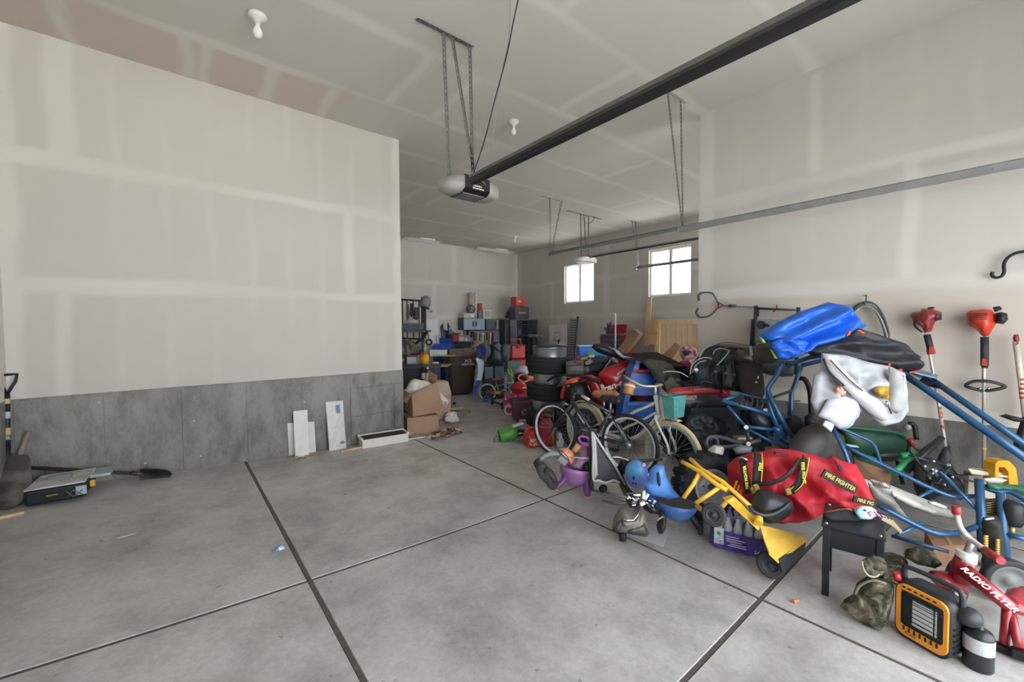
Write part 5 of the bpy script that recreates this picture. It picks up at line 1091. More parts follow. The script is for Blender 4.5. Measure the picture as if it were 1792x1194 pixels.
# bags on the quad
dg = 6.15
def bag(name, label, px, dd, th, col, seed=1, wr=.3, res=.04, cat='bag', sub=(), back=.8):
    return thing(name, label, cat, [[name.split('_')[-1], MB().pufx(px, dd, th, wr=wr, seed=seed, res=res, back=back), col, [[q[0], MB().pufx(q[1], dd-th-.005, q[2], res=.025, back=.5), q[3]] for q in sub]]])
GB = M('#6b6864', .8, bump=.3, bscale=120)
bag('cargo_bag', 'grey squared cargo bag lying on the quad rack', [(990, 634), (1004, 630), (1021, 632), (1022, 652), (1018, 657), (991, 656)], dg-.05, .1, GB, 3, .15, sub=[('zip', [(991, 640), (1020, 638), (1020, 639.5), (991, 641.5)], .006, DBLK), ('bottom_panel', [(991, 650), (1021, 649), (1020, 656), (992, 656)], .008, M('#4a4846', .8)), ('top_panel', [(1006, 631), (1020, 632), (1019, 637), (1006, 636)], .01, DGREY)])
bag('cargo_bag', 'dark camera style bag beside the grey cargo bag', [(1022, 632), (1030, 625), (1048, 622), (1062, 624), (1066, 634), (1060, 650), (1044, 659), (1023, 657)], dg+.3, .12, M('#33363b', .75), 4, .2, sub=[('pocket', [(1022, 643), (1030, 641), (1032, 652), (1023, 653)], .02, M('#6c686c', .7)), ('strap', [(1024, 637), (1058, 633), (1059, 636), (1025, 641)], .01, DBLK), ('strap', [(1024, 650), (1050, 649), (1050, 652), (1024, 654)], .01, DBLK), ('light_panel', [(1024, 633), (1033, 627), (1038, 633), (1030, 640), (1024, 639)], .015, M('#837f80', .7))])
bag('goggles_bag', 'black pouch with silver badge leaning on the red shroud', [(1049, 655), (1062, 634), (1070, 621), (1079, 624), (1084, 634), (1082, 641), (1066, 648)], dg+.12, .06, M('#2b2d30', .6), 6, .15, sub=[('badge', [(1069, 626), (1074, 625), (1082, 632), (1081, 637), (1073, 632)], .012, M('#a9a49a', .5)), ('piping', [(1050, 655), (1068, 628), (1070, 629), (1053, 655)], .008, GREY)])
bag('seat_cushion', 'long black moulded seat with pale underside on the heap', [(1035, 608), (1039, 602), (1050, 602), (1064, 605), (1074, 611), (1083, 618), (1094, 625), (1111, 628), (1109, 632), (1090, 632), (1076, 625), (1060, 622), (1046, 617)], dg-.1, .08, M('#1d2126', .4), 2, .08, cat='seat', sub=[('pale_edge', [(1072, 609), (1080, 613), (1092, 623), (1111, 627), (1110, 630), (1092, 628), (1080, 620)], .014, M('#aab2ba', .4))])
crate(1014, 606, 1067, 624, 7.0, .35, 'bright blue open tote behind the black seat', M('#1f6fd0', .4), name='storage_tote', cat='tote', extra=[('green_panel', -.12, .4, .25, .5, M('#5d7d68', .5))], lid=M('#2a7fe0', .4))
can(1008, 624, 1014, 631, 6.6, 'small red knob bottle between the bags', (M('#b8323a', .4), M('#b8323a', .4)), neck=.8)
bag('cloth_bundle', 'mint green cloth tucked behind the dark bag', [(1028, 624), (1034, 620), (1040, 621), (1041, 627), (1030, 628)], 6.45, .04, M('#a9cdb4', .7), 2, .2, .02, 'cloth')
bag('cloth_bundle', 'orange printed cloth beside the mint cloth', [(1016, 627), (1026, 624), (1030, 629), (1018, 631)], 6.4, .03, M('#c9803a', .7), 3, .2, .02, 'cloth')
# dark board lying across
P = [V(1084, 618, 6.9), V(1150, 616, 7.0), V(1206, 640, 5.4), V(1196, 646, 5.3), V(1150, 638, 5.35), V(1096, 631, 5.6)]
P = [FL(1084, 618, 1.18), FL(1150, 616.5, 1.18), FL(1206, 638, 1.18), FL(1130, 634, 1.18)]
P = [V(1080, 619, 6.5), V(1150, 616.5, 6.2), V(1203, 641, 5.2), V(1110, 632.5, 5.5)]
thing('table_board', 'dark folding table top lying across the heap', 'board', [['board', MB().prism(P, (0, 0, -.035)), M('#3a3334', .95, spec=.05), [['edge_band', MB().tube([P[2]+Vector((0, 0, -.018)), P[3]+Vector((0, 0, -.018)), P[0]+Vector((0, 0, -.018))], .019, 8), M('#232428', .4)]]]])
# red helmet jersey items at the board's end
RW_ = M('#c02f45', .4, scale=16, col2='#d8cbd0')
bag('motocross_helmet', 'red white and blue motocross helmet near the partition wall', [(1190, 612), (1196, 605), (1206, 605), (1218, 611), (1219, 624), (1208, 630), (1196, 631), (1190, 622)], 5.9, .12, M('#c2283c', .3, scale=14, col2='#c9c3cc'), 3, .1, .03, 'helmet', sub=[('dark_panel', [(1192, 616), (1200, 612), (1210, 616), (1200, 621)], .02, M('#3a4468', .4)), ('white_flash', [(1198, 624), (1212, 620), (1216, 625), (1200, 629)], .015, M('#d9c8d2', .4))])
bag('red_jersey', 'crumpled red jersey hanging below the motocross helmet', [(1190, 632), (1204, 630), (1211, 638), (1206, 650), (1196, 648), (1189, 643)], 5.55, .05, M('#a8324a', .7), 4, .4, .025, 'jersey')
# blue step slide
d = 5.45; SB = M('#2263b8', .38); parts = []
parts.append(['side_rail', MB().pris([(1086, 735), (1090, 712), (1095, 688), (1102, 664), (1110, 642), (1114, 633), (1121, 633), (1118, 645), (1110, 668), (1104, 690), (1099, 712), (1095, 735)], d, .3), SB])
parts.append(['side_rail', MB().pris([(1146, 735), (1147, 700), (1146, 665), (1142, 640), (1147, 634), (1153, 660), (1154, 700), (1153, 735)], d, .3), SB])
for k, (y0, y1, xa) in enumerate(((653, 676, 1109), (680, 692, 1102), (707, 735, 1096))): parts.append(['step', MB().pris([(xa, y0+1), (1148, y0), (1148, y1), (xa-2, y1)], d+.04+.0*k, .22), SB])
for k, (y0, xa) in enumerate(((676, 1104), (705, 1098))): parts.append(['tread_lip', MB().pris([(xa, y0), (1147, y0-1), (1147, y0+4), (xa, y0+5)], d-.03, .08), M('#2f74cc', .38)])
parts.append(['red_bar', MB().tube([V(1108, 650, d-.01), V(1148, 649, d-.01)], .02, 8), M('#c23c48', .4)])
parts.append(['top_panel', MB().pris([(1116, 634), (1142, 635), (1146, 652), (1110, 652)], d+.2, .05), M('#1a3f7a', .4)])
thing('play_slide', 'blue plastic play slide ladder with moulded steps', 'slide', parts)
bag('red_bucket', 'red plastic basin seen through the slide opening', [(1112, 693), (1145, 692), (1146, 705), (1112, 706)], d+.35, .05, M('#8f1f26', .5), 2, .05, .03, 'basin')
# ---- black hybrid bicycle
Fc, Rc = FL(970, 798), FL(1101, 833); f_, u, n_ = BPf(Fc, Rc-Fc); R = .352; Fh, Rh = Fc+UP*R, Rc+UP*R
FR = M('#3d4045', .35, .3); n_ = n_ if n_.dot(FWD) < 0 else -n_
hd0, hd1, stp, bb, sc = f_(1000, 706), f_(1007, 686), f_(1068, 722), f_(1041, 764), f_(1069, 704)
tyb = M('#242528', .8); rimb = M('#d8dadb', .4, .1)
parts = [spoked(Fh, n_, R, .04, tyb, rimb, M('#8d9094', .3, .8), STEEL, 28), spoked(Rh, n_, R, .04, tyb, rimb, M('#8d9094', .3, .8), STEEL, 28)]
fm = MB().tube([hd0, hd1], .024, 10).tube([hd1.lerp(hd0, .2), stp], .02, 10).tube([hd0.lerp(hd1, .2), bb], .023, 10).tube([stp, bb], .019, 10)
parts.append(['frame', fm, FR, [['decal', MB().tube([hd1.lerp(stp, .2)+n_*.002, hd1.lerp(stp, .42)+n_*.002], .0208, 10), M('#b9b6ae', .4)], ['decal', MB().tube([hd0.lerp(bb, .3), hd0.lerp(bb, .6)], .0238, 10), M('#c6c6c2', .4)]]])
st = MB()
for s in (-1, 1): st.tube([stp, Rh+n_*.06*s], .009, 6).tube([bb, Rh+n_*.06*s], .011, 6)
parts.append(['rear_stays', st, FR])
fk = MB()
for s in (-1, 1): fk.tube([hd0+UP*-.0, hd0+n_*.055*s-UP*.04, Fh+n_*.055*s], .013, 8)
parts.append(['fork', fk, FR]); parts.append(['seat_post', MB().tube([stp, sc], .013, 8), M('#b4b6b8', .3, .7)])
sd = [sc+UP*.03+u*a+n_*b for a, b in ((-.15, .015), (-.15, -.015), (0, -.045), (.1, -.08), (.14, -.07), (.15, 0), (.14, .07), (.1, .08), (0, .045))]
parts.append(['saddle', MB().puff(sd, .045, nrm=UP, back=.8, res=.025), M('#2a2c30', .4)])
st0 = hd1+UP*.09-u*.02
parts.append(['stem', MB().tube([hd1, hd1+UP*.07, st0-u*.06], .017, 8), DBLK]); hbp = [st0-u*.06+n_*b+u*a+UP*z for a, b, z in ((.06, -.3, .03), (.0, -.12, .0), (0, 0, 0), (.0, .12, 0), (.06, .3, .03))]
parts.append(['handlebar', MB().tube(hbp, .012, 8, smooth=3), DBLK, [['grip', MB().tube([hbp[0], hbp[0].lerp(hbp[1], .55)], .018, 8), DBLK], ['grip', MB().tube([hbp[4], hbp[4].lerp(hbp[3], .55)], .018, 8), DBLK], ['brake_lever', MB().tube([hbp[3]-u*.02, hbp[3].lerp(hbp[4], .8)-u*.05-UP*.02], .007, 6), DGREY]]])
parts.append(['chainring', MB().torus(.085, .006, rotz(bb+n_*.05, n_), 28, 6).torus(.05, .012, rotz(bb+n_*.05, n_), 20, 6), STEEL])
cr = MB().tube([bb+n_*.07, bb+n_*.07+(u*.8-UP*.6)*.17], .01, 8).tube([bb-n_*.07, bb-n_*.07-(u*.8-UP*.6)*.17], .01, 8)
parts.append(['crank', cr, STEEL, [['pedal', MB().box((0, 0, 0), (.1, .07, .02), axes(bb+n_*.11+(u*.8-UP*.6)*.17, u), .005), DBLK], ['pedal', MB().box((0, 0, 0), (.1, .07, .02), axes(bb-n_*.11-(u*.8-UP*.6)*.17, u), .005), DBLK]]])
parts.append(['chain', MB().tube([bb+n_*.05+UP*.085, Rh+n_*.05+UP*.04], .005, 5).tube([bb+n_*.05-UP*.085, Rh+n_*.05-UP*.05], .005, 5), DGREY])
parts.append(['cassette', MB().lathe([(0, -.02), (.055, -.02), (.03, .02), (0, .02)], rotz(Rh+n_*.04, n_), 20), STEEL]); parts.append(['tail_lamp', MB().box((0, 0, 0), (.02, .03, .04), axes(stp+u*.03+UP*.02, u), .005), M('#c2303a', .4)])
kb = MB().tube([stp+u*.12+UP*.04, Rh+UP*(R+.0)-u*.1, Rh+UP*(R+.01)], .007, 6)
thing('bicycle', 'dark grey hybrid bicycle standing in front of the cream cruiser', 'bicycle', parts)
# ---- cream and white cruiser bicycle
Rc, Fc = FL(1024, 796.5), FL(1176, 850); f_, u, n_ = BPf(Rc, Fc-Rc); R = .345; Rh, Fh = Rc+UP*R, Fc+UP*R; n_ = n_ if n_.dot(FWD) < 0 else -n_
CR = M('#d8d6d0', .3, coat=.3, var=.04); CT = M('#cdb794', .6); SKY = M('#8fd0d8', .5)
parts = [spoked(Rh, n_, R, .052, CT, M('#b8babb', .3, .7), M('#a9acae', .3, .8), STEEL, 28, SKY), spoked(Fh, n_, R, .052, CT, M('#b8babb', .3, .7), M('#a9acae', .3, .8), STEEL, 28, SKY)]
h1, h0 = f_(1147, 692), f_(1153, 727); bb = f_(1099, 770); sj = f_(1062, 738)
parts.append(['frame', MB().tube([h1, h0], .026, 10).tube([h1.lerp(h0, .35), f_(1128, 714), f_(1108, 722), f_(1085, 738), sj], .018, 8, smooth=4).tube([h0, f_(1136, 746), f_(1118, 762), bb], .022, 8, smooth=4).tube([f_(1058, 718), bb], .018, 8).tube([h1.lerp(h0, .8), f_(1125, 735), f_(1100, 746), f_(1075, 756), Rh], .014, 8, smooth=4), CR])
fk = MB(); rs = MB()
for s in (-1, 1): fk.tube([h0, h0+n_*.06*s-UP*.03, Fh+n_*.06*s+u*-.02+UP*.1, Fh+n_*.06*s], .013, 8, smooth=3); rs.tube([sj, Rh+n_*.06*s], .01, 6).tube([bb, Rh+n_*.06*s], .011, 6)
parts += [['fork', fk, CR], ['rear_stays', rs, CR]]
def fender(h, a0, a1, k=14):
    mb = MB(); rows = []
    for i in range(k+1):
        a = math.radians(a0+(a1-a0)*i/k); c_ = h+(u*math.cos(a)+UP*math.sin(a))*(R+.025)
        rd = (u*math.cos(a)+UP*math.sin(a)); rows.append([c_+n_*.035-rd*.012, c_+n_*.02+rd*.004, c_-n_*.02+rd*.004, c_-n_*.035-rd*.012, c_-n_*.018, c_+n_*.018])
    return mb.loft(rows)
parts += [['mudguard', fender(Fh, 75, 140), M('#d5c6a6', .4)], ['mudguard', fender(Rh, 20, 170), M('#d5c6a6', .4)]]
parts.append(['saddle', MB().puff([f_(x, y)+n_*b for x, y, b in ((1041, 693, .0), (1043, 687, .08), (1052, 687, .09), (1066, 689, .05), (1080, 689, .02), (1082, 691, -.02), (1066, 692, -.06), (1050, 693, -.09), (1042, 693, -.08))], .05, nrm=UP, back=.9, res=.025), M('#b98456', .5)])
parts.append(['seat_post', MB().tube([f_(1058, 722), f_(1056, 695)], .013, 8), CHR])
stm = h1+UP*.1; hb = [f_(1100, 657)+n_*.1, f_(1120, 664)+n_*.16, f_(1135, 674)+n_*.1, stm, stm-n_*.08-u*.01, stm-n_*.2-u*.06-UP*.01, stm-n_*.24-u*.16-UP*.02]
parts.append(['handlebar', MB().tube([h1, stm], .014, 8).tube(hb, .013, 8, smooth=4), M('#c6bfae', .3, .4), [['grip', MB().tube([hb[0], hb[0].lerp(hb[1], .8)], .019, 10), M('#8d6a4c', .6)], ['grip', MB().tube([hb[-1], hb[-1].lerp(hb[-2], .6)], .019, 10), M('#8d6a4c', .6)]]])
cm = Matrix.Translation(f_(1121, 678)+n_*.2) @ Matrix.Rotation(.35, 4, 'Y')
parts.append(['cup_holder', MB().lathe([(0, -.06), (.055, -.06), (.06, .06), (.054, .06), (.05, -.05), (0, -.05)], cm, 20), M('#b0794a', .5), [['strap', MB().lathe([(.062, .02), (.064, .022), (.064, .04), (.062, .042)], cm, 20), M('#d8c3a0', .5)]]])
bk = axes(f_(1175, 729)+u*.03, n_, u); bw, bh, bd = .22, .225, .14
bs = MB(); 
def bring(z, k): return [Vector((sx*bw/2*k, .0+sy*bd*k, z)) for sx, sy in ((-1, -.5), (1, -.5), (1, .5), (-1, .5))]
bs.loft([bring(0, .8), bring(bh, 1.0), bring(bh, .95), bring(.01, .76)], bk, smooth=False)
wires = MB()
for s in (-.06, .06): wires.tube([bk @ Vector((s, 0, 0)), Fh+n_*s*.9], .004, 5)
parts.append(['basket', bs, M('#4f908d', .5, scale=18, var=.2), [['rim', MB().tube([bk @ v for v in bring(bh, 1.02)], .008, 6, closed=True), M('#4a8a86', .5)], ['stay', wires, CHR]]])
parts.append(['chain_guard', MB().box((0, 0, 0), (.42, .02, .1), axes(bb.lerp(Rh, .4)+n_*.07, (Rh-bb)), .02), CR]); parts.append(['chainring', MB().torus(.08, .006, rotz(bb+n_*.06, n_), 26, 6), CHR])
parts.append(['crank', MB().tube([bb+n_*.08, bb+n_*.08-u*.1-UP*.12], .01, 8), CHR, [['pedal', MB().box((0, 0, 0), (.1, .07, .02), axes(bb+n_*.12-u*.1-UP*.12, u), .005), DBLK]]])
thing('bicycle', 'white and cream cruiser bicycle with teal basket', 'bicycle', parts)
# olive duffel on the slide
bag('duffel_bag', 'olive canvas duffel drooping below the dark board', [(1124, 634), (1135, 628), (1160, 631), (1176, 640), (1188, 655), (1198, 672), (1196, 690), (1180, 692), (1164, 686), (1150, 668), (1138, 650)], 5.22, .13, M('#4b4d44', .85, bump=.7, bscale=14), 7, .7, .03, sub=[('end_panel', [(1162, 672), (1172, 660), (1192, 664), (1197, 682), (1184, 691), (1168, 688)], .03, M('#5f5f52', .85))])
bag('duffel_bag', 'navy black bag behind the olive duffel', [(1165, 640), (1196, 645), (1235, 655), (1240, 680), (1215, 690), (1200, 680), (1190, 660)], 5.36, .08, M('#1e2733', .8, bump=.7, bscale=14), 8, .7, .03)
# ---- second quad: low red fender, dark running gear
d = 4.9; RF = M('#c2353f', .35, coat=.3, var=.08)
fen = MB().pufx([(1169, 686), (1180, 679), (1215, 676), (1247, 674), (1262, 676), (1278, 684), (1276, 694), (1262, 698), (1256, 690), (1236, 690), (1200, 693), (1172, 695)], d, .07, res=.035, back=2.5)
parts = [['fender', fen, RF, [['lettering', text_mb('RAPTOR', Matrix.Translation(V(1225, 680.5, d-.095)) @ Matrix((RGT, UP, -FWD)).transposed().to_4x4() @ Matrix.Rotation(.05, 4, 'Z'), .045, .003, 0, .2) if False else MB().pufx([(1208, 682), (1222, 679.5), (1240, 679), (1246, 678), (1246, 681), (1224, 683), (1209, 685)], d-.08, .008, res=.02), M('#4a2a28', .4, scale=90, col2='#c9b48c')], ['black_notch', MB().pufx([(1259, 676), (1263, 677), (1264, 688), (1260, 689)], d-.08, .02, res=.02), DBLK]]],
         ['engine_block', MB().box((0, 0, 0), (.62, .5, .36), axes(V(1235, 730, d+.25), RGT), .05), M('#22262c', .5)], ['lower_frame', MB().tube([V(1180, 760, d), V(1235, 770, d), V(1290, 765, d)], .025, 8), M('#2b2d31', .5)]]
for (x, y, dd) in ((1238, 740, d-.05), (1195, 735, d+.35), (1310, 735, d+.2)):
    c = V(x, y, dd); c.z = .3; axw = (RGT*.55-FWD).normalized(); parts.append(['wheel', tyre_mb(c, axw, .3, .24, .14, tread=16), M('#24272b', .85), [['rim', disc_rim(c, axw, .15, .22), M('#2c2e33', .5)]]])
parts.append(['seat', MB().pufx([(1180, 668), (1230, 664), (1280, 668), (1284, 680), (1200, 680)], d+.15, .1, res=.05, back=1.5), M('#1b2230', .5)]); parts.append(['cable', MB().tube([V(1214, 696, d-.1), V(1221, 702, d-.1), V(1220, 712, d-.1), V(1214, 718, d-.1)], .006, 6, smooth=4), M('#6a2a36', .5)])
thing('quad_bike', 'dark quad with low faded red fender under the backpacks', 'quad bike', parts)
bag('tarp_heap', 'crumpled black tarpaulin behind the cruiser front wheel', [(1196, 745), (1205, 728), (1225, 722), (1245, 728), (1258, 748), (1262, 778), (1240, 790), (1214, 770)], 4.45, .1, M('#24282c', .6, bump=.8, bscale=14), 11, .9, .028, 'tarp')
# ---- backpacks
bpk = bag('frame_backpack', 'large black frame backpack with white piping on the red fender', [(1206, 660), (1210, 640), (1218, 628), (1232, 617), (1246, 612), (1262, 612), (1280, 620), (1300, 626), (1322, 632), (1330, 650), (1326, 672), (1300, 688), (1262, 680), (1230, 676), (1212, 672)], 4.75, .2, M('#23282b', .75, bump=.7, bscale=16, scale=9, col2='#2e3a34'), 12, .8, .028, 'backpack', sub=[('pocket', [(1262, 640), (1278, 636), (1284, 664), (1280, 678), (1266, 676)], .04, M('#303a33', .8)), ('pocket', [(1286, 640), (1300, 640), (1302, 672), (1288, 676)], .04, M('#3b3f36', .8)), ('pocket', [(1306, 642), (1318, 644), (1320, 664), (1308, 670)], .03, M('#33322c', .8)), ('side_pouch', [(1212, 650), (1222, 640), (1240, 642), (1242, 664), (1222, 668)], .04, M('#20272d', .7))])
pk = []
for pts in ([(1208, 655), (1210, 642), (1218, 632), (1232, 626), (1246, 628)], [(1212, 652), (1216, 642), (1224, 634), (1236, 631)], [(1224, 626), (1230, 614), (1242, 606), (1254, 602)], [(1248, 620), (1252, 613), (1262, 610), (1276, 614), (1274, 618)], [(1274, 618), (1262, 632), (1254, 640)], [(1204, 660), (1190, 652), (1170, 650), (1160, 652)]):
    pk.append(['strap', MB().tube([V(x, y, 4.5) for x, y in pts], .007, 6, smooth=4), M('#8a9298', .6)])
pk.append(['tag', MB().pufx([(1214, 646), (1219, 644), (1222, 648), (1218, 652)], 4.47, .012, res=.02), M('#d8d2b8', .6)])
for k, x in enumerate((1252, 1270, 1284, 1303, 1320)):
    pk.append(['strap', MB().tube([V(x-2, 628, 4.62), V(x, 645, 4.5), V(x+1, 668, 4.52), V(x, 682, 4.62)], .009, 6, smooth=3, flat=.5), M('#15181b', .6)])
    pk.append(['buckle', MB().box((0, 0, 0), (.035, .012, .03), axes(V(x+.5, 650+3*(k % 3), 4.485), RGT), .004), M('#3a3f44', .4)])
for pts in ([(1246, 604), (1270, 600), (1300, 603), (1316, 606)], [(1262, 611), (1285, 606), (1312, 613)], [(1236, 640), (1252, 632), (1262, 640), (1258, 655)], [(1218, 660), (1236, 668), (1256, 672)]):
    pk.append(['cord', MB().tube([V(x, y, 4.62 if y > 620 else 4.76) for x, y in pts], .005, 5, smooth=4), M('#57544c', .7)])
for q in pk: _part(q, bpk, bpk.location)
bag('hunting_pack', 'olive topped hunting pack lying on the black backpack', [(1228, 620), (1236, 608), (1250, 602), (1275, 602), (1300, 604), (1314, 607), (1316, 622), (1300, 626), (1276, 620), (1256, 616), (1240, 622)], 5.04, .14, M('#6b675a', .85, bump=.7, bscale=16), 13, .7, .03, 'backpack', sub=[('dark_lid', [(1229, 620), (1238, 607), (1254, 602), (1266, 606), (1252, 613), (1244, 622)], .05, M('#2a2b2c', .7)), ('strap', [(1254, 606), (1312, 610), (1312, 613), (1254, 610)], .015, DBLK)])
bag('sleeping_roll', 'dark grey rolled mat hanging over the blue frame', [(1312, 608), (1330, 602), (1362, 598), (1372, 606), (1374, 625), (1350, 636), (1322, 636), (1314, 622)], 4.35, .11, M('#45443f', .8), 14, .25, .035, 'mat', sub=[('pale_end', [(1311, 606), (1315, 606), (1317, 622), (1313, 624)], .02, M('#a7a6a0', .6))])
bag('dark_clothing', 'dark brown coat hanging at the right of the backpacks', [(1300, 632), (1326, 636), (1336, 660), (1338, 690), (1326, 708), (1305, 700), (1296, 680), (1294, 650)], 4.42, .06, M('#2e2624', .85), 15, .45, .035, 'coat', sub=[('button', [(1325, 660), (1327, 658), (1328, 662), (1326, 664)], .006, WHT), ('button', [(1322, 668), (1324, 667), (1325, 670), (1322, 671)], .006, WHT)])

# ------------------------------------------------------------------ blue tube frame of a go-kart by the partition wall
BT = M('#2d5d88', .32, .25, var=.12, coat=.2)
def tb(pts, r, dd=None, sm=0, n=10, mb=None):
    return (mb or MB()).tube([V(p[0], p[1], p[2] if len(p) > 2 else dd) for p in pts], r, n, smooth=sm)
parts = []
parts.append(['side_tube', tb([(1370, 632), (1359, 657), (1346, 676), (1344, 684), (1352, 704), (1372, 742), (1403, 789)], .022, 3.95, 3), BT])
parts.append(['side_tube', tb([(1344, 680), (1345, 700), (1349, 720), (1360, 748), (1357, 762), (1370, 774), (1399, 788)], .022, 3.98, 3), BT])
parts.append(['hoop', tb([(1402, 640, 4.3), (1390, 676, 4.3), (1385, 690, 4.3), (1384, 730, 4.3)], .022, sm=3), BT])
parts.append(['cross_tube', tb([(1388, 683, 4.3), (1360, 693, 4.1), (1347, 698, 3.98)], .014), M('#3d4a50', .4)])
parts.append(['rear_tube', tb([(1263, 701, 4.05), (1310, 714, 4.02), (1352, 727, 3.98)], .02), BT]); parts.append(['rear_tube', tb([(1264, 701, 4.05), (1298, 690, 4.3), (1346, 702, 4.2)], .016), BT])
parts.append(['rear_tube', tb([(1273, 710, 4.05), (1303, 745, 4.0)], .014), BT]); parts.append(['lower_tube', tb([(1306, 747, 4.0), (1356, 752, 3.97)], .017), BT]); parts.append(['lower_tube', tb([(1310, 752, 4.0), (1372, 785, 3.95)], .015), BT])
parts.append(['gusset', MB().pufx([(1352, 748), (1368, 742), (1378, 770), (1362, 768)], 3.96, .02, res=.03), BT])
parts.append(['roof_tube', tb([(1588, 660, 3.72), (1620, 681, 3.6), (1700, 737, 3.28), (1800, 806, 2.92)], .028), BT]); parts.append(['roof_tube', tb([(1630, 664, 3.85), (1700, 713, 3.6), (1800, 783, 3.2)], .026), BT])
parts.append(['roof_tube', tb([(1376, 640, 3.95), (1440, 622, 3.85), (1520, 638, 3.8), (1590, 658, 3.74)], .022, sm=3), BT]); parts.append(['roof_tube', tb([(1402, 640, 4.3), (1500, 622, 4.1), (1630, 664, 3.85)], .022, sm=3), BT])
parts.append(['roof_plate', MB().prism([V(1586, 650, 3.72), V(1600, 648, 3.9), V(1642, 658, 3.85), V(1638, 663, 3.68)], (0, 0, .012)), BT]); parts.append(['bracket', MB().prism([V(1611, 670, 3.7), V(1622, 660, 3.8), V(1633, 668, 3.75), V(1625, 682, 3.6)], FWD*.03), DBLK]); parts.append(['peg', tb([(1630, 675, 3.7), (1656, 680, 3.6)], .014), DBLK])
parts.append(['side_tube', tb([(1452, 738, 3.6), (1478, 790, 3.5), (1500, 850, 3.4)], .017), BT]); parts.append(['side_tube', tb([(1460, 745, 3.65), (1500, 762, 3.6), (1526, 775, 3.55), (1536, 795, 3.5), (1541, 812, 3.45)], .013, sm=3), BT])
parts.append(['floor_tube', tb([(1480, 782, 3.55), (1545, 814, 3.4), (1640, 860, 3.2), (1676, 870, 3.15), (1712, 868, 3.1)], .016, sm=3), BT])
parts.append(['floor_tube', tb([(1532, 882, 3.1), (1600, 918, 2.98), (1640, 934, 2.92), (1680, 932, 2.95), (1712, 920, 3.0)], .018, sm=3), BT]); parts.append(['floor_tube', tb([(1560, 938, 2.9), (1620, 955, 2.8), (1660, 966, 2.75)], .012), M('#27425c', .35, .2)])
parts.append(['brace', tb([(1605, 872, 3.15), (1632, 858, 3.2)], .011), BT]); parts.append(['brace', tb([(1642, 826, 3.25), (1680, 862, 3.12), (1713, 896, 3.02)], .012), BT]); parts.append(['brace', tb([(1568, 938, 2.95), (1612, 916, 3.0)], .012), BT])
parts.append(['front_post', tb([(1713, 840, 3.1), (1717, 900, 3.0), (1719, 968, 2.95)], .026), M('#33597c', .35, .2)]); parts.append(['front_post', tb([(1750, 862, 3.0), (1755, 920, 2.95), (1761, 985, 2.9)], .024), M('#33597c', .35, .2)])
parts.append(['cross_tube', tb([(1754, 879, 3.0), (1775, 878, 2.95), (1800, 884, 2.9)], .012), BT]); parts.append(['cross_tube', tb([(1760, 935, 2.93), (1800, 945, 2.85)], .018), BT]); parts.append(['cross_tube', tb([(1716, 850, 3.1), (1740, 860, 3.05), (1770, 862, 3.0), (1800, 880, 2.9)], .016, sm=3), BT])
e1, e2 = V(1800, 806, 2.92), V(1800, 783, 3.2); f1, f2 = Vector((e1.x+.04, e1.y-.12, .03)), Vector((e2.x+.04, e2.y-.12, .03))
parts.append(['nose_tube', MB().tube([e1, e1+(f1-e1)*.25+Vector((0, -.05, .03)), f1], .024, 10, smooth=3), BT]); parts.append(['nose_tube', MB().tube([e2, e2+(f2-e2)*.25+Vector((0, -.05, .03)), f2], .024, 10, smooth=3), BT]); parts.append(['nose_tube', MB().tube([f1, f2], .02, 10), BT])
parts.append(['nose_tube', MB().tube([V(1800, 945, 2.85), f1+Vector((0, 0, .1))], .018, 10), BT])
for (x, y) in ((1306, 748), (1310, 777)): parts.append(['bushing', MB().cyl(V(x, y, 3.97), V(x, y, 3.9), .02, 14), M('#d6d2c8', .4)])
parts.append(['link_arm', tb([(1307, 752, 3.97), (1310, 774, 3.97)], .016), M('#2b3138', .4)])
kart_parts = parts
# running gear under the frame
parts = [['engine_block', MB().box((0, 0, 0), (.3, .3, .2), axes(V(1352, 742, 4.2), RGT), .04), M('#35536c', .4, .3), [['warning_label', MB().pris([(1336, 716), (1346, 714), (1347, 724), (1337, 726)], 4.0, .004), M('#cfcfc8', .5)], ['warning_label', MB().pris([(1352, 712), (1362, 712), (1363, 721), (1353, 722)], 4.0, .004), M('#c9bfb8', .5, scale=80, col2='#a33a3a')]]],
         ['fan_shroud', MB().lathe([(0, .03), (.1, .03), (.14, 0), (.14, -.1), (0, -.1)], rotz(V(1342, 728, 4.1), (-.4, -.7, .3)), 24), M('#2b3036', .4)], ['axle_housing', MB().box((0, 0, 0), (.16, .1, .08), axes(V(1300, 770, 4.1), RGT), .02), M('#a49c90', .4, .5)],
         ['swing_arm', tb([(1240, 770, 4.1), (1255, 764, 4.1), (1300, 776, 4.0), (1330, 770, 4.0)], .02, sm=3), DGREY], ['swing_arm', tb([(1242, 782, 4.05), (1275, 782, 4.0), (1310, 777, 3.97)], .018, sm=3), DGREY], ['hub', MB().torus(.06, .018, rotz(V(1246, 775, 4.08), (-.5, -.8, .1)), 20, 8), DGREY]]
for k in range(5):
    x = 1293+9*k; parts.append(['spring_coil', tb([(x-6, 706+2*k, 4.08), (x, 709+2*k, 4.02), (x+5, 704+2*k, 4.0), (x+6, 696+2*k, 4.05), (x+3, 692+2*k, 4.12)], .007, sm=3, n=6), M('#4a5158', .35, .5)])
parts.append(['chain_case', MB().pufx([(1270, 760), (1300, 752), (1340, 760), (1350, 780), (1310, 788), (1272, 782)], 4.25, .08, res=.04), M('#2a2c2e', .6)]); parts.append(['fender_plate', MB().pufx([(1282, 786), (1296, 779), (1316, 782), (1314, 792), (1288, 795)], 3.9, .02, res=.03), M('#6f7478', .45)])
kart_parts += parts
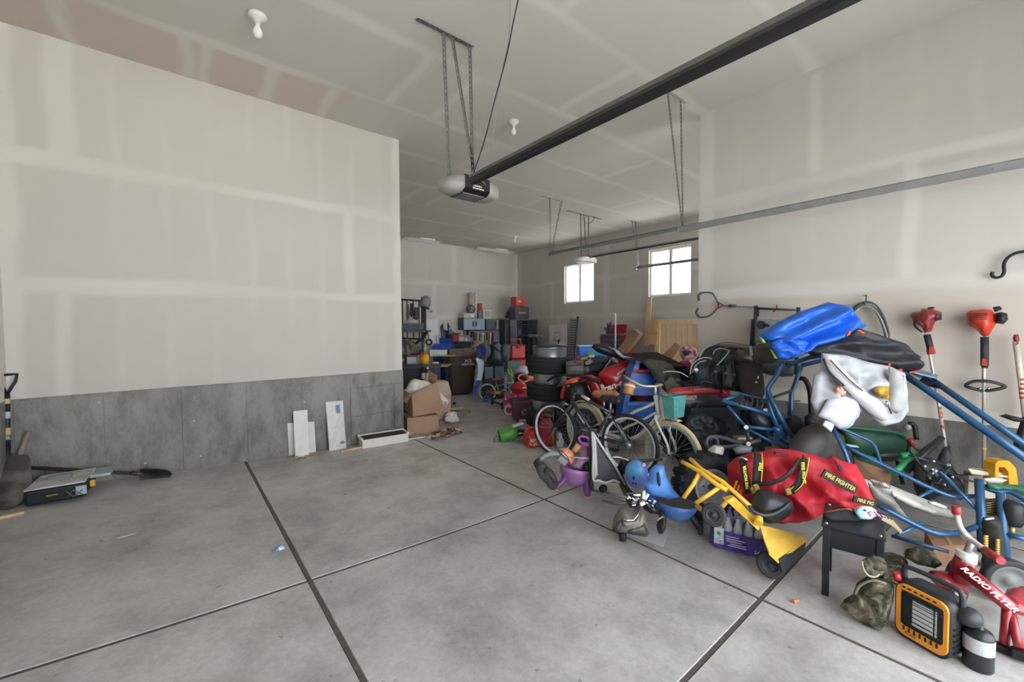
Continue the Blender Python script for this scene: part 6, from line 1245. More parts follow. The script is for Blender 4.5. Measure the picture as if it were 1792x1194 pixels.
kart_parts.append(['seat_shell', MB().pufx([(1372, 800), (1384, 772), (1400, 752), (1424, 740), (1450, 744), (1470, 758), (1484, 785), (1490, 815), (1450, 822), (1400, 816)], 3.75, .13, res=.04, wr=.05), M('#3a3634', .6)])
kart_parts.append(['headrest', MB().pufx([(1376, 748), (1380, 732), (1392, 727), (1404, 732), (1408, 748), (1400, 762), (1382, 762)], 4.0, .07, res=.03, back=1), M('#2f3032', .6)])
kart_parts.append(['seat_pedestal', tb([(1430, 800, 3.8), (1432, 850, 3.75), (1432, 896, 3.72)], .03), DBLK])
thing('go_kart', 'bent blue tube go-kart loaded with jackets', 'go-kart', kart_parts)
bag('black_hose_bundle', 'black hoses and bracket behind the headrest', [(1408, 730), (1420, 722), (1430, 740), (1440, 752), (1424, 758), (1410, 760)], 4.05, .05, M('#26282b', .5), 4, .2, .03, 'hoses')
thing('roll_bar', 'curved black bar behind the kart frame', 'bar', [['bar', tb([(1398, 662, 4.45), (1408, 664, 4.4), (1416, 680, 4.4), (1419, 706, 4.4), (1420, 760, 4.35)], .024, sm=4), DBLK], ['wire_loop', tb([(1379, 735, 4.5), (1380, 714, 4.5), (1381, 702, 4.5), (1400, 702, 4.5)], .006), DBLK]])
# ---- clothes on the frame
bluepx = [(1331, 587), (1338, 581), (1364, 563), (1397, 546), (1432, 535), (1449, 529), (1467, 533), (1484, 539), (1491, 550), (1497, 562), (1513, 567), (1506, 576), (1489, 581), (1478, 587), (1467, 598), (1441, 604), (1414, 609), (1401, 622), (1375, 631), (1360, 626), (1349, 609), (1350, 598), (1338, 599)]
thing('sleeping_bag', 'bright blue nylon sleeping bag draped on top of the heap', 'sleeping bag', [['shell', MB().pufx(bluepx, 3.72, .19, wr=.7, seed=21, res=.018, back=.6, fold=(112, 16)), M('#1f62c8', .42, bump=.5, bscale=16, var=.15), [['lime_lining', MB().pufx([(1331, 590), (1337, 596), (1340, 600), (1334, 600)], 3.68, .015, res=.015), M('#b5d83a', .5)], ['lime_lining', MB().pufx([(1348, 612), (1351, 612), (1361, 628), (1356, 627)], 3.64, .015, res=.015), M('#b5d83a', .5)], ['fold_roll', MB().pufx([(1350, 599), (1372, 590), (1400, 592), (1412, 600), (1410, 610), (1396, 622), (1376, 629), (1361, 625), (1352, 612)], 3.6, .08, wr=.8, seed=22, res=.018, fold=(70, 25)), M('#1c5cc4', .42, bump=.5, bscale=16, var=.15)]]]])
thing('ski_jacket', 'black padded jacket with orange trim hanging off the frame', 'jacket', [['shell', MB().pufx([(1405, 612), (1450, 600), (1476, 586), (1502, 575), (1528, 583), (1560, 594), (1580, 600), (1593, 613), (1607, 624), (1602, 631), (1604, 648), (1591, 652), (1571, 647), (1554, 642), (1506, 634), (1462, 624), (1420, 622)], 3.62, .13, wr=.8, seed=23, res=.018, fold=(82, 20)), M('#25272c', .6, bump=.8, bscale=14), [['orange_trim', MB().pufx([(1484, 581), (1488, 579), (1487, 586), (1480, 589)], 3.47, .012, res=.015), M('#c9502a', .6)], ['orange_trim', MB().pufx([(1498, 578), (1503, 577), (1514, 583), (1510, 585)], 3.47, .012, res=.015), M('#c9502a', .6)], ['orange_trim', MB().pufx([(1553, 637), (1557, 634), (1558, 640), (1554, 641)], 3.5, .012, res=.015), M('#c0392a', .6)], ['orange_trim', MB().pufx([(1569, 647), (1578, 645), (1578, 653), (1571, 651)], 3.52, .012, res=.015), M('#c0392a', .6)], ['orange_trim', MB().pufx([(1590, 651), (1606, 648), (1604, 652), (1592, 654)], 3.55, .01, res=.015), M('#b5462a', .6)]]]])
GJ = M('#a9abb0', .75, bump=.9, bscale=12, var=.06)
d = 3.42
thing('grey_jacket', 'pale grey work jacket hanging open from the blue frame', 'jacket', [['body', MB().pufx([(1438, 618), (1480, 622), (1520, 634), (1556, 641), (1582, 653), (1585, 685), (1589, 718), (1571, 740), (1545, 746), (1528, 733), (1507, 714), (1502, 729), (1484, 750), (1469, 751), (1452, 738), (1430, 729), (1419, 703), (1425, 657), (1437, 648)], d, .08, wr=1.0, seed=24, res=.02), GJ,
    [['zip_band', MB().pufx([(1440, 620), (1452, 621), (1484, 655), (1520, 690), (1549, 705), (1553, 735), (1543, 737), (1520, 722), (1488, 690), (1462, 664), (1448, 648)], d-.085, .035, wr=.2, seed=25, res=.02), M('#b8b9bd', .75)], ['zip', tb([(1441, 628, d-.1), (1452, 652, d-.12), (1474, 672, d-.12), (1476, 676, d-.12)], .007, sm=3, n=6), DBLK], ['zip', tb([(1453, 630, d-.13), (1470, 648, d-.14), (1490, 668, d-.14), (1510, 684, d-.13)], .005, sm=3, n=6), M('#54463c', .6)],
     ['collar_panel', MB().pufx([(1556, 643), (1574, 650), (1580, 668), (1582, 715), (1568, 724), (1556, 716)], d-.08, .04, wr=.25, seed=26, res=.02), M('#a3a4a2', .8)], ['printed_strip', MB().pris([(1579, 657), (1582, 657), (1583, 712), (1580, 712)], d-.1, .004), M('#3a3a3c', .6, scale=120, col2='#a9aaac')],
     ['patch', MB().pufx([(1461, 680), (1470, 675), (1480, 686), (1476, 695), (1462, 690)], d-.1, .012, res=.015), M('#c9a694', .6, scale=50, col2='#b5532e')], ['zip_pull', tb([(1552, 703, d-.13), (1555, 713, d-.13), (1560, 724, d-.12)], .006, n=6), M('#2c2c2e', .4)], ['zip_pull', tb([(1551, 702, d-.13), (1553, 712, d-.13)], .009, n=6), CHR],
     ['wash_tag', MB().pufx([(1439, 744), (1445, 736), (1460, 742), (1454, 756)], d-.06, .008, res=.02), M('#d9dade', .6)], ['hem_fold', MB().pufx([(1432, 728), (1448, 700), (1470, 690), (1500, 702), (1504, 716), (1484, 748), (1468, 750), (1450, 736)], d-.07, .03, wr=.2, seed=27, res=.025), M('#b3b4ba', .75)]]]])
bag('work_gloves', 'yellow and brown leather gloves in the grey jacket pocket', [(1529, 683), (1534, 678), (1546, 674), (1553, 676), (1553, 700), (1548, 700), (1532, 690)], 3.36, .04, M('#8a6a3a', .7, scale=20, col2='#c9a21f'), 5, .2, .015, 'gloves')

# ------------------------------------------------------------------ hung on the partition wall
def wx(px, py, off=.06): return OX(px, py, XR-off)
def trimmer(label, engine, pod, shaft, handle=None, col='#b02a2a', dark='#2c2a2a', grip=None):
    parts = [['engine_cover', MB().puff([wx(x, y, .12) for x, y in engine], .09, res=.03, back=.9), M(col, .4, scale=18, var=.3)], ['starter_housing', MB().puff([wx(x, y, .13) for x, y in pod], .07, res=.025, back=1), M(dark, .45)]]
    parts.append(['shaft', MB().tube([wx(x, y, o) for x, y, o in shaft], .0135, 10), M('#c4c0b8', .35, .4)])
    if grip: parts.append(['grip', MB().tube([wx(x, y, .1) for x, y in grip], .026, 10), M('#2a2b2d', .6), [['red_switch', MB().box((0, 0, 0), (.02, .03, .06), Matrix.Translation(wx(grip[1][0], grip[1][1]-6, .13))), M('#b33a2a', .5)]]])
    if handle: parts.append(['loop_handle', MB().tube([wx(x, y, o) for x, y, o in handle], .014, 8, smooth=4, closed=True), M('#33332f', .6)])
    return parts
thing('string_trimmer', 'worn dark red string trimmer hanging with bent shaft', 'trimmer', trimmer('', [(1593, 552), (1598, 547), (1610, 546), (1614, 540), (1630, 541), (1648, 546), (1648, 556), (1636, 564), (1630, 580), (1618, 583), (1610, 568), (1598, 562)], [(1630, 544), (1640, 545), (1648, 549), (1648, 560), (1636, 562)], [(1620, 584, .1), (1628, 625, .1), (1640, 690, .1), (1652, 765, .1), (1656, 800, .1)], None, '#8f2f2e', '#3a2c2c', [(1622, 586), (1630, 618)]) + [['throttle_loop', MB().tube([wx(1600, 562, .13), wx(1602, 572, .13), wx(1614, 582, .12)], .008, 6, smooth=4), DBLK], ['red_collar', MB().cyl(wx(1628, 612, .1), wx(1630, 620, .1), .03, 12), M('#a33a30', .5)], ['rust_tape', MB().tube([wx(1644, 712, .1), wx(1650, 752, .1)], .0145, 10), M('#b5653e', .8, scale=30, col2='#c9c0b4')], ['trigger', MB().pufx([(1624, 538), (1633, 537), (1634, 540), (1625, 543)], 3.85, .02, res=.02), DBLK]])
thing('string_trimmer', 'bright orange red string trimmer with loop handle on wall', 'trimmer', trimmer('', [(1691, 548), (1698, 543), (1712, 542), (1718, 541), (1734, 542), (1742, 550), (1744, 566), (1736, 578), (1730, 588), (1718, 588), (1708, 576), (1694, 568)], [(1742, 548), (1752, 546), (1763, 549), (1764, 560), (1756, 568), (1744, 566)], [(1724, 588, .1), (1722, 640, .1), (1722, 850, .1)], [(1690, 675, .12), (1702, 668, .14), (1722, 667, .15), (1742, 670, .14), (1759, 677, .12), (1742, 682, .12), (1722, 684, .1), (1702, 680, .12)], '#c23a22', '#262625', [(1723, 590), (1723, 640)]) + [['pod_grip', MB().puff([wx(x, y, .1) for x, y in ((1718, 626), (1727, 625), (1731, 634), (1729, 645), (1718, 645), (1715, 636))], .03, res=.02, back=1), M('#2a2b2d', .6)], ['yellow_band', MB().tube([wx(1722, 783, .1), wx(1722, 788, .1)], .016, 10), M('#d1b13c', .5)], ['handle_bolt', MB().ball(wx(1715, 680, .13), .012, n=8, k=6), CHR], ['handle_bolt', MB().ball(wx(1730, 680, .13), .012, n=8, k=6), CHR], ['fuel_cap', MB().pufx([(1738, 538), (1748, 536), (1752, 542), (1742, 546)], 3.55, .02, res=.02), DBLK]])
def fins(x0, x1, y0, n, o, col): return [['cooling_fin', MB().box((0, 0, 0), (.012, abs(wx(x0, y0).y-wx(x1, y0).y), .006), Matrix.Translation((wx((x0+x1)/2, y0+3.2*k, o).x, wx((x0+x1)/2, y0+3.2*k, o).y, wx((x0+x1)/2, y0+3.2*k, o).z))), col] for k in range(n)]
_tr = [o for o in C.objects if o.name.startswith('string_trimmer')]
for o, (x0, x1, y0) in zip(_tr, ((1604, 1624, 550), (1700, 1728, 549))):
    for q in fins(x0, x1, y0, 4, .215, M('#3a1a18', .6)): _part(q, o, o.location)
    _part(['fuel_tank', MB().puff([wx(x, y, .17) for x, y in ((x0-6, y0+10), (x0+6, y0+9), (x0+16, y0+17), (x0+14, y0+24), (x0+4, y0+20))], .03, res=.02, back=1), M('#7a2f26' if x0 < 1650 else '#a8452c', .3)], o, o.location)
thing('string_trimmer', 'third trimmer shaft with striped red tape by a black guard', 'trimmer', [['shaft', MB().tube([wx(1778, 598, .1), wx(1786, 660, .1), wx(1796, 740, .1)], .02, 10), M('#c9c2b4', .4), [['tape_stripe', MB().tube([wx(1787+k*.8, 662+k*8, .1), wx(1787.4+k*.8, 666+k*8, .1)], .0208, 10), M('#b5483c', .6)] for k in range(5)]], ['red_coupler', MB().puff([wx(x, y, .1) for x, y in ((1772, 592), (1774, 586), (1782, 585), (1784, 592), (1784, 606), (1776, 604))], .02, res=.015, back=1), M('#8f2f2c', .5)],
    ['blade_guard', MB().puff([wx(x, y, .2) for x, y in ((1748, 728), (1760, 725), (1785, 731), (1800, 732), (1800, 740), (1775, 738))], .02, res=.03, back=1), M('#2f302d', .6)], ['lower_guard', MB().puff([wx(x, y, .2) for x, y in ((1785, 740), (1800, 715), (1800, 790), (1768, 792), (1775, 770))], .04, res=.03, back=1), M('#1f2022', .5)]])
p = wx(1515, 522, .05)
hook = MB().tube([wx(1516, 517, .0), wx(1516, 519, .05), wx(1515, 530, .06), wx(1514, 534, .09), wx(1513, 528, .11)], .006, 6, smooth=3)
coil = [['loop', MB().tube([wx(x+dx, y+dy, .06+.008*k) for x, y in ((1515, 529), (1500, 534), (1490, 548), (1488, 566), (1495, 590), (1510, 610), (1530, 618), (1546, 606), (1552, 588), (1545, 562), (1532, 538))], .0085, 6, smooth=4, closed=True), M(c, .6)] for k, (dx, dy, c) in enumerate(((0, 0, '#a9a9a6'), (-3, 2, '#6f6f6e'), (3, 3, '#b7b6b2'), (-1, 5, '#8c8c8a'), (4, -1, '#5c5c5c'), (1, 7, '#a2a19d')))]
thing('cable_coil', 'grey extension cable coil hung on a wall hook', 'cable', coil+[['wall_hook', hook, DGREY]])
parts = [['fork_arm', MB().tube([wx(x, y, .06) for x, y in ((1222, 527), (1222, 518), (1226, 513), (1240, 512), (1248, 515), (1256, 530))], .011, 8, smooth=4), M('#6a6c72', .4, .5)], ['fork_arm', MB().tube([wx(x, y, .06) for x, y in ((1221, 539), (1218, 548), (1224, 555), (1238, 554), (1248, 548), (1255, 539))], .011, 8, smooth=4), M('#6a6c72', .4, .5)],
         ['end_grip', MB().tube([wx(1223, 526, .06), wx(1222, 518, .06), wx(1227, 513, .06)], .016, 8), DGREY], ['end_grip', MB().tube([wx(1221, 540, .06), wx(1218, 548, .06), wx(1223, 554, .06)], .016, 8), DGREY], ['red_joint', MB().tube([wx(x, y, .06) for x, y in ((1257, 529), (1265, 534), (1257, 540))], .014, 8, closed=True), M('#8a2740', .45)],
         ['shaft', MB().tube([wx(1265, 535, .06), wx(1322, 538, .06), wx(1345, 539, .06)], .008, 8), GREY], ['foam_grip', MB().tube([wx(1275, 535.5, .06), wx(1288, 536, .06)], .02, 10), M('#4c565a', .7)]]
thing('forked_pole', 'grey forked pole with red joint hung level on the wall', 'pole', parts)
fr = lambda pts, o=.1, r=.014, **k: MB().tube([wx(x, y, o) for x, y in pts], r, 8, **k)
parts = [['frame_tube', fr([(1323, 535), (1319, 612)], r=.022), M('#2a2f3a', .4)], ['frame_tube', fr([(1397, 538), (1396, 600), (1392, 655)], r=.02), M('#2a2f3a', .4)], ['cross_bar', fr([(1326, 540), (1392, 543)], r=.012), M('#33373f', .4)], ['inner_tube', fr([(1317, 559), (1314, 610)], r=.016), M('#2a2f3a', .4)], ['inner_tube', fr([(1327, 541), (1326, 554)], r=.012), DBLK],
         ['seat_panel', MB().puff([wx(x, y, .11) for x, y in ((1322, 560), (1350, 559), (1392, 566), (1392, 602), (1320, 600))], .012, res=.05, back=1), M('#8b939b', .5)], ['round_lock', MB().cyl(wx(1332, 569, .12), wx(1332, 569, .15), .05, 20).tube([wx(1336, 570, .145), wx(1345, 570, .145)], .016, 8), M('#17181a', .4)], ['lower_pocket', MB().puff([wx(x, y, .12) for x, y in ((1327, 632), (1390, 632), (1390, 656), (1370, 660), (1330, 650))], .03, res=.05, back=1), M('#4a4f52', .6), [['piping', fr([(1328, 650), (1350, 656), (1388, 658)], .16, .008, smooth=3), DGREY]]], ['hanger', MB().tube([wx(1359, 534, .0), wx(1360, 537, .08), wx(1357, 543, .1), wx(1353, 546, .1)], .007, 6, smooth=3), M('#8a3240', .5)]]
thing('folding_chair', 'dark folding camp chair hung flat on a red hook', 'chair', parts)
thing('plant_hook', 'large black curled iron hook fixed high on the wall', 'hook', [['hook', MB().tube([wx(x, y, .05) for x, y in ((1737, 476), (1736, 482), (1742, 486), (1752, 484), (1757, 476), (1757, 462), (1764, 451), (1778, 443), (1800, 440), (1815, 446))], .012, 10, smooth=5), DBLK], ['wall_plate', MB().box(wx(1815, 446, .01), (.02, .05, .12)), DBLK]])

# ------------------------------------------------------------------ between kart and wall
GRN = M('#16402c', .45, var=.2)
parts = [['tray', MB().pufx([(1470, 748), (1500, 750), (1560, 756), (1578, 762), (1588, 772), (1582, 800), (1560, 808), (1520, 806), (1488, 795)], 3.85, .05, res=.04, back=4.5), GRN], ['rim', tb([(1466, 746, 3.8), (1520, 751, 3.8), (1566, 757, 3.8), (1582, 765, 3.82), (1590, 780, 3.9), (1586, 802, 4.0)], .016, sm=3), M('#1d5238', .45)], ['leg', tb([(1500, 806, 3.9), (1490, 850, 3.85)], .016), DBLK], ['leg', tb([(1570, 806, 3.9), (1580, 848, 3.85)], .016), DBLK], ['decal', MB().pris([(1480, 777), (1500, 780), (1504, 784), (1484, 782)], 3.78, .003), M('#9fb8b4', .5)]]
thing('wheelbarrow', 'dark green wheelbarrow tray against the concrete footing', 'wheelbarrow', parts)
thing('crank_pedal', 'black crank with red knob standing by the wheelbarrow', 'crank', [['arm', tb([(1590, 741, 3.9), (1600, 745, 3.88), (1604, 770, 3.85)], .02, sm=3), DBLK], ['joint', MB().ball(V(1588, 748, 3.86), .03, n=12, k=8), GREY], ['red_knob', tb([(1592, 768, 3.82), (1597, 780, 3.82)], .022), M('#a8283a', .4)], ['lower_bar', tb([(1597, 780, 3.83), (1610, 790, 3.83)], .014), M('#3c3230', .5)]])
GT = M('#2f9a58', .4)
thing('broken_bicycle', 'green tubed bicycle without wheels lying on its side', 'bicycle', [['green_tube', tb([(1575, 799, 3.6), (1590, 797, 3.6), (1607, 795, 3.58)], .028), GT], ['green_tube', tb([(1606, 796, 3.58), (1585, 812, 3.55), (1562, 828, 3.5)], .026), GT], ['green_tube', tb([(1512, 800, 3.6), (1530, 806, 3.6)], .026), GT], ['black_tube', tb([(1530, 797, 3.62), (1576, 796, 3.62)], .018), M('#2e2a30', .5)], ['fork_leg', tb([(1586, 826, 3.5), (1612, 800, 3.5), (1648, 766, 3.55)], .024), M('#2b2b2d', .45)], ['fork_leg', tb([(1576, 820, 3.55), (1630, 778, 3.6)], .018), M('#2b2b2d', .45)]])
fst = bag('folded_stroller', 'black folded pushchair frame in the dark corner', [(1602, 812), (1625, 800), (1644, 806), (1652, 784), (1662, 780), (1660, 806), (1680, 842), (1688, 864), (1680, 876), (1660, 862), (1636, 870), (1612, 880), (1600, 850)], 3.42, .08, M('#1f2022', .6), 31, .4, .03, 'pushchair', sub=[('hinge', [(1632, 824), (1638, 820), (1644, 830), (1638, 836)], .02, M('#b9c0c4', .3, .6)), ('pale_bar', [(1624, 834), (1627, 833), (1640, 862), (1636, 863)], .01, M('#6f6860', .5)), ('hinge', [(1656, 812), (1663, 812), (1663, 820), (1657, 820)], .015, GREY)])
rj = random.Random(12); sp_ = []
for k in range(9):
    x, y = rj.uniform(1606, 1680), rj.uniform(806, 868); a_ = rj.uniform(-1.1, 1.1); l_ = rj.uniform(14, 34)
    sp_.append(['black_tube', tb([(x-l_*math.cos(a_), y-l_*math.sin(a_), 3.33), (x, y, 3.3), (x+l_*math.cos(a_), y+l_*math.sin(a_), 3.32)], .009, n=6), M(rj.choice(['#1d1d1f', '#2c2d30', '#46474a']), .4, .3)])
for k in range(8): sp_.append(['bright_joint', MB().ball(V(rj.uniform(1612, 1668), rj.uniform(806, 850), 3.28), .011, n=8, k=6), M('#c2c5c8', .25, .7)])
sp_.append(['blue_stay', tb([(1646, 826, 3.29), (1664, 842, 3.27), (1676, 856, 3.26)], .008, n=6), M('#5a88ac', .3, .4)])
for q in sp_: _part(q, fst, fst.location)
m, w_, h_ = loc(1496, 806, 1560, 842, 3.42, -.35)
thing('cardboard_box', 'open brown carton behind the red duffel', 'box', [['carton', MB().prism([V(1494, 802, 3.72), V(1560, 827, 3.56), V(1557, 856, 3.56), V(1500, 832, 3.72)], FWD*.16), M('#9c7a5c', .85), [['white_edge', MB().prism([V(1505, 836, 3.66), V(1530, 844, 3.6), V(1530, 856, 3.58), V(1508, 848, 3.64)], FWD*.03), WHT], ['flap', MB().prism([V(1538, 845, 3.57), V(1556, 852, 3.53), V(1552, 858, 3.5), V(1540, 852, 3.54)], FWD*.01), M('#d8d4cc', .7)]]]])
thing('cardboard_box', 'low flat carton under the blue floor tube', 'box', [['carton', MB().prism([FL(1618, 928, .15), FL(1674, 930, .15), FL(1692, 954, .15), FL(1634, 956, .15)], (0, 0, -.15)), M('#8d6a4e', .85), [['tape', MB().prism([FL(1646, 930, .151), FL(1652, 930, .151), FL(1668, 954, .151), FL(1661, 954, .151)], (0, 0, .002)), M('#a3805f', .5)]]]])
bag('plastic_fairing', 'long pale grey plastic fairing sweeping past the red bag', [(1522, 838), (1550, 846), (1580, 858), (1620, 874), (1660, 892), (1674, 902), (1668, 908), (1630, 902), (1590, 886), (1560, 872), (1535, 860)], 3.12, .03, M('#9a9890', .4), 6, .03, .03, 'fairing', sub=[('bright_ridge', [(1560, 860), (1600, 876), (1640, 896), (1632, 899), (1594, 886), (1562, 868)], .012, M('#b9b6ac', .35)), ('dark_slot', [(1566, 868), (1600, 884), (1620, 894), (1598, 888), (1568, 874)], .004, M('#5a5853', .6))])
bag('plastic_fairing', 'grey curved plastic fairing half under the red duffel', [(1520, 846), (1540, 856), (1562, 872), (1580, 896), (1590, 910), (1572, 900), (1552, 884), (1528, 872)], 3.05, .03, M('#77766f', .45), 7, .03, .03, 'fairing')
bag('silver_bracket', 'small silver bracket on the grey fairing', [(1538, 846), (1546, 843), (1558, 850), (1556, 856), (1542, 853)], 3.05, .015, M('#c6c8c8', .25, .8), 3, .1, .015, 'bracket')
bag('silver_bracket', 'white slotted clamp near the red tricycle handlebar', [(1625, 878), (1636, 878), (1656, 886), (1656, 891), (1640, 888), (1626, 882)], 3.0, .015, M('#c2c4c6', .3, .4), 4, .1, .015, 'bracket')
# right edge: boxes and tools behind the posts
thing('foam_carton', 'off-white open carton below the hanging trimmer', 'box', [['carton', MB().prism([V(1696, 826, 3.35), V(1760, 832, 3.25), V(1760, 880, 3.25), V(1694, 864, 3.35)], FWD*.04), M('#c6bfa9', .7)], ['rim', MB().prism([V(1694, 822, 3.3), V(1700, 820, 3.5), V(1762, 828, 3.4), V(1764, 836, 3.2), V(1700, 830, 3.28)], (0, 0, .01)), M('#cfc9b5', .7)], ['carton_side', MB().prism([V(1696, 826, 3.35), V(1700, 822, 3.6), V(1700, 860, 3.6), V(1694, 864, 3.35)], RGT*.01), M('#a59e8a', .7)]])
thing('yellow_frame', 'yellow plastic handle frame standing in the off-white carton', 'tool', [['frame', MB().prism([V(x, y, 3.2) for x, y in ((1741, 846), (1742, 812), (1748, 806), (1766, 807), (1778, 820), (1782, 850), (1766, 850), (1765, 826), (1758, 818), (1748, 818), (1748, 846))], FWD*.08), M('#d99a24', .4)], ['grey_plate', MB().prism([V(x, y, 3.24) for x, y in ((1748, 826), (1764, 834), (1764, 846), (1748, 842))], FWD*.02), M('#b5b7b9', .4)]])
bag('white_dish', 'flat white scoop lying on the green tool case', [(1720, 838), (1740, 836), (1762, 840), (1750, 846), (1728, 846)], 3.15, .015, M('#d8d5ca', .5), 2, .05, .02, 'scoop')
bag('green_sheet', 'crumpled green plastic sheet at the kart front', [(1728, 846), (1760, 848), (1800, 850), (1800, 868), (1784, 866), (1770, 858), (1730, 856)], 3.05, .05, M('#2e6a4c', .5), 9, .4, .02, 'sheet')
bag('ribbed_motor', 'brown ribbed motor between the kart posts', [(1724, 876), (1746, 872), (1748, 896), (1744, 904), (1724, 902)], 3.08, .05, M('#6a5630', .5), 9, .05, .02, 'motor', sub=[('rib', [(1726, 880+4*k), (1744, 878+4*k), (1744, 879.5+4*k), (1726, 881.5+4*k)], .006, M('#4c3d22', .5)) if False else ('rib', [(1726, 880+4.*k), (1744, 878+4.*k), (1744, 879.6+4.*k), (1726, 881.6+4.*k)], .006, M('#8a7240', .5)) for k in range(5)])
bag('black_boot', 'black rubber boot with gold lacing between the posts', [(1722, 906), (1744, 905), (1748, 930), (1750, 985), (1740, 1000), (1722, 995), (1724, 950)], 2.84, .055, M('#26241f', .7), 10, .1, .03, 'boot', sub=[('gold_lacing', [(1722, 938+4*k), (1728, 937+4*k), (1728, 939.5+4*k), (1722, 940.5+4*k)], .008, M('#c9a850', .5)) for k in range(6)]+[('gold_lacing', [(1743, 945+4*k), (1748, 944+4*k), (1748, 946.5+4*k), (1743, 947.5+4*k)], .008, M('#c9a850', .5)) for k in range(7)]+[('white_bar', [(1724, 908), (1738, 906), (1738, 908), (1724, 910)], .008, WHT)])
thing('drill', 'dark power drill with brass chuck hanging upside down', 'drill', [['motor', MB().lathe([(0, .1), (.045, .1), (.06, .07), (.06, -.03), (.045, -.07), (0, -.07)], rotz(V(1772, 902, 2.95), UP), 18), M('#202022', .5)], ['chuck', MB().cyl(V(1771, 920, 2.95), V(1771, 940, 2.95), .016, 12), M('#b8a468', .35, .6)], ['tip', MB().cyl(V(1771, 938, 2.95), V(1771, 944, 2.95), .022, 12), M('#a8965e', .35, .6)]])

# ------------------------------------------------------------------ front of the heap
def tl(px, py, d, ang=0.0, yaw=0.0):
    """frame for flat print: x along the line of writing, facing the room"""
    return Matrix.Translation(V(px, py, d)) @ Matrix((RGT, UP, -FWD)).transposed().to_4x4() @ Matrix.Rotation(yaw, 4, 'Y') @ Matrix.Rotation(ang, 4, 'Z')
# off-road wheel
c = V(1238, 851, 3.62); c.z = .285; ax = (-FWD+RGT*.05+UP*.12).normalized()
lug = [['lug_nut', MB().cyl(c+ax*.02+Vector((RGT*math.cos(a)+UP*math.sin(a))*.055), c+ax*.045+Vector((RGT*math.cos(a)+UP*math.sin(a))*.055), .009, 6), DGREY] for a in [k*math.pi/2 for k in range(4)]]
thing('off_road_wheel', 'knobbly black off-road tyre on a pale steel rim', 'wheel', [['tyre', tyre_mb(c, ax, .27, .22, .155, tread=18), M('#26272a', .85)], ['rim', disc_rim(c, ax, .155, .2, .6), M('#a9adb2', .4, .3), [['hub_cap', MB().cyl(c+ax*.03, c+ax*.07, .03, 16), DGREY]]+lug]])
thing('foam_block', 'lumpy clear plastic bottle lying above the off-road wheel', 'plastic', [['block', MB().ball(V(1254, 789, 3.7), (.075, .06, .045), None, 18, 12, .25, 4), M('#c4c2bd', .4)]])
# fire bag
DB = 3.2; RB = M('#b81c2c', .6, bump=.8, bscale=12, var=.12, scale=4)
body = [(1273, 815), (1289, 801), (1313, 793), (1336, 790), (1354, 785), (1384, 787), (1424, 796), (1447, 804), (1458, 797), (1470, 806), (1497, 813), (1508, 831), (1519, 852), (1528, 872), (1524, 885), (1501, 889), (1440, 897), (1418, 908), (1395, 913), (1361, 915), (1338, 908), (1307, 882), (1289, 868), (1275, 850)]
bd = lambda p: (p[0], p[1], 3.3-(p[0]-1273)/255*.28)
mb = MB().pufx([bd(p) for p in body], DB, .17, wr=.6, seed=41, res=.022, back=.8)
def dz(x): return 3.3-(x-1273)/255*.28
def strap(pts, w, off=.165, col=None):
    """webbing band lying on the bag"""
    P = [V(x, y, dz(x)-o) for x, y, o in pts]; m_ = MB(); rows = []
    P = smooth_path(P, 4)
    for i, p in enumerate(P):
        t = (P[min(i+1, len(P)-1)]-P[max(i-1, 0)]).normalized(); s_ = t.cross(FWD).normalized()*w/2; rows.append([p-s_, p+s_, p+s_+FWD*.006, p-s_+FWD*.006])
    return m_.loft(rows)
WEB = M('#17171a', .7); YT = M('#cdbf2e', .5)
sub = []
def fstrap(pts, w, txt=None, tp=None, edge=True):
    s_ = [['yellow_edge', strap([(x+q*w*110, y, o+.004) for x, y, o in pts], .006), YT] for q in (-1, 1)] if edge else []
    r = ['webbing_strap', strap(pts, w), WEB, []]
    sub.append(r)
    for e in s_: sub.append(e)
    if txt: sub.append(['lettering', text_mb(txt, tl(tp[0], tp[1], dz(tp[0])-tp[3], tp[2]), tp[4], .001, .0008), YT])
fstrap([(1300, 804, .12), (1304, 830, .19), (1311, 864, .18)], .055, 'FIRE FIGHTER', (1305.5, 836, math.radians(98), .205, .03), False)
fstrap([(1326, 792, .10), (1327, 815, .19), (1324, 850, .20)], .07, 'FIRE', (1331, 817, math.radians(84), .21, .034))
fstrap([(1410, 801, .12), (1406, 824, .205), (1398, 848, .215), (1384, 862, .21)], .06, 'FIRE FIGHT', (1406, 828, math.radians(-84), .225, .032))
sub.append(['carry_handle', strap([(1400, 803, .16), (1388, 822, .24), (1370, 838, .26), (1345, 847, .25), (1322, 848, .22)], .03), WEB])
for (x, y, an, w_, h_, tx, sz, off) in ((1469, 843, -.50, .27, .062, 'FIRE FIGHTER', .04, .20), (1513, 878, -.27, .17, .045, 'FIRE FIG', .034, .115)):
    m_ = tl(x, y, dz(x)-off, an); sub.append(['name_patch', MB().box((0, 0, 0), (w_, h_, .012), m_, .003), M('#1b1718', .7)]); sub.append(['lettering', text_mb(tx, m_ @ Matrix.Translation((0, 0, .008)), sz, .001, .0008), M('#c2b45a', .5)])
for k in range(3): sub.append(['yellow_slash', strap([(1284+6*k, 858+5*k, .125), (1290+3.4*k, 842+8*k, .13)], .012), M('#e0a22c', .5)])
sub.append(['zip_panel', MB().pris([(1358, 792), (1380, 795), (1379, 799), (1357, 796)], dz(1368)-.1, .02), M('#4a1218', .6)])
sub.append(['zip_pull', MB().tube([V(1291, 803, 3.12), V(1300, 801, 3.1), V(1308, 806, 3.08)], .008, 6), CHR])
sub.append(['end_loop', strap([(1455, 800, .05), (1466, 812, .12), (1474, 826, .15)], .03), M('#3a1a1e', .7)])
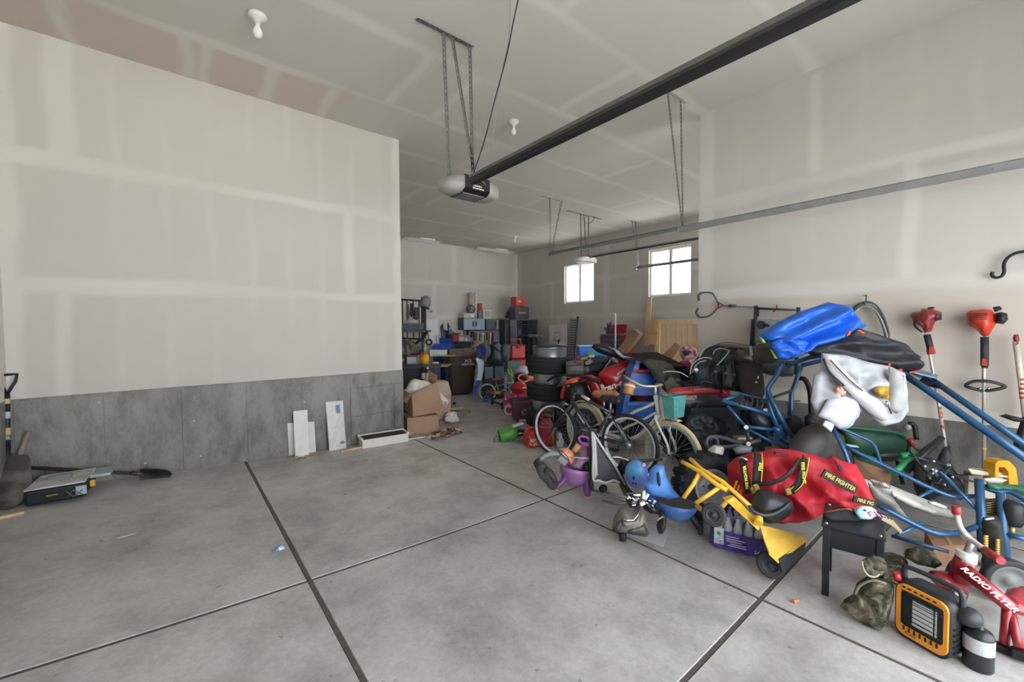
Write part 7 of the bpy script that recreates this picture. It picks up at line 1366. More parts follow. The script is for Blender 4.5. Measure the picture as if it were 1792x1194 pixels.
for (x, y) in ((1318, 858), (1323, 853), (1379, 860)): sub.append(['buckle', MB().box((0, 0, 0), (.04, .05, .02), tl(x, y, dz(x)-.22, .3), .006), M('#8a7a2c', .5)])
thing('duffel_bag', 'large red gear duffel with black straps lettered in yellow', 'bag', [['bag_body', mb, RB, sub]])
# black moulded tub in front of it
mb = MB().pufx([(1310, 884), (1318, 872), (1328, 857), (1345, 858), (1384, 874), (1386, 882), (1378, 898), (1364, 910), (1346, 916), (1326, 909)], 2.92, .09, res=.03, back=.8)
thing('booster_seat', 'black moulded booster seat wedged below the red duffel', 'seat', [['shell', mb, M('#232427', .45)], ['front_rim', MB().tube([V(1311, 885, 2.85), V(1320, 896, 2.82), V(1340, 902, 2.8), (V(1362, 896, 2.8)), V(1384, 880, 2.84)], .011, 8, smooth=4), M('#3a3c40', .4)]])
# yellow toy digger
YL_ = M('#e2b23c', .42, var=.08)
parts = [['handle_tube', tb([(1193, 808, 3.3), (1206, 815, 3.25), (1225, 826, 3.15), (1258, 851, 3.02), (1272, 858, 3.0)], .017, n=10), YL_], ['handle_tube', tb([(1208, 803, 3.35), (1218, 813, 3.28), (1228, 822, 3.18), (1265, 844, 3.05), (1290, 866, 2.98), (1313, 887, 2.9)], .017, n=10), YL_],
         ['leg_tube', tb([(1226, 824, 3.17), (1213, 848, 3.12), (1196, 872, 3.1)], .016), YL_], ['leg_tube', tb([(1264, 849, 3.03), (1240, 866, 3.02), (1218, 881, 3.0)], .016), YL_], ['axle_bar', tb([(1258, 893, 2.95), (1272, 878, 2.95), (1285, 873, 2.93)], .016), YL_],
         ['boom', MB().prism([V(1270, 876, 2.94), V(1287, 871, 2.95), V(1330, 915, 2.82), V(1337, 922, 2.8), V(1326, 928, 2.78), V(1316, 918, 2.8)], FWD*.05), YL_, [['pivot', MB().cyl(V(1327, 906, 2.8), V(1327, 916, 2.77), .028, 14), YL_]]],
         ['scoop', MB().prism([V(1330, 920, 2.80), V(1345, 922, 2.85), V(1411, 939, 2.9), V(1411, 943, 2.88), V(1362, 981, 2.6), V(1346, 966, 2.62), V(1338, 946, 2.7)], (0, 0, -.02)), M('#e8bd52', .45), [['scoop_back', MB().prism([V(1411, 941, 2.9), V(1363, 980, 2.6), V(1370, 1003, 2.62), V(1408, 968, 2.92)], FWD*.015), M('#2f2f30', .6)]]],
         ['base_strip', tb([(1218, 884, 3.0), (1236, 900, 2.97), (1262, 920, 2.93)], .016), M('#c99a30', .5)]]
for (x, y, dd, r, axx) in ((1249, 901, 2.88, .08, (-FWD-RGT*.7+UP*.25)), (1349, 988, 2.72, .085, (-FWD-RGT*.75+UP*.2))):
    cc = V(x, y, dd); parts.append(['wheel', tyre_mb(cc, axx, r, .05, r*.6, n=26), M('#2e2f31', .7), [['hub', disc_rim(cc, axx, r*.62, .05, 1.2), M('#38393b', .6)]]])
thing('toy_digger', 'yellow metal toy sand digger with black wheels', 'toy', parts)
# water bottles in shrink wrap
a, b = FL(1247, 955), FL(1336, 978); u = (b-a).normalized(); w = Vector((-u.y, u.x, 0)); L = (b-a).length; mw = axes((a+b)/2, u, w); nb, nr = 5, 3; rb = L/nb/2; hb = .25
bot = []
PET = M('#b8bcc4', .15, var=.08); PURP = M('#4a3f8e', .35, var=.1)
for i in range(nb):
    for j in range(nr):
        c = mw @ Matrix.Translation((-L/2+rb*(2*i+1), rb*(2*j+1), .006))
        bot.append(['bottle', MB().lathe([(0, 0), (rb*.92, 0), (rb*.96, .02), (rb*.96, hb*.55), (rb*.9, hb*.62), (rb*.35, hb*.86), (rb*.33, hb*.95), (0, hb*.95)], c, 14), PET, [['cap', MB().cyl(c @ Vector((0, 0, hb*.93)), c @ Vector((0, 0, hb*1.02)), rb*.36, 10), M('#7a6ab0', .5)]]])
wr = MB(); out = []
for i in range(nb):
    for q in range(6): t = q/6; out.append((-L/2+2*rb*(i+t), -.012-.016*math.sin(math.pi*t)))
for j in range(nr):
    for q in range(4): t = q/4; out.append((L/2+.012+.012*math.sin(math.pi*t), 2*rb*(j+t)))
out += [(L/2, 2*rb*nr+.01), (-L/2, 2*rb*nr+.01)]
for j in range(nr):
    for q in range(4): t = q/4; out.append((-L/2-.012-.012*math.sin(math.pi*t), 2*rb*(nr-j-t)))
wr.loft([[mw @ Vector((x*k, y if k == 1 else y*k+.002, z)) for x, y in out] for z, k in ((.003, .98), (.02, 1.0), (hb*.52, 1.0), (hb*.58, .995))], cap=False)
dec = [['label_art', MB().box((-L*.36, -.034, hb*.42), (L*.2, .006, hb*.5), mw, .002), M('#c2cad2', .4, scale=30, col2='#a9b4c0')], ['green_seal', MB().cyl(mw @ Vector((-L*.36, -.036, hb*.5)), mw @ Vector((-L*.36, -.04, hb*.5)), .014, 14), M('#3f9a4c', .4)], ['barcode', MB().box((-L*.32, -.038, hb*.24), (.03, .004, .03), mw), M('#2a2a30', .6, scale=200, col2='#d0d4d8')]]
for k, (x, z, l) in enumerate(((-.08, .47, .09), (-.02, .40, .13), (-.05, .33, .1), (.0, .2, .12), (.02, .26, .1))): dec.append(['print_line', MB().box((L*x*1.2, -.034, hb*z), (l, .006, .008 if k else .006), mw), M('#b5a9dc', .5)])
dec.append(['count_mark', text_mb('24', mw @ Matrix.Translation((L*.38, -.034, hb*.18)) @ Matrix.Rotation(math.pi/2, 4, 'X'), .035, .001), WHT])
thing('water_pack', 'purple shrink-wrapped pack of water bottles under the toy digger', 'bottles', [['shrink_wrap', wr, PURP, dec]]+bot)
# black side table
l1 = FL(1444, 1041); zt = .44; l2 = FL(1541, 943, zt); l2.z = 0; u = (l2-l1).normalized(); w = Vector((-u.y, u.x, 0)); w = w if w.dot(FWD+RGT*.5) > 0 else -w; L = (l2-l1).length; D = .34; mt = axes(l1, u, w); TB = M('#1b1d21', .45)
parts = [['table_top', MB().box((L*.5, D*.5, zt+.005), (L+.05, D+.05, .022), mt, .006), TB]]
for (x, y) in ((0, 0), (L, 0), (0, D), (L, D)): parts.append(['leg', MB().box((x, y, zt/2), (.036, .036, zt), mt, .004), TB, [['cap', MB().ball(mt @ Vector((x, y-.01, zt+.018)), .009, n=8, k=6), CHR]]])
for (c_, s_) in (((L/2, 0, zt-.07), (L-.03, .018, .12)), ((L/2, D, zt-.07), (L-.03, .018, .12)), ((0, D/2, zt-.07), (.018, D-.03, .12)), ((L, D/2, zt-.07), (.018, D-.03, .12))): parts.append(['apron', MB().box(c_, s_, mt, .003), TB])
thing('side_table', 'low black side table with square legs', 'table', parts)
bag('plush_toy', 'small white and pale blue squishy toy with black eye on the table', [(1497, 898), (1500, 889), (1510, 886), (1524, 887), (1532, 893), (1530, 902), (1518, 909), (1504, 908)], 2.6, .035, M('#d4d6d6', .7), 3, .05, .015, 'toy', sub=[('blue_belly', [(1497, 898), (1500, 891), (1506, 890), (1512, 902), (1514, 908), (1504, 907)], .008, M('#8fc2d8', .7)), ('pink_patch', [(1518, 897), (1526, 895), (1530, 899), (1522, 904)], .006, M('#c9a0c0', .7)), ('eye', [(1512, 893), (1514, 892), (1515, 894), (1513, 895)], .005, DBLK)])
thing('key_ring', 'bunch of brass keys on a pink cord on the table', 'keys', [['cord', tb([(1530, 896, 2.56), (1540, 905, 2.55), (1548, 912, 2.52), (1550, 906, 2.55), (1542, 902, 2.56)], .006, sm=4, n=6), M('#c98ab8', .5)]]+[['key', MB().box((0, 0, 0), (.1, .02, .005), tl(1556+4*k, 914+2.5*k, 2.52, -.5-.12*k)), M('#b5ab84', .35, .6)] for k in range(4)])
thing('marker', 'orange plastic marker half under the red duffel', 'marker', [['barrel', tb([(1446, 899, 2.68), (1470, 895, 2.69), (1488, 893, 2.7)], .014), M('#e0683c', .4)]])
bag('dark_cloth', 'dark cloth heaped on the table under the duffel', [(1440, 900), (1480, 892), (1520, 900), (1560, 920), (1550, 930), (1500, 922), (1446, 912)], 2.62, .03, M('#232426', .9), 6, .4, .02, 'cloth')
# camouflage gear
def camo():
    m = M('#4d4a3c', .85, 0, .1, 9.0, .3, 90.0, .2, '#3a3d31')
    m2 = m.copy(); N = m2.node_tree.nodes; L_ = m2.node_tree.links; b = N['Principled BSDF']; tc = [n for n in N if n.type == 'TEX_COORD'][0]
    v = N.new('ShaderNodeTexNoise'); v.inputs['Scale'].default_value = 11; v.inputs['Detail'].default_value = 2; v.inputs['Distortion'].default_value = 1.5; L_.new(tc.outputs['Object'], v.inputs['Vector'])
    r = N.new('ShaderNodeValToRGB'); r.color_ramp.interpolation = 'CONSTANT'; e = r.color_ramp.elements; e[0].color = lin('#3a3a30'); e[0].position = 0; e[1].color = lin('#565242'); e[1].position = .46
    x = e.new(.56); x.color = lin('#6a6253'); x = e.new(.63); x.color = lin('#8a8170')
    L_.new(v.outputs['Fac'], r.inputs['Fac']); L_.new(r.outputs['Color'], b.inputs['Base Color']); return m2
CAMO = camo(); dc = 2.42
thing('camouflage_pack', 'camouflage cloth pack slumped in front of the heater', 'bag', [['pack', MB().pufx([(1470, 1062, 2.4), (1478, 1048, 2.4), (1492, 1040, 2.38), (1500, 1022, 2.36), (1520, 1010, 2.33), (1548, 1014, 2.3), (1564, 1024, 2.29), (1562, 1050, 2.28), (1554, 1088, 2.27), (1540, 1106, 2.27), (1518, 1098, 2.3), (1496, 1082, 2.36)], dc, .07, wr=.4, seed=51, res=.02, back=.35), CAMO, [['flap_edge', tb([(1496, 1040, 2.33), (1506, 1024, 2.3), (1528, 1016, 2.26), (1550, 1022, 2.24)], .007, sm=4, n=6), M('#7d7865', .8)]]],
    ['upper_fold', MB().pufx([(1524, 985), (1540, 972), (1564, 968), (1584, 976), (1580, 1002), (1560, 1022), (1530, 1016)], 2.62, .07, wr=.4, seed=52, res=.022, back=1), CAMO]])
thing('camouflage_hat', 'camouflage hat with pale stitched brim beside the table leg', 'hat', [['brim', MB().pufx([(1508, 985), (1512, 980), (1520, 980), (1528, 996), (1544, 990), (1542, 1004), (1526, 1011), (1514, 1005)], 2.3, .025, res=.015), CAMO, [['stitched_edge', tb([(1508, 982, 2.28), (1510, 994, 2.27), (1518, 1006, 2.27), (1530, 1010, 2.27), (1543, 1002, 2.28)], .006, sm=4, n=6), M('#9a927e', .8)]]], ['crown', MB().pufx([(1512, 982), (1526, 972), (1544, 976), (1546, 992), (1530, 998), (1518, 994)], 2.33, .05, wr=.2, seed=53, res=.02), CAMO]])
bag('camouflage_cloth', 'camouflage cloth lying behind the heater handle', [(1584, 976), (1596, 962), (1616, 958), (1634, 966), (1642, 982), (1630, 992), (1604, 988)], 2.5, .06, CAMO, 54, .4, .02, 'cloth')
# portable heater
LB, RBp = FL(1563, 1106), FL(1658, 1163); u = (RBp-LB).normalized(); w = Vector((-u.y, u.x, 0)); w = w if w.dot(RGT) > 0 else -w; W = (RBp-LB).length; mh = axes(LB, u, w); Hh = .30; Dp = .14
HB = M('#242528', .5); HO = M('#e5932c', .4)
def rrect(x0, x1, z0, z1, r, y, k=4):
    out = []
    for cx, cz, a0 in ((x1-r, z1-r, 0), (x0+r, z1-r, 90), (x0+r, z0+r, 180), (x1-r, z0+r, 270)):
        for i in range(k+1): a = math.radians(a0+90*i/k); out.append(mh @ Vector((cx+r*math.cos(a), y, cz+r*math.sin(a))))
    return out
parts = [['body', MB().loft([rrect(.0, W, .0, Hh, .045, .01), rrect(-.008, W+.008, 0, Hh+.004, .05, .05), rrect(.0, W, .0, Hh, .05, Dp), rrect(.02, W-.02, .01, Hh-.02, .05, Dp+.02)]), HB]]
fo, fi = rrect(.012, W-.002, .022, Hh-.004, .04, -.004), rrect(.034, W-.018, .075, Hh-.035, .02, -.004)
fr_ = MB(); n = len(fo)
for yy in (0,): fr_.add(fo+fi, [(i, (i+1) % n, n+(i+1) % n, n+i) for i in range(n)])
fo2 = [p+w*.02 for p in fo]; fr_.add(fo+fo2, [(i, (i+1) % n, n+(i+1) % n, n+i) for i in range(n)])
osub = [['vent_slot', MB().box((.05+.023*k, -.006, .062), (.007, .006, .02), mh), DBLK] for k in range(7)]+[['vent_slot', MB().box((.045+.026*k, -.006, Hh-.018), (.013, .006, .006), mh), DBLK] for k in range(6)]
osub.append(['maker_script', text_mb('Buddy', mh @ Matrix.Translation((W*.34, -.007, .042)) @ Matrix.Rotation(math.pi/2, 4, 'X'), .02, .0006, 0, .3), M('#7a4a14', .5)])
parts.append(['orange_face', fr_, HO, osub])
parts.append(['grille_back', MB().add(rrect(.036, W-.02, .077, Hh-.037, .02, .0), [tuple(range(20))]), M('#141414', .6)])
gw = []
for k in range(11): gw.append(['guard_wire', MB().tube([mh @ Vector((.036, -.008, .085+.0178*k)), mh @ Vector((W*.5, -.016, .085+.0178*k)), mh @ Vector((W-.02, -.008, .085+.0178*k))], .0016, 5, smooth=3), DBLK])
x0, x1, z0, z1 = W*.36, W*.80, .095, .235
tile = [['ceramic_tile', MB().box(((x0+x1)/2-(x1-x0)*.07, .003, (z0+z1)/2), ((x1-x0)*.86, .008, z1-z0), mh), M('#c4c6c4', .6)], ['ceramic_tile', MB().box((x1-(x1-x0)*.03, .003, (z0+z1)/2), ((x1-x0)*.08, .008, z1-z0), mh), M('#c4c6c4', .6)]]
for k in range(7): tile.append(['tile_wire', MB().tube([mh @ Vector((x0, -.006, z0+(z1-z0)*k/6)), mh @ Vector((x1, -.006, z0+(z1-z0)*k/6))], .002, 5), DBLK])
parts += gw[:3]+gw[-3:]+tile
parts.append(['handle', MB().tube([mh @ Vector(p) for p in ((.0, .09, Hh-.03), (-.005, .09, Hh+.035), (.03, .09, Hh+.055), (W-.03, .09, Hh+.055), (W+.005, .09, Hh+.03), (W+.005, .09, Hh-.05))], .013, 10, smooth=3), M('#34363a', .55)])
parts.append(['red_knob', MB().cyl(mh @ Vector((.0, .03, Hh-.02)), mh @ Vector((-.004, .02, Hh+.025)), .018, 14, .013), M('#c2262e', .4)]); parts.append(['knob_ring', MB().torus(.02, .003, mh @ Matrix.Translation((.0, .03, Hh-.025)), 18, 6), M('#cdb45a', .4)])
parts.append(['regulator_dome', MB().ball((W+.025, .1, .238), (.05, .055, .045), mh, 20, 12), M('#2c2d30', .5)])
for k in range(5): parts.append(['side_rib', MB().box((W+.008, .05, .05+.03*k), (.006, .05, .006), mh), M('#1b1c1e', .6)])
thing('gas_heater', 'orange and black portable gas heater with carry handle', 'heater', parts)
cb = FL(1711, 1168); mc = Matrix.Translation(cb); rc = .054
thing('gas_cylinder', 'short black gas cylinder with white label beside the heater', 'cylinder', [['bottle', MB().lathe([(0, 0), (rc*.9, 0), (rc, .01), (rc, .165), (rc*.85, .187), (rc*.4, .198), (.015, .2), (.015, .215), (0, .215)], mc, 28), M('#1d2124', .35)], ['paper_label', MB().lathe([(rc+.0008, .09), (rc+.001, .091), (rc+.001, .16), (rc+.0008, .161)], mc, 28), M('#b9babc', .6, scale=120, var=.12)]])
# red tricycle
TR = M('#8f1a26', .35, coat=.4, var=.08); dt = 2.22
head = [V(1689, 1012, 2.3), V(1692, 985, 2.3), V(1693, 970, 2.3)]
parts = [['head_tube', MB().tube([V(1681, 1016, 2.32), V(1686, 990, 2.31), V(1690, 976, 2.3)], [.05, .042], 16), TR], ['white_collar', MB().tube([V(1690, 982, 2.3), V(1692, 966, 2.3)], .043, 18), M('#dcdad6', .45)], ['steering_stem', MB().tube([V(1692, 968, 2.3), V(1702, 944, 2.3)], .016, 12), M('#8f8d88', .4, .4)],
         ['handlebar', tb([(1673, 893, 2.3), (1676, 908, 2.3), (1682, 925, 2.29), (1698, 943, 2.26), (1716, 957, 2.2), (1736, 972, 2.14)], .0135, sm=4), M('#c4bfae', .4), [['grip', tb([(1673, 886, 2.3), (1674, 900, 2.3)], .019), M('#a8323a', .5)], ['grip', tb([(1724, 963, 2.18), (1752, 982, 2.08)], .02), M('#a8323a', .5)]]]]
A, B = V(1688, 998, 2.28), V(1772, 1066, 2.12)
parts.append(['main_beam', MB().tube([A, A.lerp(B, .5), B], [.04, .032], 14, flat=1.0), TR, [['lettering', text_mb('RADIO FLYER', Matrix.Translation(V(1729, 1030, 2.13)) @ axes((0, 0, 0), (B-A).normalized(), None, -FWD+UP*.2).to_3x3().to_4x4() @ Matrix.Rotation(0, 4, 'X'), .04, .001, .0012, .3, .95), M('#d6d2cc', .4)]]])
parts.append(['seat', MB().puff([V(x, y, d_) for x, y, d_ in ((1755, 1048, 2.2), (1762, 1034, 2.3), (1785, 1030, 2.36), (1815, 1036, 2.36), (1830, 1060, 2.25), (1800, 1076, 2.1), (1772, 1066, 2.12))], .035, nrm=UP, res=.025, back=.8), M('#a3222c', .35, coat=.3)])
parts.append(['rear_leg', tb([(1762, 1064, 2.14), (1760, 1100, 2.13), (1757, 1128, 2.12)], .02), TR, [['black_foot', MB().box((0, 0, 0), (.05, .06, .045), Matrix.Translation(V(1757, 1137, 2.12)), .008), DBLK]]]); parts.append(['rear_leg', tb([(1768, 1068, 2.14), (1776, 1105, 2.1), (1784, 1135, 2.06)], .02), TR, [['black_foot', MB().box((0, 0, 0), (.05, .06, .045), Matrix.Translation(V(1785, 1146, 2.06)), .008), DBLK]]])
parts.append(['front_mudguard', MB().pufx([(1628, 1012), (1640, 1000), (1662, 1000), (1684, 1012), (1690, 1032), (1680, 1040), (1640, 1026)], 2.36, .05, res=.025, back=1), TR])
cw = V(1672, 1052, 2.42); cw.z = .15; axw = (RGT*.5-FWD*.9).normalized(); parts.append(['front_wheel', tyre_mb(cw, axw, .15, .05, .11, n=30), M('#2a2a2c', .7), [['hub', disc_rim(cw, axw, .112, .05), M('#c4c4c0', .4)]]])
cw = V(1764, 1066, 2.5); cw.z = .13; axw = (RGT*-.3-FWD).normalized(); parts.append(['rear_wheel', tyre_mb(cw, axw, .135, .05, .1, n=30), M('#2a2a2c', .7), [['white_ring', MB().torus(.115, .006, rotz(cw+axw*.02, axw), 30, 6), M('#b5b5b2', .4)], ['hub', disc_rim(cw, axw, .1, .04), M('#6f706e', .5)]]])
thing('tricycle', 'dark red child tricycle with white lettered beam', 'tricycle', parts)

# ---- blue moulded trike
BTK = M('#4a7cc4', .35, var=.1); db = 3.32
mbw = Matrix.Translation(V(1183, 882, db)) @ Matrix.Rotation(.12, 4, 'Y')
parts = [['seat_bowl', MB().lathe([(0, -.123), (.057, -.118), (.113, -.085), (.151, -.028), (.165, .015), (.158, .018), (.142, -.02), (.104, -.066), (0, -.095)], mbw, 28), M('#4a6fb0', .35)], ['seat_pad', MB().lathe([(0, .005), (.142, .004), (.156, .012), (.156, .006), (0, -.01)], mbw, 28), M('#4c4843', .7)]]
parts.append(['body_shell', MB().pufx([(1138, 822), (1147, 814), (1161, 814), (1166, 834), (1176, 854), (1190, 870), (1172, 874), (1150, 870), (1136, 866), (1128, 856), (1126, 846), (1134, 842)], db-.05, .05, res=.02, back=1.3), BTK, [['hand_opening', MB().pufx([(1150, 828), (1153, 826), (1156, 838), (1156, 848), (1153, 852), (1150, 842)], db-.105, .008, res=.01), M('#22303f', .6)]]])
parts.append(['blue_leg', MB().pufx([(1132, 866), (1142, 866), (1148, 876), (1146, 892), (1138, 884)], db+.02, .03, res=.02), M('#2456b0', .4)])
parts.append(['black_leg', tb([(1203, 896, 3.34), (1216, 912, 3.33), (1226, 926, 3.32)], .028, sm=2), M('#1d1d1f', .5), [['caster', tyre_mb(FL(1226, 936)+UP*.05, RGT*.8-FWD*.5, .05, .03, .02, n=18), RUB]]])
thing('toddler_trike', 'blue moulded toddler trike with round bowl seat', 'tricycle', parts)
# blue unicorn helmet
c = V(1114, 830, 3.68)
thing('helmet', 'blue and violet child helmet with pink ears', 'helmet', [['shell', MB().ball(c, (.105, .1, .125), None, 22, 14), M('#4a9ed0', .3, scale=7, col2='#6f7fd0')], ['pink_ear', MB().ball(V(1126, 814, 3.63), (.025, .02, .02)), M('#d6a0c0', .4)], ['pink_ear', MB().ball(V(1134, 831, 3.65), (.022, .02, .016)), M('#d6a0c0', .4)], ['vent', MB().ball(V(1109, 837, 3.578), (.014, .01, .014)), M('#1b2a4a', .5)], ['vent', MB().ball(V(1108, 846, 3.592), (.009, .008, .008)), M('#1b2a4a', .5)], ['vent', MB().ball(V(1113, 847, 3.592), (.009, .008, .008)), M('#1b2a4a', .5)]])
# pushchair seat panel
ds = 3.86; FB = M('#4a4a4c', .85, bump=.2, bscale=120); LG = M('#b9b9b8', .6)
parts = [['fabric_panel', MB().pufx([(1036, 757), (1042, 764), (1056, 788), (1074, 816), (1092, 846), (1084, 844), (1066, 845), (1048, 842), (1038, 838)], ds, .025, wr=.2, seed=71, res=.02, back=1), FB], ['piping', tb([(1036, 756, ds-.02), (1038, 790, ds-.03), (1038, 838, ds-.03), (1048, 841, ds-.04), (1060, 845, ds-.05), (1074, 841, ds-.05), (1084, 845, ds-.04)], .011, sm=4), LG], ['piping', tb([(1037, 757, ds-.02), (1056, 786, ds-.03), (1076, 816, ds-.03), (1094, 848, ds-.02)], .011, sm=3), LG],
         ['inner_band', MB().pufx([(1038, 760), (1043, 772), (1046, 830), (1042, 838), (1038, 836)], ds-.03, .012, res=.02), LG], ['side_rail', tb([(1034, 752, ds), (1034, 800, ds+.02), (1035, 842, ds+.05), (1036, 856, ds+.02)], .018), M('#26272a', .6)], ['chassis_tube', tb([(1035, 857, 3.92), (1060, 866, 3.8), (1097, 876, 3.65)], .014), M('#8b8d90', .35, .6)], ['chassis_tube', tb([(1053, 860, 3.85), (1075, 866, 3.75), (1100, 872, 3.62)], .013), M('#9a9c9e', .35, .6)], ['chassis_tube', tb([(1055, 876, 3.75), (1078, 882, 3.68), (1096, 882, 3.6)], .012), M('#8b8d90', .35, .6)],
         ['cross_tube', tb([(1083, 842, 3.9), (1090, 856, 3.8), (1098, 874, 3.66)], .016), M('#4b4a4c', .5)], ['black_joint', MB().ball(V(1056, 856, 3.85), .04, n=12, k=8, wob=.2), DBLK], ['canopy_edge', tb([(1074, 800, ds), (1090, 802, 3.85), (1105, 808, 3.8), (1130, 806, 3.85), (1158, 804, 3.9)], .014, sm=3), M('#2c2c2e', .6)], ['canopy_trim', tb([(1072, 800, ds-.03), (1086, 801, 3.83), (1100, 806, 3.78)], .008, sm=3), LG], ['hood', MB().pufx([(1086, 806), (1100, 806), (1098, 818), (1090, 830), (1098, 850), (1108, 862), (1090, 862), (1084, 840), (1078, 824)], 3.95, .06, wr=.2, seed=72, res=.025), M('#1f2023', .7)]]
thing('pushchair', 'folded pushchair with grey seat panel and pale piping', 'pushchair', parts)
# purple trike with feet
dp = 4.05; PU = M('#9a6ea0', .4, var=.08); PD = M('#6d3f7c', .4)
mpw = Matrix.Translation(V(1007, 822, dp)) @ Matrix.Rotation(.2, 4, 'Y')
parts = [['seat_bowl', MB().lathe([(0, -.16), (.06, -.15), (.12, -.1), (.15, -.02), (.158, .02), (.15, .022), (.13, -.02), (0, -.04)], mpw, 28), PU], ['body', MB().pufx([(998, 818), (1006, 806), (1014, 799), (1018, 780), (1022, 774), (1034, 776), (1036, 800), (1036, 826), (1020, 824)], dp+.02, .06, res=.025, back=1), M('#b58fb4', .4)], ['neck_stripe', MB().pufx([(1026, 780), (1033, 779), (1035, 798), (1028, 798)], dp-.05, .012, res=.02), M('#8a3a6c', .4)],
         ['handle_ring', MB().torus(.065, .012, rotz(V(1024, 772, dp-.02), (.0, -.5, .9)), 26, 8), M('#b05ab8', .4)], ['foot', tb([(989, 834, dp-.05), (985, 843, dp-.08), (975, 852, dp-.1), (974, 858, dp-.1)], .028, sm=3), PD, [['toe', MB().ball(V(973+3*k, 858.5, dp-.13), .01, n=8, k=6), M('#c9a47a', .5)] for k in range(2)]], ['foot', tb([(1026, 838, dp-.05), (1027, 852, dp-.07), (1028, 868, dp-.08)], [.042, .03], sm=3), PD, [['toe', MB().ball(V(1024+4*k, 871, dp-.11), .011, n=8, k=6), M('#c9a47a', .5)] for k in range(3)]],
         ['orange_visor', MB().pufx([(978, 786), (992, 784), (1002, 790), (1006, 800), (1003, 810), (996, 815), (984, 804)], dp-.03, .06, res=.02, back=1), M('#d98a62', .5)], ['grey_face_plate', MB().pufx([(976, 788), (982, 788), (994, 800), (1000, 814), (994, 815), (982, 804)], dp-.1, .02, res=.015), M('#45444c', .5), [['white_slot', tb([(984, 793, dp-.13), (992, 801, dp-.13)], .004, n=6), WHT]]], ['latch_box', MB().box((0, 0, 0), (.1, .06, .05), tl(984, 806, dp-.12, -.7), .01), M('#7d7c80', .5)], ['peg', MB().cyl(V(1005, 790, dp-.02), V(1014, 778, dp-.02), .03, 12), M('#cf8f72', .5)],
         ['black_knob', MB().ball(V(1028, 818, dp-.08), (.05, .04, .05), None, 14, 10), DBLK], ['push_rod', tb([(1002, 801, dp-.12), (1020, 802, dp-.14), (1036, 803, dp-.14)], .008), M('#c6c4c2', .3, .5)],
         ['grey_arm', tb([(978, 796, dp-.1), (966, 794, dp-.12), (952, 799, dp-.14), (944, 806, dp-.15)], .022, sm=3), M('#7a7a74', .5), [['black_end', tb([(946, 805, dp-.15), (938, 811, dp-.15), (944, 820, dp-.15)], .026, sm=3), DBLK]]]]
for (x, y, r) in ((951, 825, .1), (963, 838, .105)):
    cc = V(x, y, dp-.15); axw = (RGT*.82+UP*.5-FWD*.3).normalized(); parts.append(['wheel', tyre_mb(cc, axw, r, .05, r*.6, n=26), M('#3a3a3c', .75), [['inner_rim', disc_rim(cc, axw, r*.62, .04), M('#5c4a42', .7)]]])
parts.append(['wheel_fork', tb([(963, 838, dp-.16), (972, 848, dp-.12)], .018), DBLK])
thing('toddler_trike', 'purple toddler trike with clawed feet lying tipped over', 'tricycle', parts)
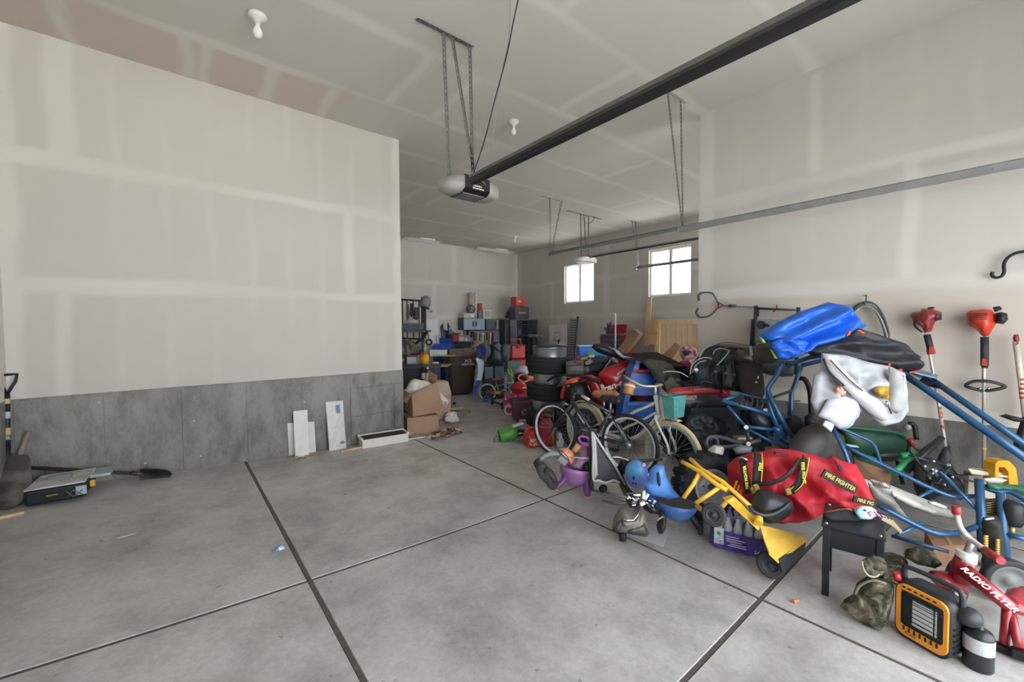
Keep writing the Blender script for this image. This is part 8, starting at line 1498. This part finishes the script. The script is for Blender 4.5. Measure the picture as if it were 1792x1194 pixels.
# fairing standing on a sheet
P = [FL(1096, 936), FL(1135, 919), FL(1150, 919.5), FL(1171, 929.5), FL(1160, 958)]
thing('paper_sheet', 'white sheet of card lying under the grey fairing', 'paper', [['sheet', MB().prism([p+UP*.002 for p in P], (0, 0, .004)), M('#b9b9ba', .7, var=.05)]])
dg = 3.2; GF = M('#6a655c', .4, var=.15); GD = M('#3c3a37', .4)
parts = [['shell', MB().pufx([(1071, 928), (1073, 914), (1078, 902), (1086, 890), (1094, 888), (1110, 896), (1121, 888), (1128, 900), (1133, 916), (1136, 934), (1128, 938), (1104, 934), (1086, 930)], dg, .09, res=.02, back=1), GF], ['lower_guard', MB().pufx([(1096, 924), (1110, 921), (1128, 916), (1135, 934), (1128, 938), (1100, 934)], dg-.08, .02, res=.02), GD], ['side_guard', MB().pufx([(1071, 928), (1080, 916), (1089, 908), (1088, 920), (1084, 932)], dg-.07, .02, res=.02), GD], ['chrome_trim', tb([(1090, 908, dg-.11), (1096, 911, dg-.12), (1108, 911, dg-.12), (1116, 902, dg-.1), (1121, 891, dg-.07)], .006, n=6), CHR], ['chest_panel', MB().pufx([(1090, 913), (1112, 912), (1119, 905), (1117, 918), (1092, 922)], dg-.1, .015, res=.015), M('#7a756b', .4)],
         ['front_wheel', tyre_mb(FL(1090, 947)+UP*.05, RGT*.8-FWD*.3, .05, .05, .02, n=20), DBLK], ['light_cluster', MB().ball(V(1108, 877, dg-.02), (.06, .05, .055), None, 14, 10, .2, 3), M('#17181a', .25)], ['side_leg', MB().pufx([(1150, 894), (1162, 896), (1166, 906), (1164, 922), (1160, 932), (1152, 934), (1149, 922), (1154, 908)], dg+.05, .05, res=.02, back=1), M('#2e2c2b', .35), [['bright_edge', tb([(1150, 911, dg-.01), (1160, 904, dg-.01)], .006, n=6), M('#a59f90', .4)]]], ['linkage', MB().pufx([(1122, 876), (1134, 872), (1146, 884), (1158, 896), (1150, 900), (1136, 898), (1126, 890)], dg+.05, .04, wr=.2, res=.02, back=1), M('#18191b', .35)]]
rr = random.Random(9)
for k in range(9): x, y = rr.uniform(1098, 1120), rr.uniform(866, 886); parts.append(['chrome_bolt', MB().box((0, 0, 0), (.03, .012, .012), tl(x, y, dg-.085, rr.uniform(-1, 1)), .003), CHR])
for k in range(6): x, y = rr.uniform(1126, 1148), rr.uniform(876, 898); parts.append(['chrome_bolt', MB().box((0, 0, 0), (.022, .012, .012), tl(x, y, dg-.02, rr.uniform(-1, 1)), .003), CHR])
for (x0, y0, x1, y1) in ((1125, 874, 1127, 859), (1128, 875, 1134, 865)): parts.append(['white_bar', tb([(x0, y0, dg-.02), (x1, y1, dg-.0)], .013), M('#cfd8dc', .4)])
parts.append(['white_clamp', MB().box((0, 0, 0), (.04, .03, .03), tl(1124, 881, dg-.05, .4), .006), WHT])
thing('motorcycle_fairing', 'grey plastic motorcycle front fairing with chrome trim', 'fairing', parts)
